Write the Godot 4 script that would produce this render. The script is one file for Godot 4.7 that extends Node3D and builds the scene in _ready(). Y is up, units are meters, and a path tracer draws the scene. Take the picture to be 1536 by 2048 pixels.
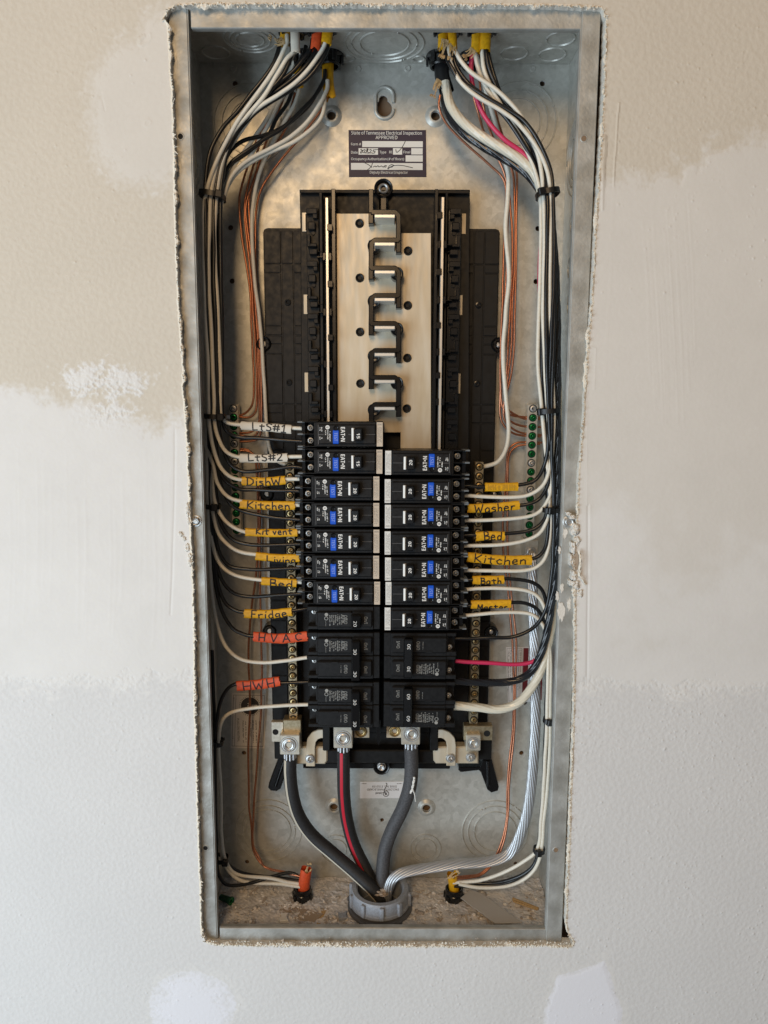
extends Node3D
# A wired breaker panel set in an unfinished drywall wall. World: x right, y up, z towards the room; z = 0 is the front of the steel lip.

const F := 1450.0            # focal length in photograph pixels
const PITCH := 0.1431
const ROLL := 0.0035
const EYE := Vector3(0.001, 0.1006, 0.6625)
const HW := 0.18175          # half the width of the box
const HH := 0.4335           # half its height
const BACK := -0.0985        # front face of the back sheet
const ZW := 0.006            # front of the drywall
const BF := -0.020           # breaker faces
const S := 0.000474          # metres in a photograph pixel at the breaker faces

var rng := RandomNumberGenerator.new()
var M := {}
var used := {}
var eye_basis: Basis


class Geo:
	var v := PackedVector3Array()
	var n := PackedVector3Array()
	var uv := PackedVector2Array()
	var c := PackedColorArray()
	var ix := PackedInt32Array()
	var tint := Color.WHITE
	var tinted := false

	func put(p: Vector3, nn: Vector3, t := Vector2.ZERO) -> int:
		v.append(p)
		n.append(nn)
		uv.append(t)
		c.append(tint)
		return v.size() - 1

	func face(a: int, b: int, d: int) -> void:      # winds the triangle clockwise as seen from the side its normals point to
		if (v[b] - v[a]).cross(v[d] - v[a]).dot(n[a] + n[b] + n[d]) > 0.0:
			ix.append(a); ix.append(d); ix.append(b)
		else:
			ix.append(a); ix.append(b); ix.append(d)

	func quad(p0: Vector3, p1: Vector3, p2: Vector3, p3: Vector3, nn: Vector3) -> void:
		var a := put(p0, nn, Vector2(0, 0)); var b := put(p1, nn, Vector2(1, 0)); var d := put(p2, nn, Vector2(1, 1)); var e := put(p3, nn, Vector2(0, 1))
		face(a, b, d); face(a, d, e)

	func tri(p0: Vector3, p1: Vector3, p2: Vector3, nn: Vector3) -> void:
		face(put(p0, nn), put(p1, nn), put(p2, nn))

	func flat(p0: Vector3, p1: Vector3, p2: Vector3) -> void:
		tri(p0, p1, p2, (p1 - p0).cross(p2 - p0).normalized())

	func box(lo: Vector3, hi: Vector3, ch := 0.0004, t := Transform3D()) -> void:   # chamfered on every edge
		var mid := (lo + hi) / 2.0
		var h := (hi - lo).abs() / 2.0
		ch = minf(ch, minf(h.x, minf(h.y, h.z)) * 0.8)
		var corner := func(axis: int, s: Vector3) -> Vector3:
			var e := h - Vector3(ch, ch, ch)
			e[axis] = h[axis]
			return t * (mid + e * s)
		for ax in 3:
			var bx := (ax + 1) % 3
			var cx := (ax + 2) % 3
			for sa in [-1.0, 1.0]:
				var q := []
				for w in [[-1.0, -1.0], [1.0, -1.0], [1.0, 1.0], [-1.0, 1.0]]:
					var s := Vector3.ZERO
					s[ax] = sa; s[bx] = w[0]; s[cx] = w[1]
					q.append(corner.call(ax, s))
				var nn := Vector3.ZERO
				nn[ax] = sa
				quad(q[0], q[1], q[2], q[3], (t.basis * nn).normalized())
				for sb in [-1.0, 1.0]:
					var s0 := Vector3.ZERO
					s0[ax] = sa; s0[bx] = sb; s0[cx] = -1.0
					var s1 := s0
					s1[cx] = 1.0
					var ne := Vector3.ZERO
					ne[ax] = sa; ne[bx] = sb
					quad(corner.call(ax, s0), corner.call(ax, s1), corner.call(bx, s1), corner.call(bx, s0), (t.basis * ne).normalized())
		for sx in [-1.0, 1.0]:
			for sy in [-1.0, 1.0]:
				for sz in [-1.0, 1.0]:
					var s := Vector3(sx, sy, sz)
					tri(corner.call(0, s), corner.call(1, s), corner.call(2, s), (t.basis * s).normalized())

	func lathe(profile: Array, at: Vector3, axis: Vector3, segs := 24, from := 0.0, to := TAU) -> void:   # profile of (radius, height along axis)
		var u := axis.normalized()
		var e := u.cross(Vector3(0.31, 0.87, 0.38)).normalized()
		if absf(u.dot(Vector3(0, 0, 1))) > 0.99:
			e = Vector3.RIGHT
		var f := u.cross(e)
		for k in profile.size() - 1:
			var p0: Vector2 = profile[k]
			var p1: Vector2 = profile[k + 1]
			var d := (p1 - p0).normalized()
			var nr := Vector2(d.y, -d.x)
			var row := []
			for i in segs + 1:
				var a := from + (to - from) * i / segs
				var rad := e * cos(a) + f * sin(a)
				var nn := (rad * nr.x + u * nr.y).normalized()
				row.append([put(at + rad * p0.x + u * p0.y, nn), put(at + rad * p1.x + u * p1.y, nn)])
			for i in segs:
				if p0.x > 1e-7:
					face(row[i][0], row[i + 1][0], row[i + 1][1] if p1.x > 1e-7 else row[i][1])
				if p1.x > 1e-7:
					face(row[i][0], row[i + 1][1], row[i][1])

	func tube(p: PackedVector3Array, r: float, sides := 12, lobes := 0, twist := 0.0, amp := 0.0, cap := true) -> void:
		var count := p.size()
		if count < 2:
			return
		var t0 := (p[1] - p[0]).normalized()
		var e := t0.cross(Vector3(0.13, 0.2, 0.97)).normalized()
		if e.length() < 0.5:
			e = t0.cross(Vector3.RIGHT).normalized()
		var s := 0.0
		var first := v.size()
		for i in count:
			var t := (p[mini(i + 1, count - 1)] - p[maxi(i - 1, 0)]).normalized()
			e = (e - t * e.dot(t)).normalized()
			var f := t.cross(e)
			if i > 0:
				s += p[i].distance_to(p[i - 1])
			for k in sides + 1:
				var a := TAU * k / sides
				var rr := r
				var slope := 0.0
				if lobes > 0:
					var ph := lobes * (a - twist * s)
					rr = r * (1.0 + amp * (absf(cos(ph * 0.5)) * 2.0 - 1.0))
					slope = -amp * lobes * sin(ph * 0.5) * signf(cos(ph * 0.5)) * -1.0
				var rad := e * cos(a) + f * sin(a)
				var tan := f * cos(a) - e * sin(a)
				put(p[i] + rad * rr, (rad + tan * slope).normalized(), Vector2(float(k) / sides, s * 40.0))
		for i in count - 1:
			for k in sides:
				var a := first + i * (sides + 1) + k
				face(a, a + 1, a + sides + 2)
				face(a, a + sides + 2, a + sides + 1)
		if cap:
			for end in [0, count - 1]:
				var out := (p[0] - p[1]).normalized() if end == 0 else (p[count - 1] - p[count - 2]).normalized()
				var mid := put(p[end], out)
				var ring := []
				for k in sides + 1:
					ring.append(put(v[first + end * (sides + 1) + k], out))
				for k in sides:
					face(mid, ring[k], ring[k + 1])

	func prism(poly: PackedVector2Array, z0: float, z1: float, ch := 0.0004) -> void:   # outline in x and y, from z0 up to the front z1, front edge chamfered
		var q := poly.duplicate()
		if Geometry2D.is_polygon_clockwise(q):
			q.reverse()
		var m := q.size()
		var inner := PackedVector2Array()
		var side := []
		for i in m:
			var a := (q[i] - q[(i + m - 1) % m]).normalized()
			var b := (q[(i + 1) % m] - q[i]).normalized()
			var na := Vector2(a.y, -a.x)
			var nb := Vector2(b.y, -b.x)
			var mid := (na + nb)
			mid = mid / maxf(mid.length_squared() / 2.0, 0.5)
			inner.append(q[i] - mid * ch)
			side.append(nb)
		var ids := Geometry2D.triangulate_polygon(inner)
		var first := v.size()
		for i in m:
			put(Vector3(inner[i].x, inner[i].y, z1), Vector3(0, 0, 1), inner[i] * 20.0)
		for i in range(0, ids.size(), 3):
			face(first + ids[i], first + ids[i + 1], first + ids[i + 2])
		for i in m:
			var j := (i + 1) % m
			var nn := Vector3(side[i].x, side[i].y, 0)
			quad(Vector3(q[i].x, q[i].y, z0), Vector3(q[j].x, q[j].y, z0), Vector3(q[j].x, q[j].y, z1 - ch), Vector3(q[i].x, q[i].y, z1 - ch), nn)
			if ch > 0.0:
				quad(Vector3(q[i].x, q[i].y, z1 - ch), Vector3(q[j].x, q[j].y, z1 - ch), Vector3(inner[j].x, inner[j].y, z1), Vector3(inner[i].x, inner[i].y, z1), (nn + Vector3(0, 0, 1)).normalized())

	func blob(at: Vector3, r: Vector3, rg: RandomNumberGenerator, rough := 0.35) -> void:     # a crumb of twenty faces
		var g := (1.0 + sqrt(5.0)) / 2.0
		var raw := [Vector3(-1, g, 0), Vector3(1, g, 0), Vector3(-1, -g, 0), Vector3(1, -g, 0), Vector3(0, -1, g), Vector3(0, 1, g), Vector3(0, -1, -g), Vector3(0, 1, -g), Vector3(g, 0, -1), Vector3(g, 0, 1), Vector3(-g, 0, -1), Vector3(-g, 0, 1)]
		var fs := [0, 11, 5, 0, 5, 1, 0, 1, 7, 0, 7, 10, 0, 10, 11, 1, 5, 9, 5, 11, 4, 11, 10, 2, 10, 7, 6, 7, 1, 8, 3, 9, 4, 3, 4, 2, 3, 2, 6, 3, 6, 8, 3, 8, 9, 4, 9, 5, 2, 4, 11, 6, 2, 10, 8, 6, 7, 9, 8, 1]
		var turn := Basis.from_euler(Vector3(rg.randf() * TAU, rg.randf() * TAU, rg.randf() * TAU))
		var first := v.size()
		for p in raw:
			var d: Vector3 = (turn * p).normalized()
			put(at + d * r * (1.0 + rough * (rg.randf() * 2.0 - 1.0)), d)
		for i in range(0, 60, 3):
			face(first + fs[i], first + fs[i + 1], first + fs[i + 2])

	func mesh(base := Vector3.ZERO) -> ArrayMesh:
		var arr := []
		arr.resize(Mesh.ARRAY_MAX)
		var p := v.duplicate()
		if base != Vector3.ZERO:
			for i in p.size():
				p[i] -= base
		arr[Mesh.ARRAY_VERTEX] = p
		arr[Mesh.ARRAY_NORMAL] = n
		arr[Mesh.ARRAY_TEX_UV] = uv
		if tinted:
			arr[Mesh.ARRAY_COLOR] = c
		arr[Mesh.ARRAY_INDEX] = ix
		var m := ArrayMesh.new()
		m.add_surface_from_arrays(Mesh.PRIMITIVE_TRIANGLES, arr)
		return m

	func middle() -> Vector3:
		var lo := v[0]
		var hi := v[0]
		for p in v:
			lo = lo.min(p)
			hi = hi.max(p)
		return (lo + hi) / 2.0


# ---------- where things stand: a spot measured in the photograph, at its depth z ----------
func U(px: float, py: float, z: float) -> Vector3:
	var d := eye_basis * Vector3((px - 768.0) / F, (1024.0 - py) / F, -1.0)
	return EYE + d * ((z - EYE.z) / d.z)


func U2(px: float, py: float, z: float) -> Vector2:
	var p := U(px, py, z)
	return Vector2(p.x, p.y)


func outline(pts: Array, z: float) -> PackedVector2Array:
	var q := PackedVector2Array()
	for p in pts:
		q.append(U2(p[0], p[1], z))
	return q


func numbered(called: String) -> String:
	used[called] = used.get(called, -1) + 1
	return called if used[called] == 0 else "%s_%03d" % [called, used[called]]


func tag(o: Node, label: String, category := "", group := "", kind := "") -> void:
	if label: o.set_meta("label", label)
	if category: o.set_meta("category", category)
	if group: o.set_meta("group", group)
	if kind: o.set_meta("kind", kind)


func thing(called: String, at: Vector3, label: String, category: String, group := "") -> Node3D:
	var o := Node3D.new()
	o.name = numbered(called)
	add_child(o)
	o.position = at
	tag(o, label, category, group)
	return o


func part(g: Geo, called: String, m: Material, to: Node3D, base = null) -> MeshInstance3D:
	var o := MeshInstance3D.new()
	o.name = called
	var b: Vector3 = to.position if base == null else base
	o.mesh = g.mesh(b)
	o.material_override = m
	to.add_child(o, true)
	return o


func single(g: Geo, called: String, m: Material, label: String, category: String, group := "") -> MeshInstance3D:
	var o := MeshInstance3D.new()
	o.name = numbered(called)
	var b := g.middle()
	o.mesh = g.mesh(b)
	o.position = b
	o.material_override = m
	add_child(o)
	tag(o, label, category, group)
	return o


func smooth(pts: Array, step := 0.004) -> PackedVector3Array:      # a soft curve through (px, py, z) or Vector3 points
	var w := []
	for p in pts:
		w.append(p if p is Vector3 else U(p[0], p[1], p[2]))
	var c := Curve3D.new()
	c.bake_interval = step
	for i in w.size():
		var a: Vector3 = w[maxi(i - 1, 0)]
		var b: Vector3 = w[mini(i + 1, w.size() - 1)]
		var dir := (b - a).normalized()
		c.add_point(w[i], -dir * (w[i] - a).length() / 3.0, dir * (b - w[i]).length() / 3.0)
	return c.get_baked_points()


# ---------- materials ----------
func noise_tex(freq: float, kind: int, octaves: int, lo: Color, hi: Color, seed_: int, normal := 0.0, size := 512) -> NoiseTexture2D:
	var f := FastNoiseLite.new()
	f.seed = seed_
	f.noise_type = kind
	f.frequency = freq
	f.fractal_octaves = octaves
	if octaves < 2:
		f.fractal_type = FastNoiseLite.FRACTAL_NONE
	if kind == FastNoiseLite.TYPE_CELLULAR:
		f.cellular_return_type = FastNoiseLite.RETURN_CELL_VALUE
	var t := NoiseTexture2D.new()
	t.width = size
	t.height = size
	t.seamless = true
	t.noise = f
	if normal > 0.0:
		t.as_normal_map = true
		t.bump_strength = normal
	else:
		var r := Gradient.new()
		r.set_color(0, lo)
		r.set_color(1, hi)
		t.color_ramp = r
	return t


func mat(called: String, col: Color, rough: float, metal := 0.0, spec := 0.5) -> StandardMaterial3D:
	var m := StandardMaterial3D.new()
	m.resource_name = called
	m.albedo_color = col
	m.roughness = rough
	m.metallic = metal
	m.metallic_specular = spec
	M[called] = m
	return m


func tri_tex(m: StandardMaterial3D, scale: float, albedo: Texture2D, rough: Texture2D = null, bump: Texture2D = null, bump_scale := 1.0) -> void:
	m.uv1_triplanar = true
	m.uv1_world_triplanar = true
	m.uv1_scale = Vector3.ONE * scale
	if albedo: m.albedo_texture = albedo
	if rough:
		m.roughness = 1.0
		m.roughness_texture = rough
	if bump:
		m.normal_enabled = true
		m.normal_texture = bump
		m.normal_scale = bump_scale


func materials() -> void:
	var P := FastNoiseLite.TYPE_SIMPLEX_SMOOTH
	var g := mat("galvanized", Color(0.80, 0.80, 0.775), 0.4, 0.4)
	tri_tex(g, 6.0, noise_tex(0.06, FastNoiseLite.TYPE_CELLULAR, 3, Color(0.87, 0.87, 0.86), Color(1, 1, 1), 3), noise_tex(0.02, P, 4, Color(0.36, 0.36, 0.36), Color(0.52, 0.52, 0.52), 4), noise_tex(0.2, P, 2, Color.BLACK, Color.WHITE, 5, 0.5), 0.25)
	var lp := mat("lip_steel", Color(0.76, 0.765, 0.75), 0.5, 0.45)
	tri_tex(lp, 5.0, noise_tex(0.012, P, 5, Color(0.78, 0.77, 0.75), Color(1, 1, 1), 8), noise_tex(0.02, P, 4, Color(0.42, 0.42, 0.42), Color(0.68, 0.68, 0.68), 9), noise_tex(0.09, P, 3, Color.BLACK, Color.WHITE, 10, 1.0), 0.4)
	var bp := mat("black_plastic", Color(0.075, 0.072, 0.07), 0.5, 0.0, 0.4)
	tri_tex(bp, 8.0, noise_tex(0.02, P, 4, Color(0.75, 0.74, 0.72), Color(1, 1, 1), 12), noise_tex(0.03, P, 3, Color(0.38, 0.38, 0.38), Color(0.6, 0.6, 0.6), 13))
	var sp := mat("breaker_plastic", Color(0.10, 0.10, 0.103), 0.45, 0.0, 0.4)
	tri_tex(sp, 9.0, noise_tex(0.03, P, 4, Color(0.78, 0.78, 0.78), Color(1, 1, 1), 15), noise_tex(0.05, P, 3, Color(0.34, 0.34, 0.34), Color(0.58, 0.58, 0.58), 16), noise_tex(0.25, P, 2, Color.BLACK, Color.WHITE, 17, 0.6), 0.3)
	mat("shiny_black", Color(0.055, 0.055, 0.058), 0.25)
	mat("dull_shade_black", Color(0.04, 0.04, 0.04), 0.8)  # near-black standing in for shade inside holes and wells; left posts too
	mat("tip_sheen_grey", Color(0.46, 0.48, 0.49), 0.25)  # plastic tips, their pale reflection put into the colour
	var ti := mat("tin", Color(0.83, 0.80, 0.735), 0.45, 0.3)
	tri_tex(ti, 5.0, noise_tex(0.008, P, 5, Color(0.91, 0.87, 0.80), Color(1, 1, 1), 21), noise_tex(0.02, P, 4, Color(0.36, 0.36, 0.36), Color(0.6, 0.6, 0.6), 22))
	ti.uv1_scale = Vector3(16, 2.6, 16)
	mat("bright_tin", Color(0.86, 0.86, 0.84), 0.34, 0.55)
	mat("rail_metal", Color(0.85, 0.83, 0.79), 0.35, 0.7)
	var al := mat("lug_aluminium", Color(0.86, 0.84, 0.79), 0.38, 0.55)
	tri_tex(al, 12.0, noise_tex(0.03, P, 3, Color(0.88, 0.87, 0.84), Color(1, 1, 1), 24))
	mat("bare_aluminium", Color(0.80, 0.81, 0.82), 0.42, 0.75)
	var bz := mat("neutral_bar", Color(0.74, 0.69, 0.58), 0.42, 0.8)
	tri_tex(bz, 14.0, noise_tex(0.03, P, 3, Color(0.8, 0.78, 0.74), Color(1, 1, 1), 25))
	mat("brass", Color(0.72, 0.63, 0.45), 0.36, 0.9)
	mat("zinc", Color(0.78, 0.78, 0.77), 0.4, 0.8)
	mat("dull_zinc", Color(0.62, 0.62, 0.61), 0.45, 1.0)
	mat("green_screw", Color(0.13, 0.50, 0.28), 0.24, 0.75)
	var cw := mat("copper", Color(0.86, 0.60, 0.47), 0.36, 0.85)
	tri_tex(cw, 22.0, noise_tex(0.05, P, 4, Color(0.70, 0.64, 0.60), Color(1, 1, 1), 41))
	var wi := mat("white_insulation", Color(0.90, 0.885, 0.835), 0.38)
	tri_tex(wi, 20.0, noise_tex(0.03, P, 5, Color(0.93, 0.92, 0.90), Color(1, 1, 1), 42))
	var bi := mat("black_insulation", Color(0.13, 0.135, 0.14), 0.28)
	tri_tex(bi, 24.0, noise_tex(0.05, P, 5, Color(0.6, 0.6, 0.6), Color(1, 1, 1), 43))
	mat("pink_insulation", Color(0.79, 0.19, 0.36), 0.35)
	mat("nylon_black", Color(0.13, 0.14, 0.155), 0.14)
	mat("nylon_white", Color(0.86, 0.84, 0.77), 0.22)
	var yj := mat("yellow_jacket", Color(0.93, 0.70, 0.09), 0.42)
	tri_tex(yj, 16.0, noise_tex(0.03, P, 5, Color(0.82, 0.80, 0.76), Color(1, 1, 1), 44))
	var oj := mat("orange_jacket", Color(0.90, 0.35, 0.17), 0.5)
	tri_tex(oj, 16.0, noise_tex(0.03, P, 5, Color(0.80, 0.78, 0.76), Color(1, 1, 1), 45))
	mat("white_jacket", Color(0.83, 0.80, 0.74), 0.5)
	mat("black_jacket", Color(0.11, 0.11, 0.115), 0.4)
	mat("kraft_paper", Color(0.76, 0.64, 0.46), 0.9)
	mat("ink", Color(0.07, 0.06, 0.06), 0.6)
	mat("faded_ink", Color(0.74, 0.55, 0.09), 0.6)
	mat("tie_nylon", Color(0.07, 0.07, 0.07), 0.4)
	var cj := mat("cable_rubber", Color(0.20, 0.20, 0.205), 0.55)
	tri_tex(cj, 20.0, noise_tex(0.03, P, 5, Color(0.62, 0.62, 0.62), Color(1, 1, 1), 28))
	var dj := mat("dusty_rubber", Color(0.36, 0.36, 0.37), 0.62)
	tri_tex(dj, 16.0, noise_tex(0.05, P, 5, Color(0.55, 0.55, 0.55), Color(1, 1, 1), 29))
	mat("stripe_white", Color(0.80, 0.77, 0.70), 0.5)
	mat("stripe_red", Color(0.74, 0.12, 0.20), 0.5)
	var gp := mat("grey_pvc", Color(0.66, 0.69, 0.735), 0.5)
	tri_tex(gp, 18.0, noise_tex(0.04, P, 5, Color(0.80, 0.79, 0.77), Color(1, 1, 1), 31))
	mat("dark_pvc", Color(0.36, 0.37, 0.39), 0.55)
	mat("blue_button", Color(0.04, 0.33, 0.80), 0.4)
	mat("print_white", Color(0.92, 0.92, 0.90), 0.6)
	mat("print_grey", Color(0.60, 0.60, 0.58), 0.6)
	mat("print_dim", Color(0.42, 0.42, 0.42), 0.6)
	mat("print_dark", Color(0.22, 0.21, 0.21), 0.6)
	mat("print_red", Color(0.40, 0.04, 0.07), 0.6)
	mat("print_blue", Color(0.60, 0.70, 0.95), 0.6)
	mat("paper_white", Color(0.88, 0.875, 0.85), 0.6)
	mat("paper_sheen_cream", Color(0.80, 0.74, 0.66), 0.55)  # white sticker paper, its brownish reflection put into the colour
	mat("sticker_navy", Color(0.09, 0.07, 0.20), 0.5)
	mat("sticker_silver", Color(0.84, 0.82, 0.79), 0.45, 0.1)
	mat("sticker_clear", Color(0.86, 0.855, 0.85), 0.4, 0.1)
	var cp := mat("compound", Color(0.91, 0.895, 0.865), 0.9)
	tri_tex(cp, 25.0, noise_tex(0.03, P, 4, Color(0.9, 0.89, 0.87), Color(1, 1, 1), 33))
	mat("torn_paper", Color(0.90, 0.87, 0.81), 0.95)
	mat("gypsum", Color(0.86, 0.84, 0.80), 0.95)
	mat("card_grey", Color(0.72, 0.70, 0.67), 0.7)
	mat("card_tan", Color(0.66, 0.60, 0.53), 0.8)
	mat("wood_stick", Color(0.68, 0.55, 0.36), 0.8)
	mat("wall_plug", Color(0.05, 0.28, 0.18), 0.35)
	mat("stud_wood", Color(0.52, 0.43, 0.34), 0.85)
	mat("dust", Color(0.72, 0.655, 0.585), 0.95)
	var chip := mat("chips", Color(1, 1, 1), 0.9)
	chip.vertex_color_use_as_albedo = true


func _ready() -> void:
	rng.seed = 77
	# --- camera ---
	var cam := Camera3D.new()
	cam.name = "camera"
	cam.fov = rad_to_deg(2.0 * atan(1024.0 / F))
	cam.near = 0.02
	cam.far = 40.0
	eye_basis = Basis.from_euler(Vector3(-PITCH, 0, 0)) * Basis.from_euler(Vector3(0, 0, ROLL))
	cam.transform = Transform3D(eye_basis, EYE)
	add_child(cam)
	# --- air and light ---
	var env := Environment.new()
	env.background_mode = Environment.BG_COLOR
	env.background_color = Color(0.345, 0.34, 0.345)
	env.tonemap_mode = Environment.TONE_MAPPER_LINEAR
	env.tonemap_exposure = 1.0
	env.sdfgi_enabled = true
	env.ssao_enabled = true
	env.ssil_enabled = true
	var we := WorldEnvironment.new()
	we.name = "world"
	we.environment = env
	add_child(we)
	area_light("window_light", Vector3(-1.25, -0.45, 1.35), Vector3(0, 0, 0), Vector2(1.4, 1.4), Color(0.875, 0.945, 1.0), 3.6)
	area_light("added_warm_light", Vector3(-0.3, 1.0, 1.9), Vector3(0, 0.1, 0), Vector2(0.5, 0.8), Color(1.0, 0.835, 0.63), 1.7)  # added warm key light from high in front, not a ceiling lamp
	materials()
	# --- the wall and the steel box ---
	build_wall()
	build_box()
	# --- what is mounted in the box ---
	build_chassis()
	build_bars()
	build_lugs()
	build_stickers()
	build_connectors()
	# --- breakers, cables, small things ---
	build_breakers()
	build_feeders()
	build_wires()
	build_ties()
	build_floor()


func area_light(called: String, at: Vector3, look: Vector3, size: Vector2, col: Color, energy: float) -> void:
	var l := AreaLight3D.new()
	l.name = called
	l.area_size = size
	l.light_color = col
	l.light_energy = energy
	l.area_range = 12.0
	l.area_attenuation = 2.0
	l.shadow_enabled = true
	add_child(l)
	l.look_at_from_position(at, look)


# ---------- drywall ----------
func hole_sides() -> Array:      # the four ragged sides of the cut, each a list of spots in the photograph
	return [
		[[326, 38], [337, 47], [341, 120], [345, 200], [349, 300], [350, 400], [354, 520], [358, 620], [364, 700], [368, 745], [366, 770], [373, 850], [378, 960], [382, 1060], [386, 1150], [389, 1250], [390, 1400], [393, 1520], [397, 1650], [402, 1790], [404, 1868]],
		[[404, 1868], [412, 1884], [440, 1889], [560, 1890], [700, 1891], [860, 1892], [1000, 1891], [1090, 1890], [1120, 1893], [1142, 1893], [1148, 1884]],
		[[1148, 1884], [1136, 1868], [1132, 1845], [1134, 1780], [1138, 1700], [1141, 1600], [1146, 1480], [1148, 1380], [1150, 1280], [1150, 1180], [1147, 1100], [1155, 1020], [1157, 950], [1165, 860], [1171, 760], [1176, 690], [1184, 600], [1190, 480], [1196, 390], [1203, 280], [1208, 180], [1211, 90], [1213, 34]],
		[[1213, 34], [1204, 16], [1100, 11], [900, 10], [700, 9], [500, 9], [360, 9], [338, 18], [326, 38]],
	]


func ragged(side: Array, amount: float, step := 0.0022) -> PackedVector2Array:
	var out := PackedVector2Array()
	for k in side.size() - 1:
		var a := U2(side[k][0], side[k][1], ZW)
		var b := U2(side[k + 1][0], side[k + 1][1], ZW)
		var m := maxi(1, int(a.distance_to(b) / step))
		var nrm := (b - a).normalized().orthogonal()
		for i in m:
			var p := a.lerp(b, float(i) / m)
			if i > 0 or k > 0:
				p += nrm * amount * (rng.randf() - 0.5) * (2.2 if rng.randf() < 0.12 else 1.0)
			out.append(p)
	return out


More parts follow.
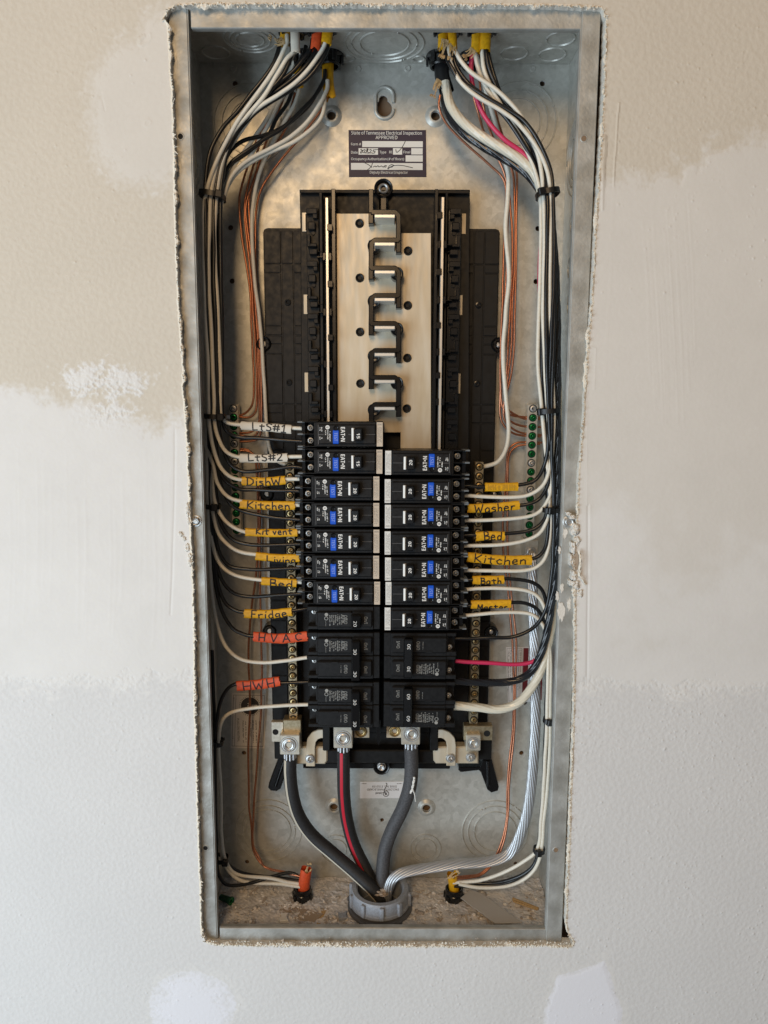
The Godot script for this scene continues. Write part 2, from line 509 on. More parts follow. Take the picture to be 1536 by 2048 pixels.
func build_wall() -> void:
	var wall := Node3D.new()
	wall.name = "drywall"
	add_child(wall)
	tag(wall, "bare drywall with smeared joint compound and a rough cut opening round the panel", "", "", "structure")
	var sides := hole_sides()
	var paths := []
	var corners := []
	for s in sides:
		paths.append(ragged(s, 0.0007))
		corners.append(U2(s[0][0], s[0][1], ZW))
	for k in 4:
		paths[k].append(corners[(k + 1) % 4])
	var x0 := -1.5
	var x1 := 1.5
	var y0 := -1.6
	var y1 := 1.4
	var outer := [[Vector2(x0, y1), Vector2(x0, y0)], [Vector2(x0, y0), Vector2(x1, y0)], [Vector2(x1, y0), Vector2(x1, y1)], [Vector2(x1, y1), Vector2(x0, y1)]]
	var g := Geo.new()
	var core := Geo.new()
	for k in 4:
		var poly: PackedVector2Array = paths[k].duplicate()
		poly.append(outer[k][1])
		poly.append(outer[k][0])
		var ids := Geometry2D.triangulate_polygon(poly)
		var first := g.v.size()
		for p in poly:
			g.put(Vector3(p.x, p.y, ZW), Vector3(0, 0, 1), Vector2((p.x + 0.6) / 1.2, (0.62 - p.y) / 1.32))
		for i in range(0, ids.size(), 3):
			g.face(first + ids[i], first + ids[i + 1], first + ids[i + 2])
		var q: PackedVector2Array = paths[k]
		for i in q.size() - 1:
			var d := (q[i + 1] - q[i]).normalized()
			var nn := Vector3(-d.y, d.x, 0)
			core.quad(Vector3(q[i].x, q[i].y, ZW), Vector3(q[i + 1].x, q[i + 1].y, ZW), Vector3(q[i + 1].x, q[i + 1].y, ZW - 0.0127), Vector3(q[i].x, q[i].y, ZW - 0.0127), nn)
	part(g, "sheet", wall_material(), wall)
	part(core, "gypsum_edge", M.gypsum, wall)
	# torn paper and crumbs of gypsum along the cut
	var fz := Geo.new()
	var tp := Geo.new()
	var ed := FastNoiseLite.new()
	ed.seed = 14
	ed.frequency = 0.11
	ed.fractal_octaves = 3
	for k in 4:
		var q: PackedVector2Array = paths[k]
		var inward: Vector2 = [Vector2(1, 0), Vector2(0, 1), Vector2(-1, 0), Vector2(0, -1)][k]
		# a ledge of torn face paper, wider here and narrower there
		var prev := []
		for i in (q.size() - 1) * 3 + 1:
			var sa := mini(i / 3, q.size() - 2)
			var e0 := q[sa].lerp(q[sa + 1], (i - sa * 3) / 3.0)
			var t := k * 900.0 + i * 0.33
			var nv := ed.get_noise_1d(t) + 0.5 * ed.get_noise_1d(t * 0.17 + 300.0)
			var w := maxf(0.00015, (0.0062 * nv - 0.0002) * ([0.75, 1.0, 0.6, 1.0][k] as float) + 0.0006 * (rng.randf() - 0.4))
			var lift := 0.0002 + 0.0022 * maxf(0.0, ed.get_noise_1d(t * 0.8 + 77.0)) + 0.0003 * rng.randf()
			var row := [Vector3(e0.x - inward.x * 0.0016, e0.y - inward.y * 0.0016, ZW + 0.0001), Vector3(e0.x - inward.x * 0.0003, e0.y - inward.y * 0.0003, ZW + lift), Vector3(e0.x + inward.x * w * 0.6, e0.y + inward.y * w * 0.6, ZW + lift * (0.5 + rng.randf())), Vector3(e0.x + inward.x * w, e0.y + inward.y * w, ZW - 0.0006 - 0.0008 * rng.randf())]
			if prev:
				for c in 3:
					for tri_ in [[prev[c], prev[c + 1], row[c + 1]], [prev[c], row[c + 1], row[c]]]:
						var nn: Vector3 = ((tri_[1] as Vector3) - tri_[0]).cross((tri_[2] as Vector3) - tri_[0]).normalized()
						tp.tri(tri_[0], tri_[1], tri_[2], nn if nn.z > 0.0 else -nn)
			prev = row
		for i in q.size() - 1:
			var a := q[i]
			var b := q[i + 1]
			var many := ([1, 6, 1, 2][k] as int) if ed.get_noise_1d(i * 1.0 + k * 500.0) > 0.12 else ([0, 3, 0, 1][k] as int)
			for j in many:
				var p := a.lerp(b, rng.randf())
				var r := 0.00028 + ([0.00075, 0.00085, 0.0007, 0.0009][k] as float) * pow(rng.randf(), 2.2)
				var at := Vector3(p.x, p.y, ZW - 0.0006 + rng.randf() * 0.0012)
				at += Vector3(inward.x, inward.y, 0) * (rng.randf() - 0.35) * ([0.0020, 0.0062, 0.0018, 0.0030][k] as float)
				fz.blob(at, Vector3(r, r, r * 0.8), rng)
			if rng.randf() < ([0.75, 0.95, 0.8, 0.85][k] as float):        # a curl of paper fibre
				var p := a.lerp(b, rng.randf())
				var o := Vector3(p.x, p.y, ZW)
				var w := Vector3(inward.x, inward.y, 0)
				var al := Vector3(-inward.y, inward.x, 0)
				var len := 0.0015 + 0.0035 * pow(rng.randf(), 2.0)
				var tip := o + w * len * (rng.randf() - 0.2) + al * len * (rng.randf() - 0.5) * 1.6 + Vector3(0, 0, 0.001 + rng.randf() * 0.0025)
				var mid := (o + tip) / 2.0 + Vector3(0, 0, 0.001) + al * (rng.randf() - 0.5) * 0.002
				fz.tube(PackedVector3Array([o, mid, tip]), 0.00025 + rng.randf() * 0.0003, 4)
	part(tp, "torn_paper", M.torn_paper, wall)
	var f := part(fz, "torn_edge", M.torn_paper, wall)
	f.set_meta("kind", "stuff")
	# globs of compound on the right of the opening, beside the hex screw
	var rag := func(g: Geo, px: float, py: float, rx: float, ry: float, z0: float, z1: float) -> void:      # a lump with a ragged outline and a crumpled top
		var q := PackedVector2Array()
		var ph := rng.randf() * 9.0
		for i in 26:
			var an := TAU * i / 26.0
			var rr := 0.72 + 0.22 * sin(an * 3.0 + ph) + 0.2 * rng.randf()
			q.append(U2(px + rx * cos(an) * rr, py + ry * sin(an) * rr, z1))
		g.prism(q, z0, z1, 0.0007)
		for k in 9:
			var an := TAU * rng.randf()
			var rr := sqrt(rng.randf()) * 0.7
			g.blob(U(px + rx * cos(an) * rr, py + ry * sin(an) * rr, z1), Vector3(rx * 0.00016, ry * 0.00016, 0.0007) * (0.8 + 0.9 * rng.randf()), rng, 0.35)
	var gl := thing("compound_glob", U(1150, 1186, ZW), "lumps of white joint compound squeezed out beside the right hex screw", "joint compound")
	for b in [[1150, 1060, 9, 14], [1156, 1083, 7, 10], [1147, 1096, 6, 12], [1143, 1122, 4, 13], [1148, 1152, 7, 10], [1152, 1170, 9, 9], [1160, 1186, 6, 8], [1143, 1166, 7, 6], [1145, 1034, 7, 5], [1138, 1028, 6, 4]]:
		var g1 := Geo.new()
		rag.call(g1, b[0], b[1], b[2], b[3], -0.001, ZW + 0.0004 + 0.0012 * rng.randf())
		part(g1, "lump", M.compound, gl)
	var fl := thing("paper_flap", U(1150, 1148, ZW), "torn bit of brown wall paper with a curled white edge right of the opening", "paper flap")
	var f1 := Geo.new()
	f1.prism(outline([[1143, 1108], [1150, 1104], [1158, 1103], [1157, 1128], [1154, 1141], [1148, 1142], [1143, 1130]], ZW), ZW - 0.0005, ZW + 0.0007, 0.0003)
	part(f1, "brown_layer", M.card_tan, fl)
	var f2 := Geo.new()
	f2.tube(smooth([[1158, 1102, ZW + 0.003], [1161, 1118, ZW + 0.005], [1159, 1140, ZW + 0.004], [1158, 1152, ZW + 0.002]], 0.001), 0.0011, 6, 3, 300.0, 0.3)
	f2.tube(smooth([[1157, 1146, ZW + 0.003], [1164, 1158, ZW + 0.003], [1171, 1170, ZW + 0.001]], 0.001), 0.0008, 6, 3, 300.0, 0.3)
	part(f2, "curled_edge", M.torn_paper, fl)
	var sm := thing("compound_smear", U(1124, 1240, 0.0), "thin white smears of joint compound on the right steel lip below the hex screw", "joint compound")
	for b in [[1130, 1067, 5, 11], [1115, 1193, 4, 11], [1124, 1176, 4, 10], [1138, 1209, 4, 14], [1122, 1222, 9, 20], [1134, 1046, 5, 5], [1119, 1100, 3, 8]]:
		var q := PackedVector2Array()
		for i in 22:
			var an := TAU * i / 22.0
			var rr := 0.65 + 0.5 * rng.randf()
			q.append(U2(b[0] + b[2] * cos(an) * rr, b[1] + b[3] * sin(an) * rr, 0.0003))
		var sg := Geo.new()
		sg.prism(q, -0.0002, 0.0003 + 0.0002 * rng.randf(), 0.0001)
		part(sg, "smear", M.compound, sm)
	var lg := thing("compound_glob", U(375, 1126, ZW), "smaller crumbs of white joint compound beside the left hex screw", "joint compound")
	for b in [[362, 1068, 5, 6], [368, 1078, 4, 5], [374, 1095, 5, 9], [379, 1112, 4, 6], [376, 1020, 4, 14], [378, 1043, 3, 8], [380, 1126, 4, 9]]:
		var g1 := Geo.new()
		rag.call(g1, b[0], b[1], b[2], b[3], -0.001, ZW + 0.0002 + 0.0008 * rng.randf())
		part(g1, "lump", M.compound, lg)
	# the stud wall behind the box
	var st := Geo.new()
	st.box(Vector3(-0.4, -0.7, -0.125), Vector3(0.4, 0.7, -0.106), 0.001)
	var sb := part(st, "stud_wall", M.stud_wood, wall)


func wall_material() -> StandardMaterial3D:
	var W := 1600
	var H := 1760
	var mm := 0.00075
	var f := FastNoiseLite.new()
	f.noise_type = FastNoiseLite.TYPE_SIMPLEX_SMOOTH
	f.fractal_octaves = 4
	f.seed = 5
	f.frequency = 0.006
	var big := f.get_image(W, H, false, false, false).get_data()
	f.seed = 6
	f.frequency = 0.13
	f.fractal_octaves = 3
	var fine := f.get_image(W, H, false, false, false).get_data()
	f.seed = 9
	f.frequency = 0.028
	f.fractal_octaves = 3
	var mid := f.get_image(W, H, false, false, false).get_data()
	f.seed = 11
	f.frequency = 0.16
	f.fractal_octaves = 1
	f.fractal_type = FastNoiseLite.FRACTAL_NONE
	var spk := f.get_image(W, H, false, false, false).get_data()
	var hgt := PackedFloat32Array()
	hgt.resize(W * H)
	var alb := PackedByteArray()
	alb.resize(W * H * 3)
	var c1 := U2(292, 232, ZW)
	var c1b := U2(326, 110, ZW)
	var lt := U2(100, 775, ZW).y
	var lb := U2(100, 1372, ZW).y
	var rt := U2(1300, 352, ZW).y
	var rt2 := U2(1480, 272, ZW).y
	var rsx := U2(1400, 300, ZW).x
	var rb := U2(1300, 1386, ZW).y
	var b1 := U2(385, 2015, ZW)
	var b2 := U2(1165, 2020, ZW)
	var b3 := U2(208, 765, ZW)
	var b4 := U2(203, 830, ZW)
	for j in H:
		var y := 0.62 - (j + 0.5) * mm
		for i in W:
			var x := -0.6 + (i + 0.5) * mm
			var k := j * W + i
			var nb := big[k] / 255.0 - 0.5
			var nf := fine[k] / 255.0 - 0.5
			var nm := mid[k] / 255.0 - 0.5
			var ns := spk[k] / 255.0 - 0.5
			var d := -1.0       # above 0: covered with compound
			var lump := 0.0
			var thin := 1.0
			var cool := 0.0
			if x < 0.0:
				var e := Vector2((x - c1.x) / 0.049, (y - c1.y) / 0.060).length()
				var d0 := (1.0 - e) * 0.05 + nb * 0.012
				d = maxf(d, d0)
				if d0 > -0.004: thin = 0.55
				e = Vector2((x - c1b.x) / 0.020, (y - c1b.y) / 0.034).length()
				d0 = (1.0 - e) * 0.03 + nb * 0.01
				d = maxf(d, d0)
				if d0 > -0.004: thin = 0.55
				var band := minf(lt - y + nb * 0.06 + nm * 0.012 - maxf(0.0, x + 0.33) * 0.22, y - lb + nb * 0.02 + nm * 0.022 + nf * 0.012)
				d = maxf(d, band)
				e = minf(Vector2((x - b3.x) / 0.030, (y - b3.y) / 0.013).length(), Vector2((x - b4.x) / 0.024, (y - b4.y) / 0.012).length())
				lump = clampf(1.4 - e, 0.0, 1.0)
				d = maxf(d, (1.0 - e) * 0.02 + nm * 0.04 + nf * 0.03)
				e = Vector2((x - b1.x) / 0.042, (y - b1.y) / 0.040).length()
				d0 = (1.0 - e) * 0.03 + nb * 0.014 + nf * 0.004
				d = maxf(d, d0)
				if d0 > 0.0:
					d = d0 * 0.6
					cool = 1.0
			else:
				var top := lerpf(rt, rt2, clampf((x - rsx) / 0.03 + nb * 3.0 + 0.5 + nm, 0.0, 1.0))
				d = minf(top - y + nm * 0.006 + nb * 0.012, y - rb + nb * 0.016 + nm * 0.014 + nf * 0.014)
				var e2 := maxf(absf(x - b2.x) / 0.040 + maxf(0.0, (y - b2.y)) * 9.0, (y - b2.y) / 0.048 + (x - b2.x) * -8.0)
				var d2 := (1.0 - e2) * 0.03 + nm * 0.003
				d = maxf(d, d2)
				if d2 > 0.0:
					d = d2 * 3.0
					cool = 1.0
				thin = 1.0 if d2 > 0.0 else 0.72 + 0.25 * clampf((0.02 - y) / 0.08 + nb * 3.0 + nm, 0.0, 1.0)
			var cover := clampf(d / 0.014 + 0.5 + nf * 0.9 + nm * 0.8, 0.0, 1.0)
			var lower := clampf((lb + 0.035 - y) / 0.01 + nf * 2.0, 0.0, 1.0)
			var paper := Vector3(0.825, 0.793, 0.735).lerp(Vector3(0.85, 0.845, 0.835), lower) + Vector3(1, 1, 1) * (nf * 0.03 + nb * 0.02)
			var comp := Vector3(0.88, 0.872, 0.855) + Vector3(1, 1, 1) * (nb * 0.03 + nm * 0.015)
			comp = comp.lerp(Vector3(0.90, 0.90, 0.915), cool)
			var a := paper.lerp(comp, cover * thin)
			alb[k * 3] = int(clampf(a.x, 0, 1) * 255.0)
			alb[k * 3 + 1] = int(clampf(a.y, 0, 1) * 255.0)
			alb[k * 3 + 2] = int(clampf(a.z, 0, 1) * 255.0)
			var tex := 0.085 * nf + 0.03 * maxf(0.0, ns - 0.1)
			hgt[k] = 0.4 + 0.10 * cover * clampf(d / 0.012, 0.0, 1.0) + tex * (1.0 - 0.75 * cover) + 0.13 * lump * maxf(0.0, nf + 0.1) * 1.4 + 0.02 * nm
	# specks of dried compound and grit, thickest on the lower right
	for t in 7000:
		var sx := rng.randf()
		var sy := rng.randf()
		var right := rng.randf() < 0.72
		var ci := int((0.5 + 0.45 * sx) * W) if right else int(0.5 * sx * W)
		var yy := lerpf(rb, -0.55, pow(sy, 1.3)) if rng.randf() < 0.8 else lerpf(0.42, 0.2, sy)
		var cj := int((0.62 - yy) / mm)
		if big[clampi(cj * W + ci, 0, W * H - 1)] < 96 + rng.randi() % 60: continue
		var amp := 0.03 + 0.10 * pow(rng.randf(), 3.0)
		for dj in range(-2, 3):
			for di in range(-2, 3):
				var kk := clampi((cj + dj) * W + ci + di, 0, W * H - 1)
				hgt[kk] += amp * exp(-(di * di + dj * dj) / 1.3)
	# ridges left by the knife, and long scratches
	var lines := [
		[0.16, 2.2, [[1209, 274], [1209, 300], [1206, 330], [1205, 420]]], [0.05, 1.1, [[1238, 206], [1234, 260], [1229, 340], [1224, 460], [1221, 560], [1212, 700], [1210, 755], [1200, 783]]],
		[0.09, 1.5, [[1192, 697], [1190, 740], [1189, 780]]], [0.10, 1.6, [[1172, 698], [1182, 692], [1192, 697]]], [-0.10, 1.4, [[1176, 1010], [1176, 1160], [1175, 1250], [1174, 1372]]], [0.08, 1.6, [[1181, 1010], [1181, 1150], [1179, 1262]]],
		[0.08, 1.5, [[1172, 770], [1174, 850], [1174, 1010]]], [-0.09, 1.3, [[349, 785], [350, 900], [349, 1010], [346, 1100], [345, 1150], [341, 1230]]], [-0.05, 1.2, [[197, 160], [201, 182], [210, 222]]], [0.10, 2.0, [[296, 238], [290, 242], [288, 250], [294, 254], [300, 250], [302, 244], [298, 240]]],
		[0.10, 2.0, [[288, 72], [280, 78], [279, 88], [284, 90], [296, 86], [302, 76], [300, 66]]], [0.05, 1.3, [[1208, 912], [1222, 925], [1224, 945]]], [0.05, 1.2, [[200, 1082], [204, 1100], [206, 1114]]], [0.07, 1.5, [[370, 1210], [376, 1260], [378, 1300]]],
	]
	for t in 16:
		var px := 1285.0 + t * 6.0 + rng.randf() * 3.0
		var y0 := 380.0 + rng.randf() * 160.0
		lines.append([0.016 + 0.02 * rng.randf(), 1.3, [[px, y0], [px + 10.0, y0 + 150.0], [px + 14.0 + rng.randf() * 6.0, y0 + 320.0]]])
	for t in 26:
		var px := 10.0 + 330.0 * rng.randf()
		var y0 := 880.0 + rng.randf() * 160.0
		lines.append([0.006 + 0.012 * rng.randf(), 1.2 + rng.randf(), [[px, y0], [px + 3.0, y0 + 120.0], [px - 4.0 + rng.randf() * 6.0, y0 + 260.0]]])
	for l in lines:
		var pts := PackedVector2Array()
		for p in l[2]:
			pts.append(U2(p[0], p[1], ZW))
		for s in pts.size() - 1:
			var m := int(pts[s].distance_to(pts[s + 1]) / mm * 1.5) + 1
			for q in m:
				var w := pts[s].lerp(pts[s + 1], float(q) / m)
				var ci := (w.x + 0.6) / mm
				var cj := (0.62 - w.y) / mm
				for dj in range(-3, 4):
					for di in range(-3, 4):
						var ii := int(ci) + di
						var jj := int(cj) + dj
						if ii < 0 or jj < 0 or ii >= W or jj >= H:
							continue
						var r2 := pow(ii + 0.5 - ci, 2.0) + pow(jj + 0.5 - cj, 2.0)
						var add: float = l[0] * exp(-r2 / (l[1] * l[1]))
						var kk := jj * W + ii
						var base := 0.45
						if l[0] > 0.0:
							hgt[kk] = maxf(hgt[kk], base + add) if add > 0.02 else hgt[kk] + add * 0.2
						else:
							hgt[kk] = minf(hgt[kk], base + 0.05 + add)
	var bytes := PackedByteArray()
	bytes.resize(W * H)
	for k in W * H:
		bytes[k] = int(clampf(hgt[k], 0.0, 1.0) * 255.0)
	var m := mat("drywall_surface", Color.WHITE, 0.85)
	m.albedo_texture = ImageTexture.create_from_image(Image.create_from_data(W, H, false, Image.FORMAT_RGB8, alb))
	m.heightmap_enabled = true
	m.heightmap_scale = 0.42
	m.heightmap_texture = ImageTexture.create_from_image(Image.create_from_data(W, H, false, Image.FORMAT_L8, bytes))
	return m


# ---------- the box ----------
func build_box() -> void:
	var o := thing("electrical_panel_box", Vector3(0, -HH, BACK), "open galvanized steel panel box sunk in the drywall", "electrical panel")
	# back sheet with its holes
	var back := CSGBox3D.new()
	back.name = "back_sheet"
	back.size = Vector3(HW * 2.0, HH * 2.0, 0.0016)
	back.position = Vector3(0, HH, -0.0008)
	back.material = M.galvanized
	o.add_child(back)
	var drill := func(px: float, py: float, r: float, up := 0.0) -> void:
		var p := U(px, py, BACK)
		var cyl := CSGCylinder3D.new()
		cyl.name = "hole"
		cyl.radius = r
		cyl.height = 0.01
		cyl.sides = 20
		cyl.operation = CSGShape3D.OPERATION_SUBTRACTION
		cyl.position = Vector3(p.x, p.y + up, 0)
		cyl.rotation.x = PI / 2
		back.add_child(cyl, true)
	for h in [[663, 232, 0.0044], [871, 233, 0.0044], [668, 1613, 0.0044], [853, 1615, 0.0044], [470, 167, 0.0026], [1085, 167, 0.0026], [461, 455, 0.0026], [1076, 457, 0.0026], [464, 562, 0.0026], [1072, 563, 0.0026], [1050, 1405, 0.0026], [1043, 1506, 0.0026], [488, 1506, 0.0026], [494, 1724, 0.0026], [764, 1640, 0.0022], [1031, 1727, 0.0022], [767, 218, 0.0085]]:
		drill.call(h[0], h[1], h[2])
	for t in 9:
		drill.call(766.5, 200.0 + t * 2.0, 0.0043)
	# pressed dimples round the mounting holes, and the keyhole's rim
	for h in [[663, 232], [871, 233], [668, 1613], [853, 1615]]:
		var g := Geo.new()
		g.lathe([Vector2(0.0105, -0.0004), Vector2(0.0100, 0.0004), Vector2(0.0072, 0.0024), Vector2(0.0062, 0.0028), Vector2(0.0050, 0.0028), Vector2(0.0045, 0.0024), Vector2(0.0045, -0.001)], U(h[0], h[1], BACK), Vector3(0, 0, 1), 28)
		part(g, "dimple", M.galvanized, o)
	var kg := Geo.new()
	var kp := PackedVector3Array()
	for i in 41:
		var a := TAU * i / 40.0
		kp.append(U(769.0 + 18.0 * cos(a), 206.0 + 0.0 - 13.0 * signf(sin(a)) - 18.0 * sin(a), BACK + 0.0006))
	kg.tube(kp, 0.0018, 8, 0, 0.0, 0.0, false)
	part(kg, "keyhole_rim", M.galvanized, o)
	for b in [[467, 137], [716, 138], [815, 137], [1065, 138], [1017, 1751], [520, 1751], [467, 1752]]:
		var g := Geo.new()
		g.lathe([Vector2(0.0034, 0.0), Vector2(0.0029, 0.0009), Vector2(0.0020, 0.0010), Vector2(0.0017, 0.0004), Vector2(0.0, 0.0003)], U(b[0], b[1], BACK), Vector3(0, 0, 1), 18)
		part(g, "weld_spot", M.galvanized, o)
	# knockouts: rings cut through all but the tabs
	var ring := func(at: Vector3, axis: Vector3, radii: Array, turn := 0.0) -> void:
		var g := Geo.new()
		for r in radii:
			g.lathe([Vector2(r + 0.0010, -0.0003), Vector2(r + 0.0005, 0.0012), Vector2(r - 0.0002, 0.0012), Vector2(r - 0.0008, -0.0003)], at, axis, 44, turn + 0.10, turn + PI - 0.06)
			g.lathe([Vector2(r + 0.0010, -0.0003), Vector2(r + 0.0005, 0.0012), Vector2(r - 0.0002, 0.0012), Vector2(r - 0.0008, -0.0003)], at, axis, 44, turn + PI + 0.10, turn + TAU - 0.06)
			for s in [0.0, PI]:
				var u := axis.normalized()
				var e := Vector3.RIGHT if absf(u.z) > 0.9 else u.cross(Vector3(0.31, 0.87, 0.38)).normalized()
				var fdir := u.cross(e)
				g.blob(at + (e * cos(turn + s) + fdir * sin(turn + s)) * r + u * 0.0002, Vector3.ONE * 0.0011, rng, 0.2)
			turn += 1.1
		part(g, "knockout", M.galvanized, o)
	var zf := Vector3(0, 0, 1)
	ring.call(U(503, 247, BACK), zf, [0.037, 0.029, 0.0215], 0.7)
	ring.call(U(1037, 243, BACK), zf, [0.037, 0.029, 0.0215], 0.4)
	ring.call(U(537, 1661, BACK), zf, [0.037, 0.030, 0.025], 2.2)
	ring.call(U(990, 1663, BACK), zf, [0.037, 0.0305, 0.0235], 0.9)
	ring.call(U(672, 1698, BACK), zf, [0.017, 0.0115], 2.0)
	ring.call(U(851, 1697, BACK), zf, [0.017, 0.0115], 0.5)
	var top := func(px: float, z: float, radii: Array) -> void:
		var p := U(px, 70, z)
		ring.call(Vector3(p.x, HH - 0.0016, z), Vector3(0, -1, 0), radii, 0.6)
	top.call(500, -0.052, [0.018, 0.0235, 0.0125])
	top.call(430, -0.076, [0.0125])
	top.call(769, -0.058, [0.030, 0.0225, 0.036])
	top.call(1029, -0.076, [0.0125])
	top.call(1106, -0.078, [0.0125])
	top.call(1122, -0.048, [0.0125])
	top.call(697, -0.087, [0.0055])
	top.call(838, -0.087, [0.0055])
	for s in [-1.0, 1.0]:
		for q in [[0.335, -0.056, [0.036, 0.029, 0.022]], [0.275, -0.055, [0.012]], [0.235, -0.062, [0.010]], [0.200, -0.055, [0.012]]]:
			ring.call(Vector3(s * (HW - 0.0016), q[0], q[1]), Vector3(-s, 0, 0), q[2], 0.3)
	# side, top and bottom sheets and the front lip
	var t := 0.0016
	for s in [-1.0, 1.0]:
		var g := Geo.new()
		g.box(Vector3(s * HW, -HH, BACK), Vector3(s * (HW - t), HH, -0.001), 0.0003)
		part(g, "side_sheet", M.galvanized, o)
		var lip := Geo.new()
		lip.box(Vector3(s * HW, -HH, -t), Vector3(s * (HW - 0.0158), HH, 0.0), 0.0006)
		lip.box(Vector3(s * (HW - 0.0158), -HH + 0.002, -0.006), Vector3(s * (HW - 0.0158 - 0.0009), HH - 0.002, -0.0004), 0.0003)
		var l := part(lip, "side_lip", M.lip_steel, o)
	var g2 := Geo.new()
	g2.box(Vector3(-HW + t, HH, BACK), Vector3(HW - t, HH - t, -0.001), 0.0003)
	part(g2, "top_sheet", M.galvanized, o)
	var low := CSGBox3D.new()          # the bottom sheet, open where the conduit comes through
	low.name = "bottom_sheet"
	low.size = Vector3((HW - t) * 2.0, t, -BACK - 0.001)
	low.position = Vector3(0, t / 2.0, (-BACK - 0.001) / 2.0)
	low.material = M.galvanized
	o.add_child(low)
	var cut := CSGCylinder3D.new()
	cut.name = "hole"
	cut.radius = 0.0236
	cut.height = 0.01
	cut.sides = 40
	cut.operation = CSGShape3D.OPERATION_SUBTRACTION
	var hub := U(760, 1815, -0.050)
	cut.position = Vector3(hub.x, 0, hub.z) - low.position - Vector3(0, 0, BACK)
	low.add_child(cut)
	var tl := Geo.new()
	tl.box(Vector3(-HW + 0.0186, HH - 0.0167, -t - 0.0004), Vector3(HW - 0.0162, HH, -0.0004), 0.0005)
	tl.box(Vector3(-HW + 0.0186, HH - 0.0167, -0.007), Vector3(HW - 0.0162, HH - 0.0158, -t - 0.0004), 0.0003)
	part(tl, "top_lip", M.lip_steel, o)
	var bl := Geo.new()
	bl.box(Vector3(-HW + 0.0186, -HH, -t - 0.0004), Vector3(HW - 0.0162, -HH + 0.0146, -0.0004), 0.0005)
	bl.box(Vector3(-HW + 0.0186, -HH + 0.0137, -0.007), Vector3(HW - 0.0162, -HH + 0.0146, -t - 0.0004), 0.0003)
	part(bl, "bottom_lip", M.lip_steel, o)
	# painted hole discs and hex screws in the side lips
	for h in [[361, 273, 1], [1168, 277, 0], [411, 1696, 1], [1112, 1700, 0]]:
		var g := Geo.new()
		var p := U(h[0], h[1], 0.0)
		g.lathe([Vector2(0.0034, 0.0), Vector2(0.0030, 0.0003), Vector2(0.0024, 0.0003), Vector2(0.0021, -0.0002)], p, zf, 20)
		part(g, "hole_rim", M.lip_steel, o)
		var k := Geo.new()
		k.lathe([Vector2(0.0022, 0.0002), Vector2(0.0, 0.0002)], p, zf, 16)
		part(k, "painted_hole", M.dull_shade_black if h[2] == 1 else M.stud_wood, o)  # flat disc painted as a hole, the black ones with its shade
	for h in [[392, 1042], [1137, 1043]]:
		var g := Geo.new()
		var p := U(h[0], h[1], 0.0)
		g.lathe([Vector2(0.0054, 0.0), Vector2(0.0054, 0.0006), Vector2(0.0050, 0.0008), Vector2(0.0039, 0.0008)], p, zf, 24)
		g.lathe([Vector2(0.0040, 0.0008), Vector2(0.0040, 0.0034), Vector2(0.0034, 0.0039), Vector2(0.0028, 0.0036), Vector2(0.0022, 0.0030), Vector2(0.0, 0.0030)], p, zf, 6)
		g.box(p + Vector3(-0.0026, -0.0004, 0.0029), p + Vector3(0.0026, 0.0004, 0.0036), 0.0001, Transform3D())
		part(g, "hex_screw", M.zinc, o)


# ---------- the black plastic base with its bus plates ----------
func pbox(g: Geo, x0: float, y0: float, x1: float, y1: float, zb: float, zt: float, ch := 0.0005) -> void:    # a block whose front face covers the spots (x0, y0) to (x1, y1)
	var a := U(x0, y0, zt)
	var b := U(x1, y1, zt)
	g.box(Vector3(minf(a.x, b.x), minf(a.y, b.y), minf(zb, zt)), Vector3(maxf(a.x, b.x), maxf(a.y, b.y), maxf(zb, zt)), ch)


func wbox(g: Geo, x0: float, y0: float, x1: float, y1: float, zb: float, zt: float, ch := 0.0005) -> void:    # the same from world x and y
	g.box(Vector3(minf(x0, x1), minf(y0, y1), zb), Vector3(maxf(x0, x1), maxf(y0, y1), zt), ch)


func disc(g: Geo, at: Vector3, r: float, h: float, dome := 0.0, segs := 20) -> void:
	g.lathe([Vector2(r, 0), Vector2(r, h * 0.7), Vector2(r * 0.9, h), Vector2(r * 0.5, h + dome), Vector2(0, h + dome)], at, Vector3(0, 0, 1), segs)


func screw(g: Geo, at: Vector3, r: float, style := 0, turn := 0.0) -> void:     # 0 slot and cross, 1 hex socket
	var zf := Vector3(0, 0, 1)
	if style == 1:
		g.lathe([Vector2(r, -0.002), Vector2(r, 0.0), Vector2(r * 0.93, r * 0.10), Vector2(r * 0.80, r * 0.12), Vector2(r * 0.72, r * 0.02), Vector2(r * 0.66, r * 0.06)], at, zf, 30)
		g.lathe([Vector2(r * 0.66, r * 0.06), Vector2(r * 0.58, r * 0.10), Vector2(r * 0.46, r * 0.06)], at, zf, 30)
		g.lathe([Vector2(r * 0.46, r * 0.06), Vector2(r * 0.40, -r * 0.4), Vector2(0.0, -r * 0.45)], at, zf, 6)
		return
	g.lathe([Vector2(r, -0.0012), Vector2(r, 0.0002), Vector2(r * 0.86, r * 0.22), Vector2(r * 0.55, r * 0.28)], at, zf, 18)
	g.lathe([Vector2(r * 0.55, r * 0.28), Vector2(r * 0.30, -r * 0.15), Vector2(0, -r * 0.3)], at, zf, 4, turn, turn + TAU)
	for k in 2:
		var t := Transform3D(Basis(zf, turn + k * PI / 2), at)
		g.box(Vector3(-r * 0.82, -r * 0.1, r * 0.16), Vector3(-r * 0.3, r * 0.1, r * 0.40), 0.00005, t)


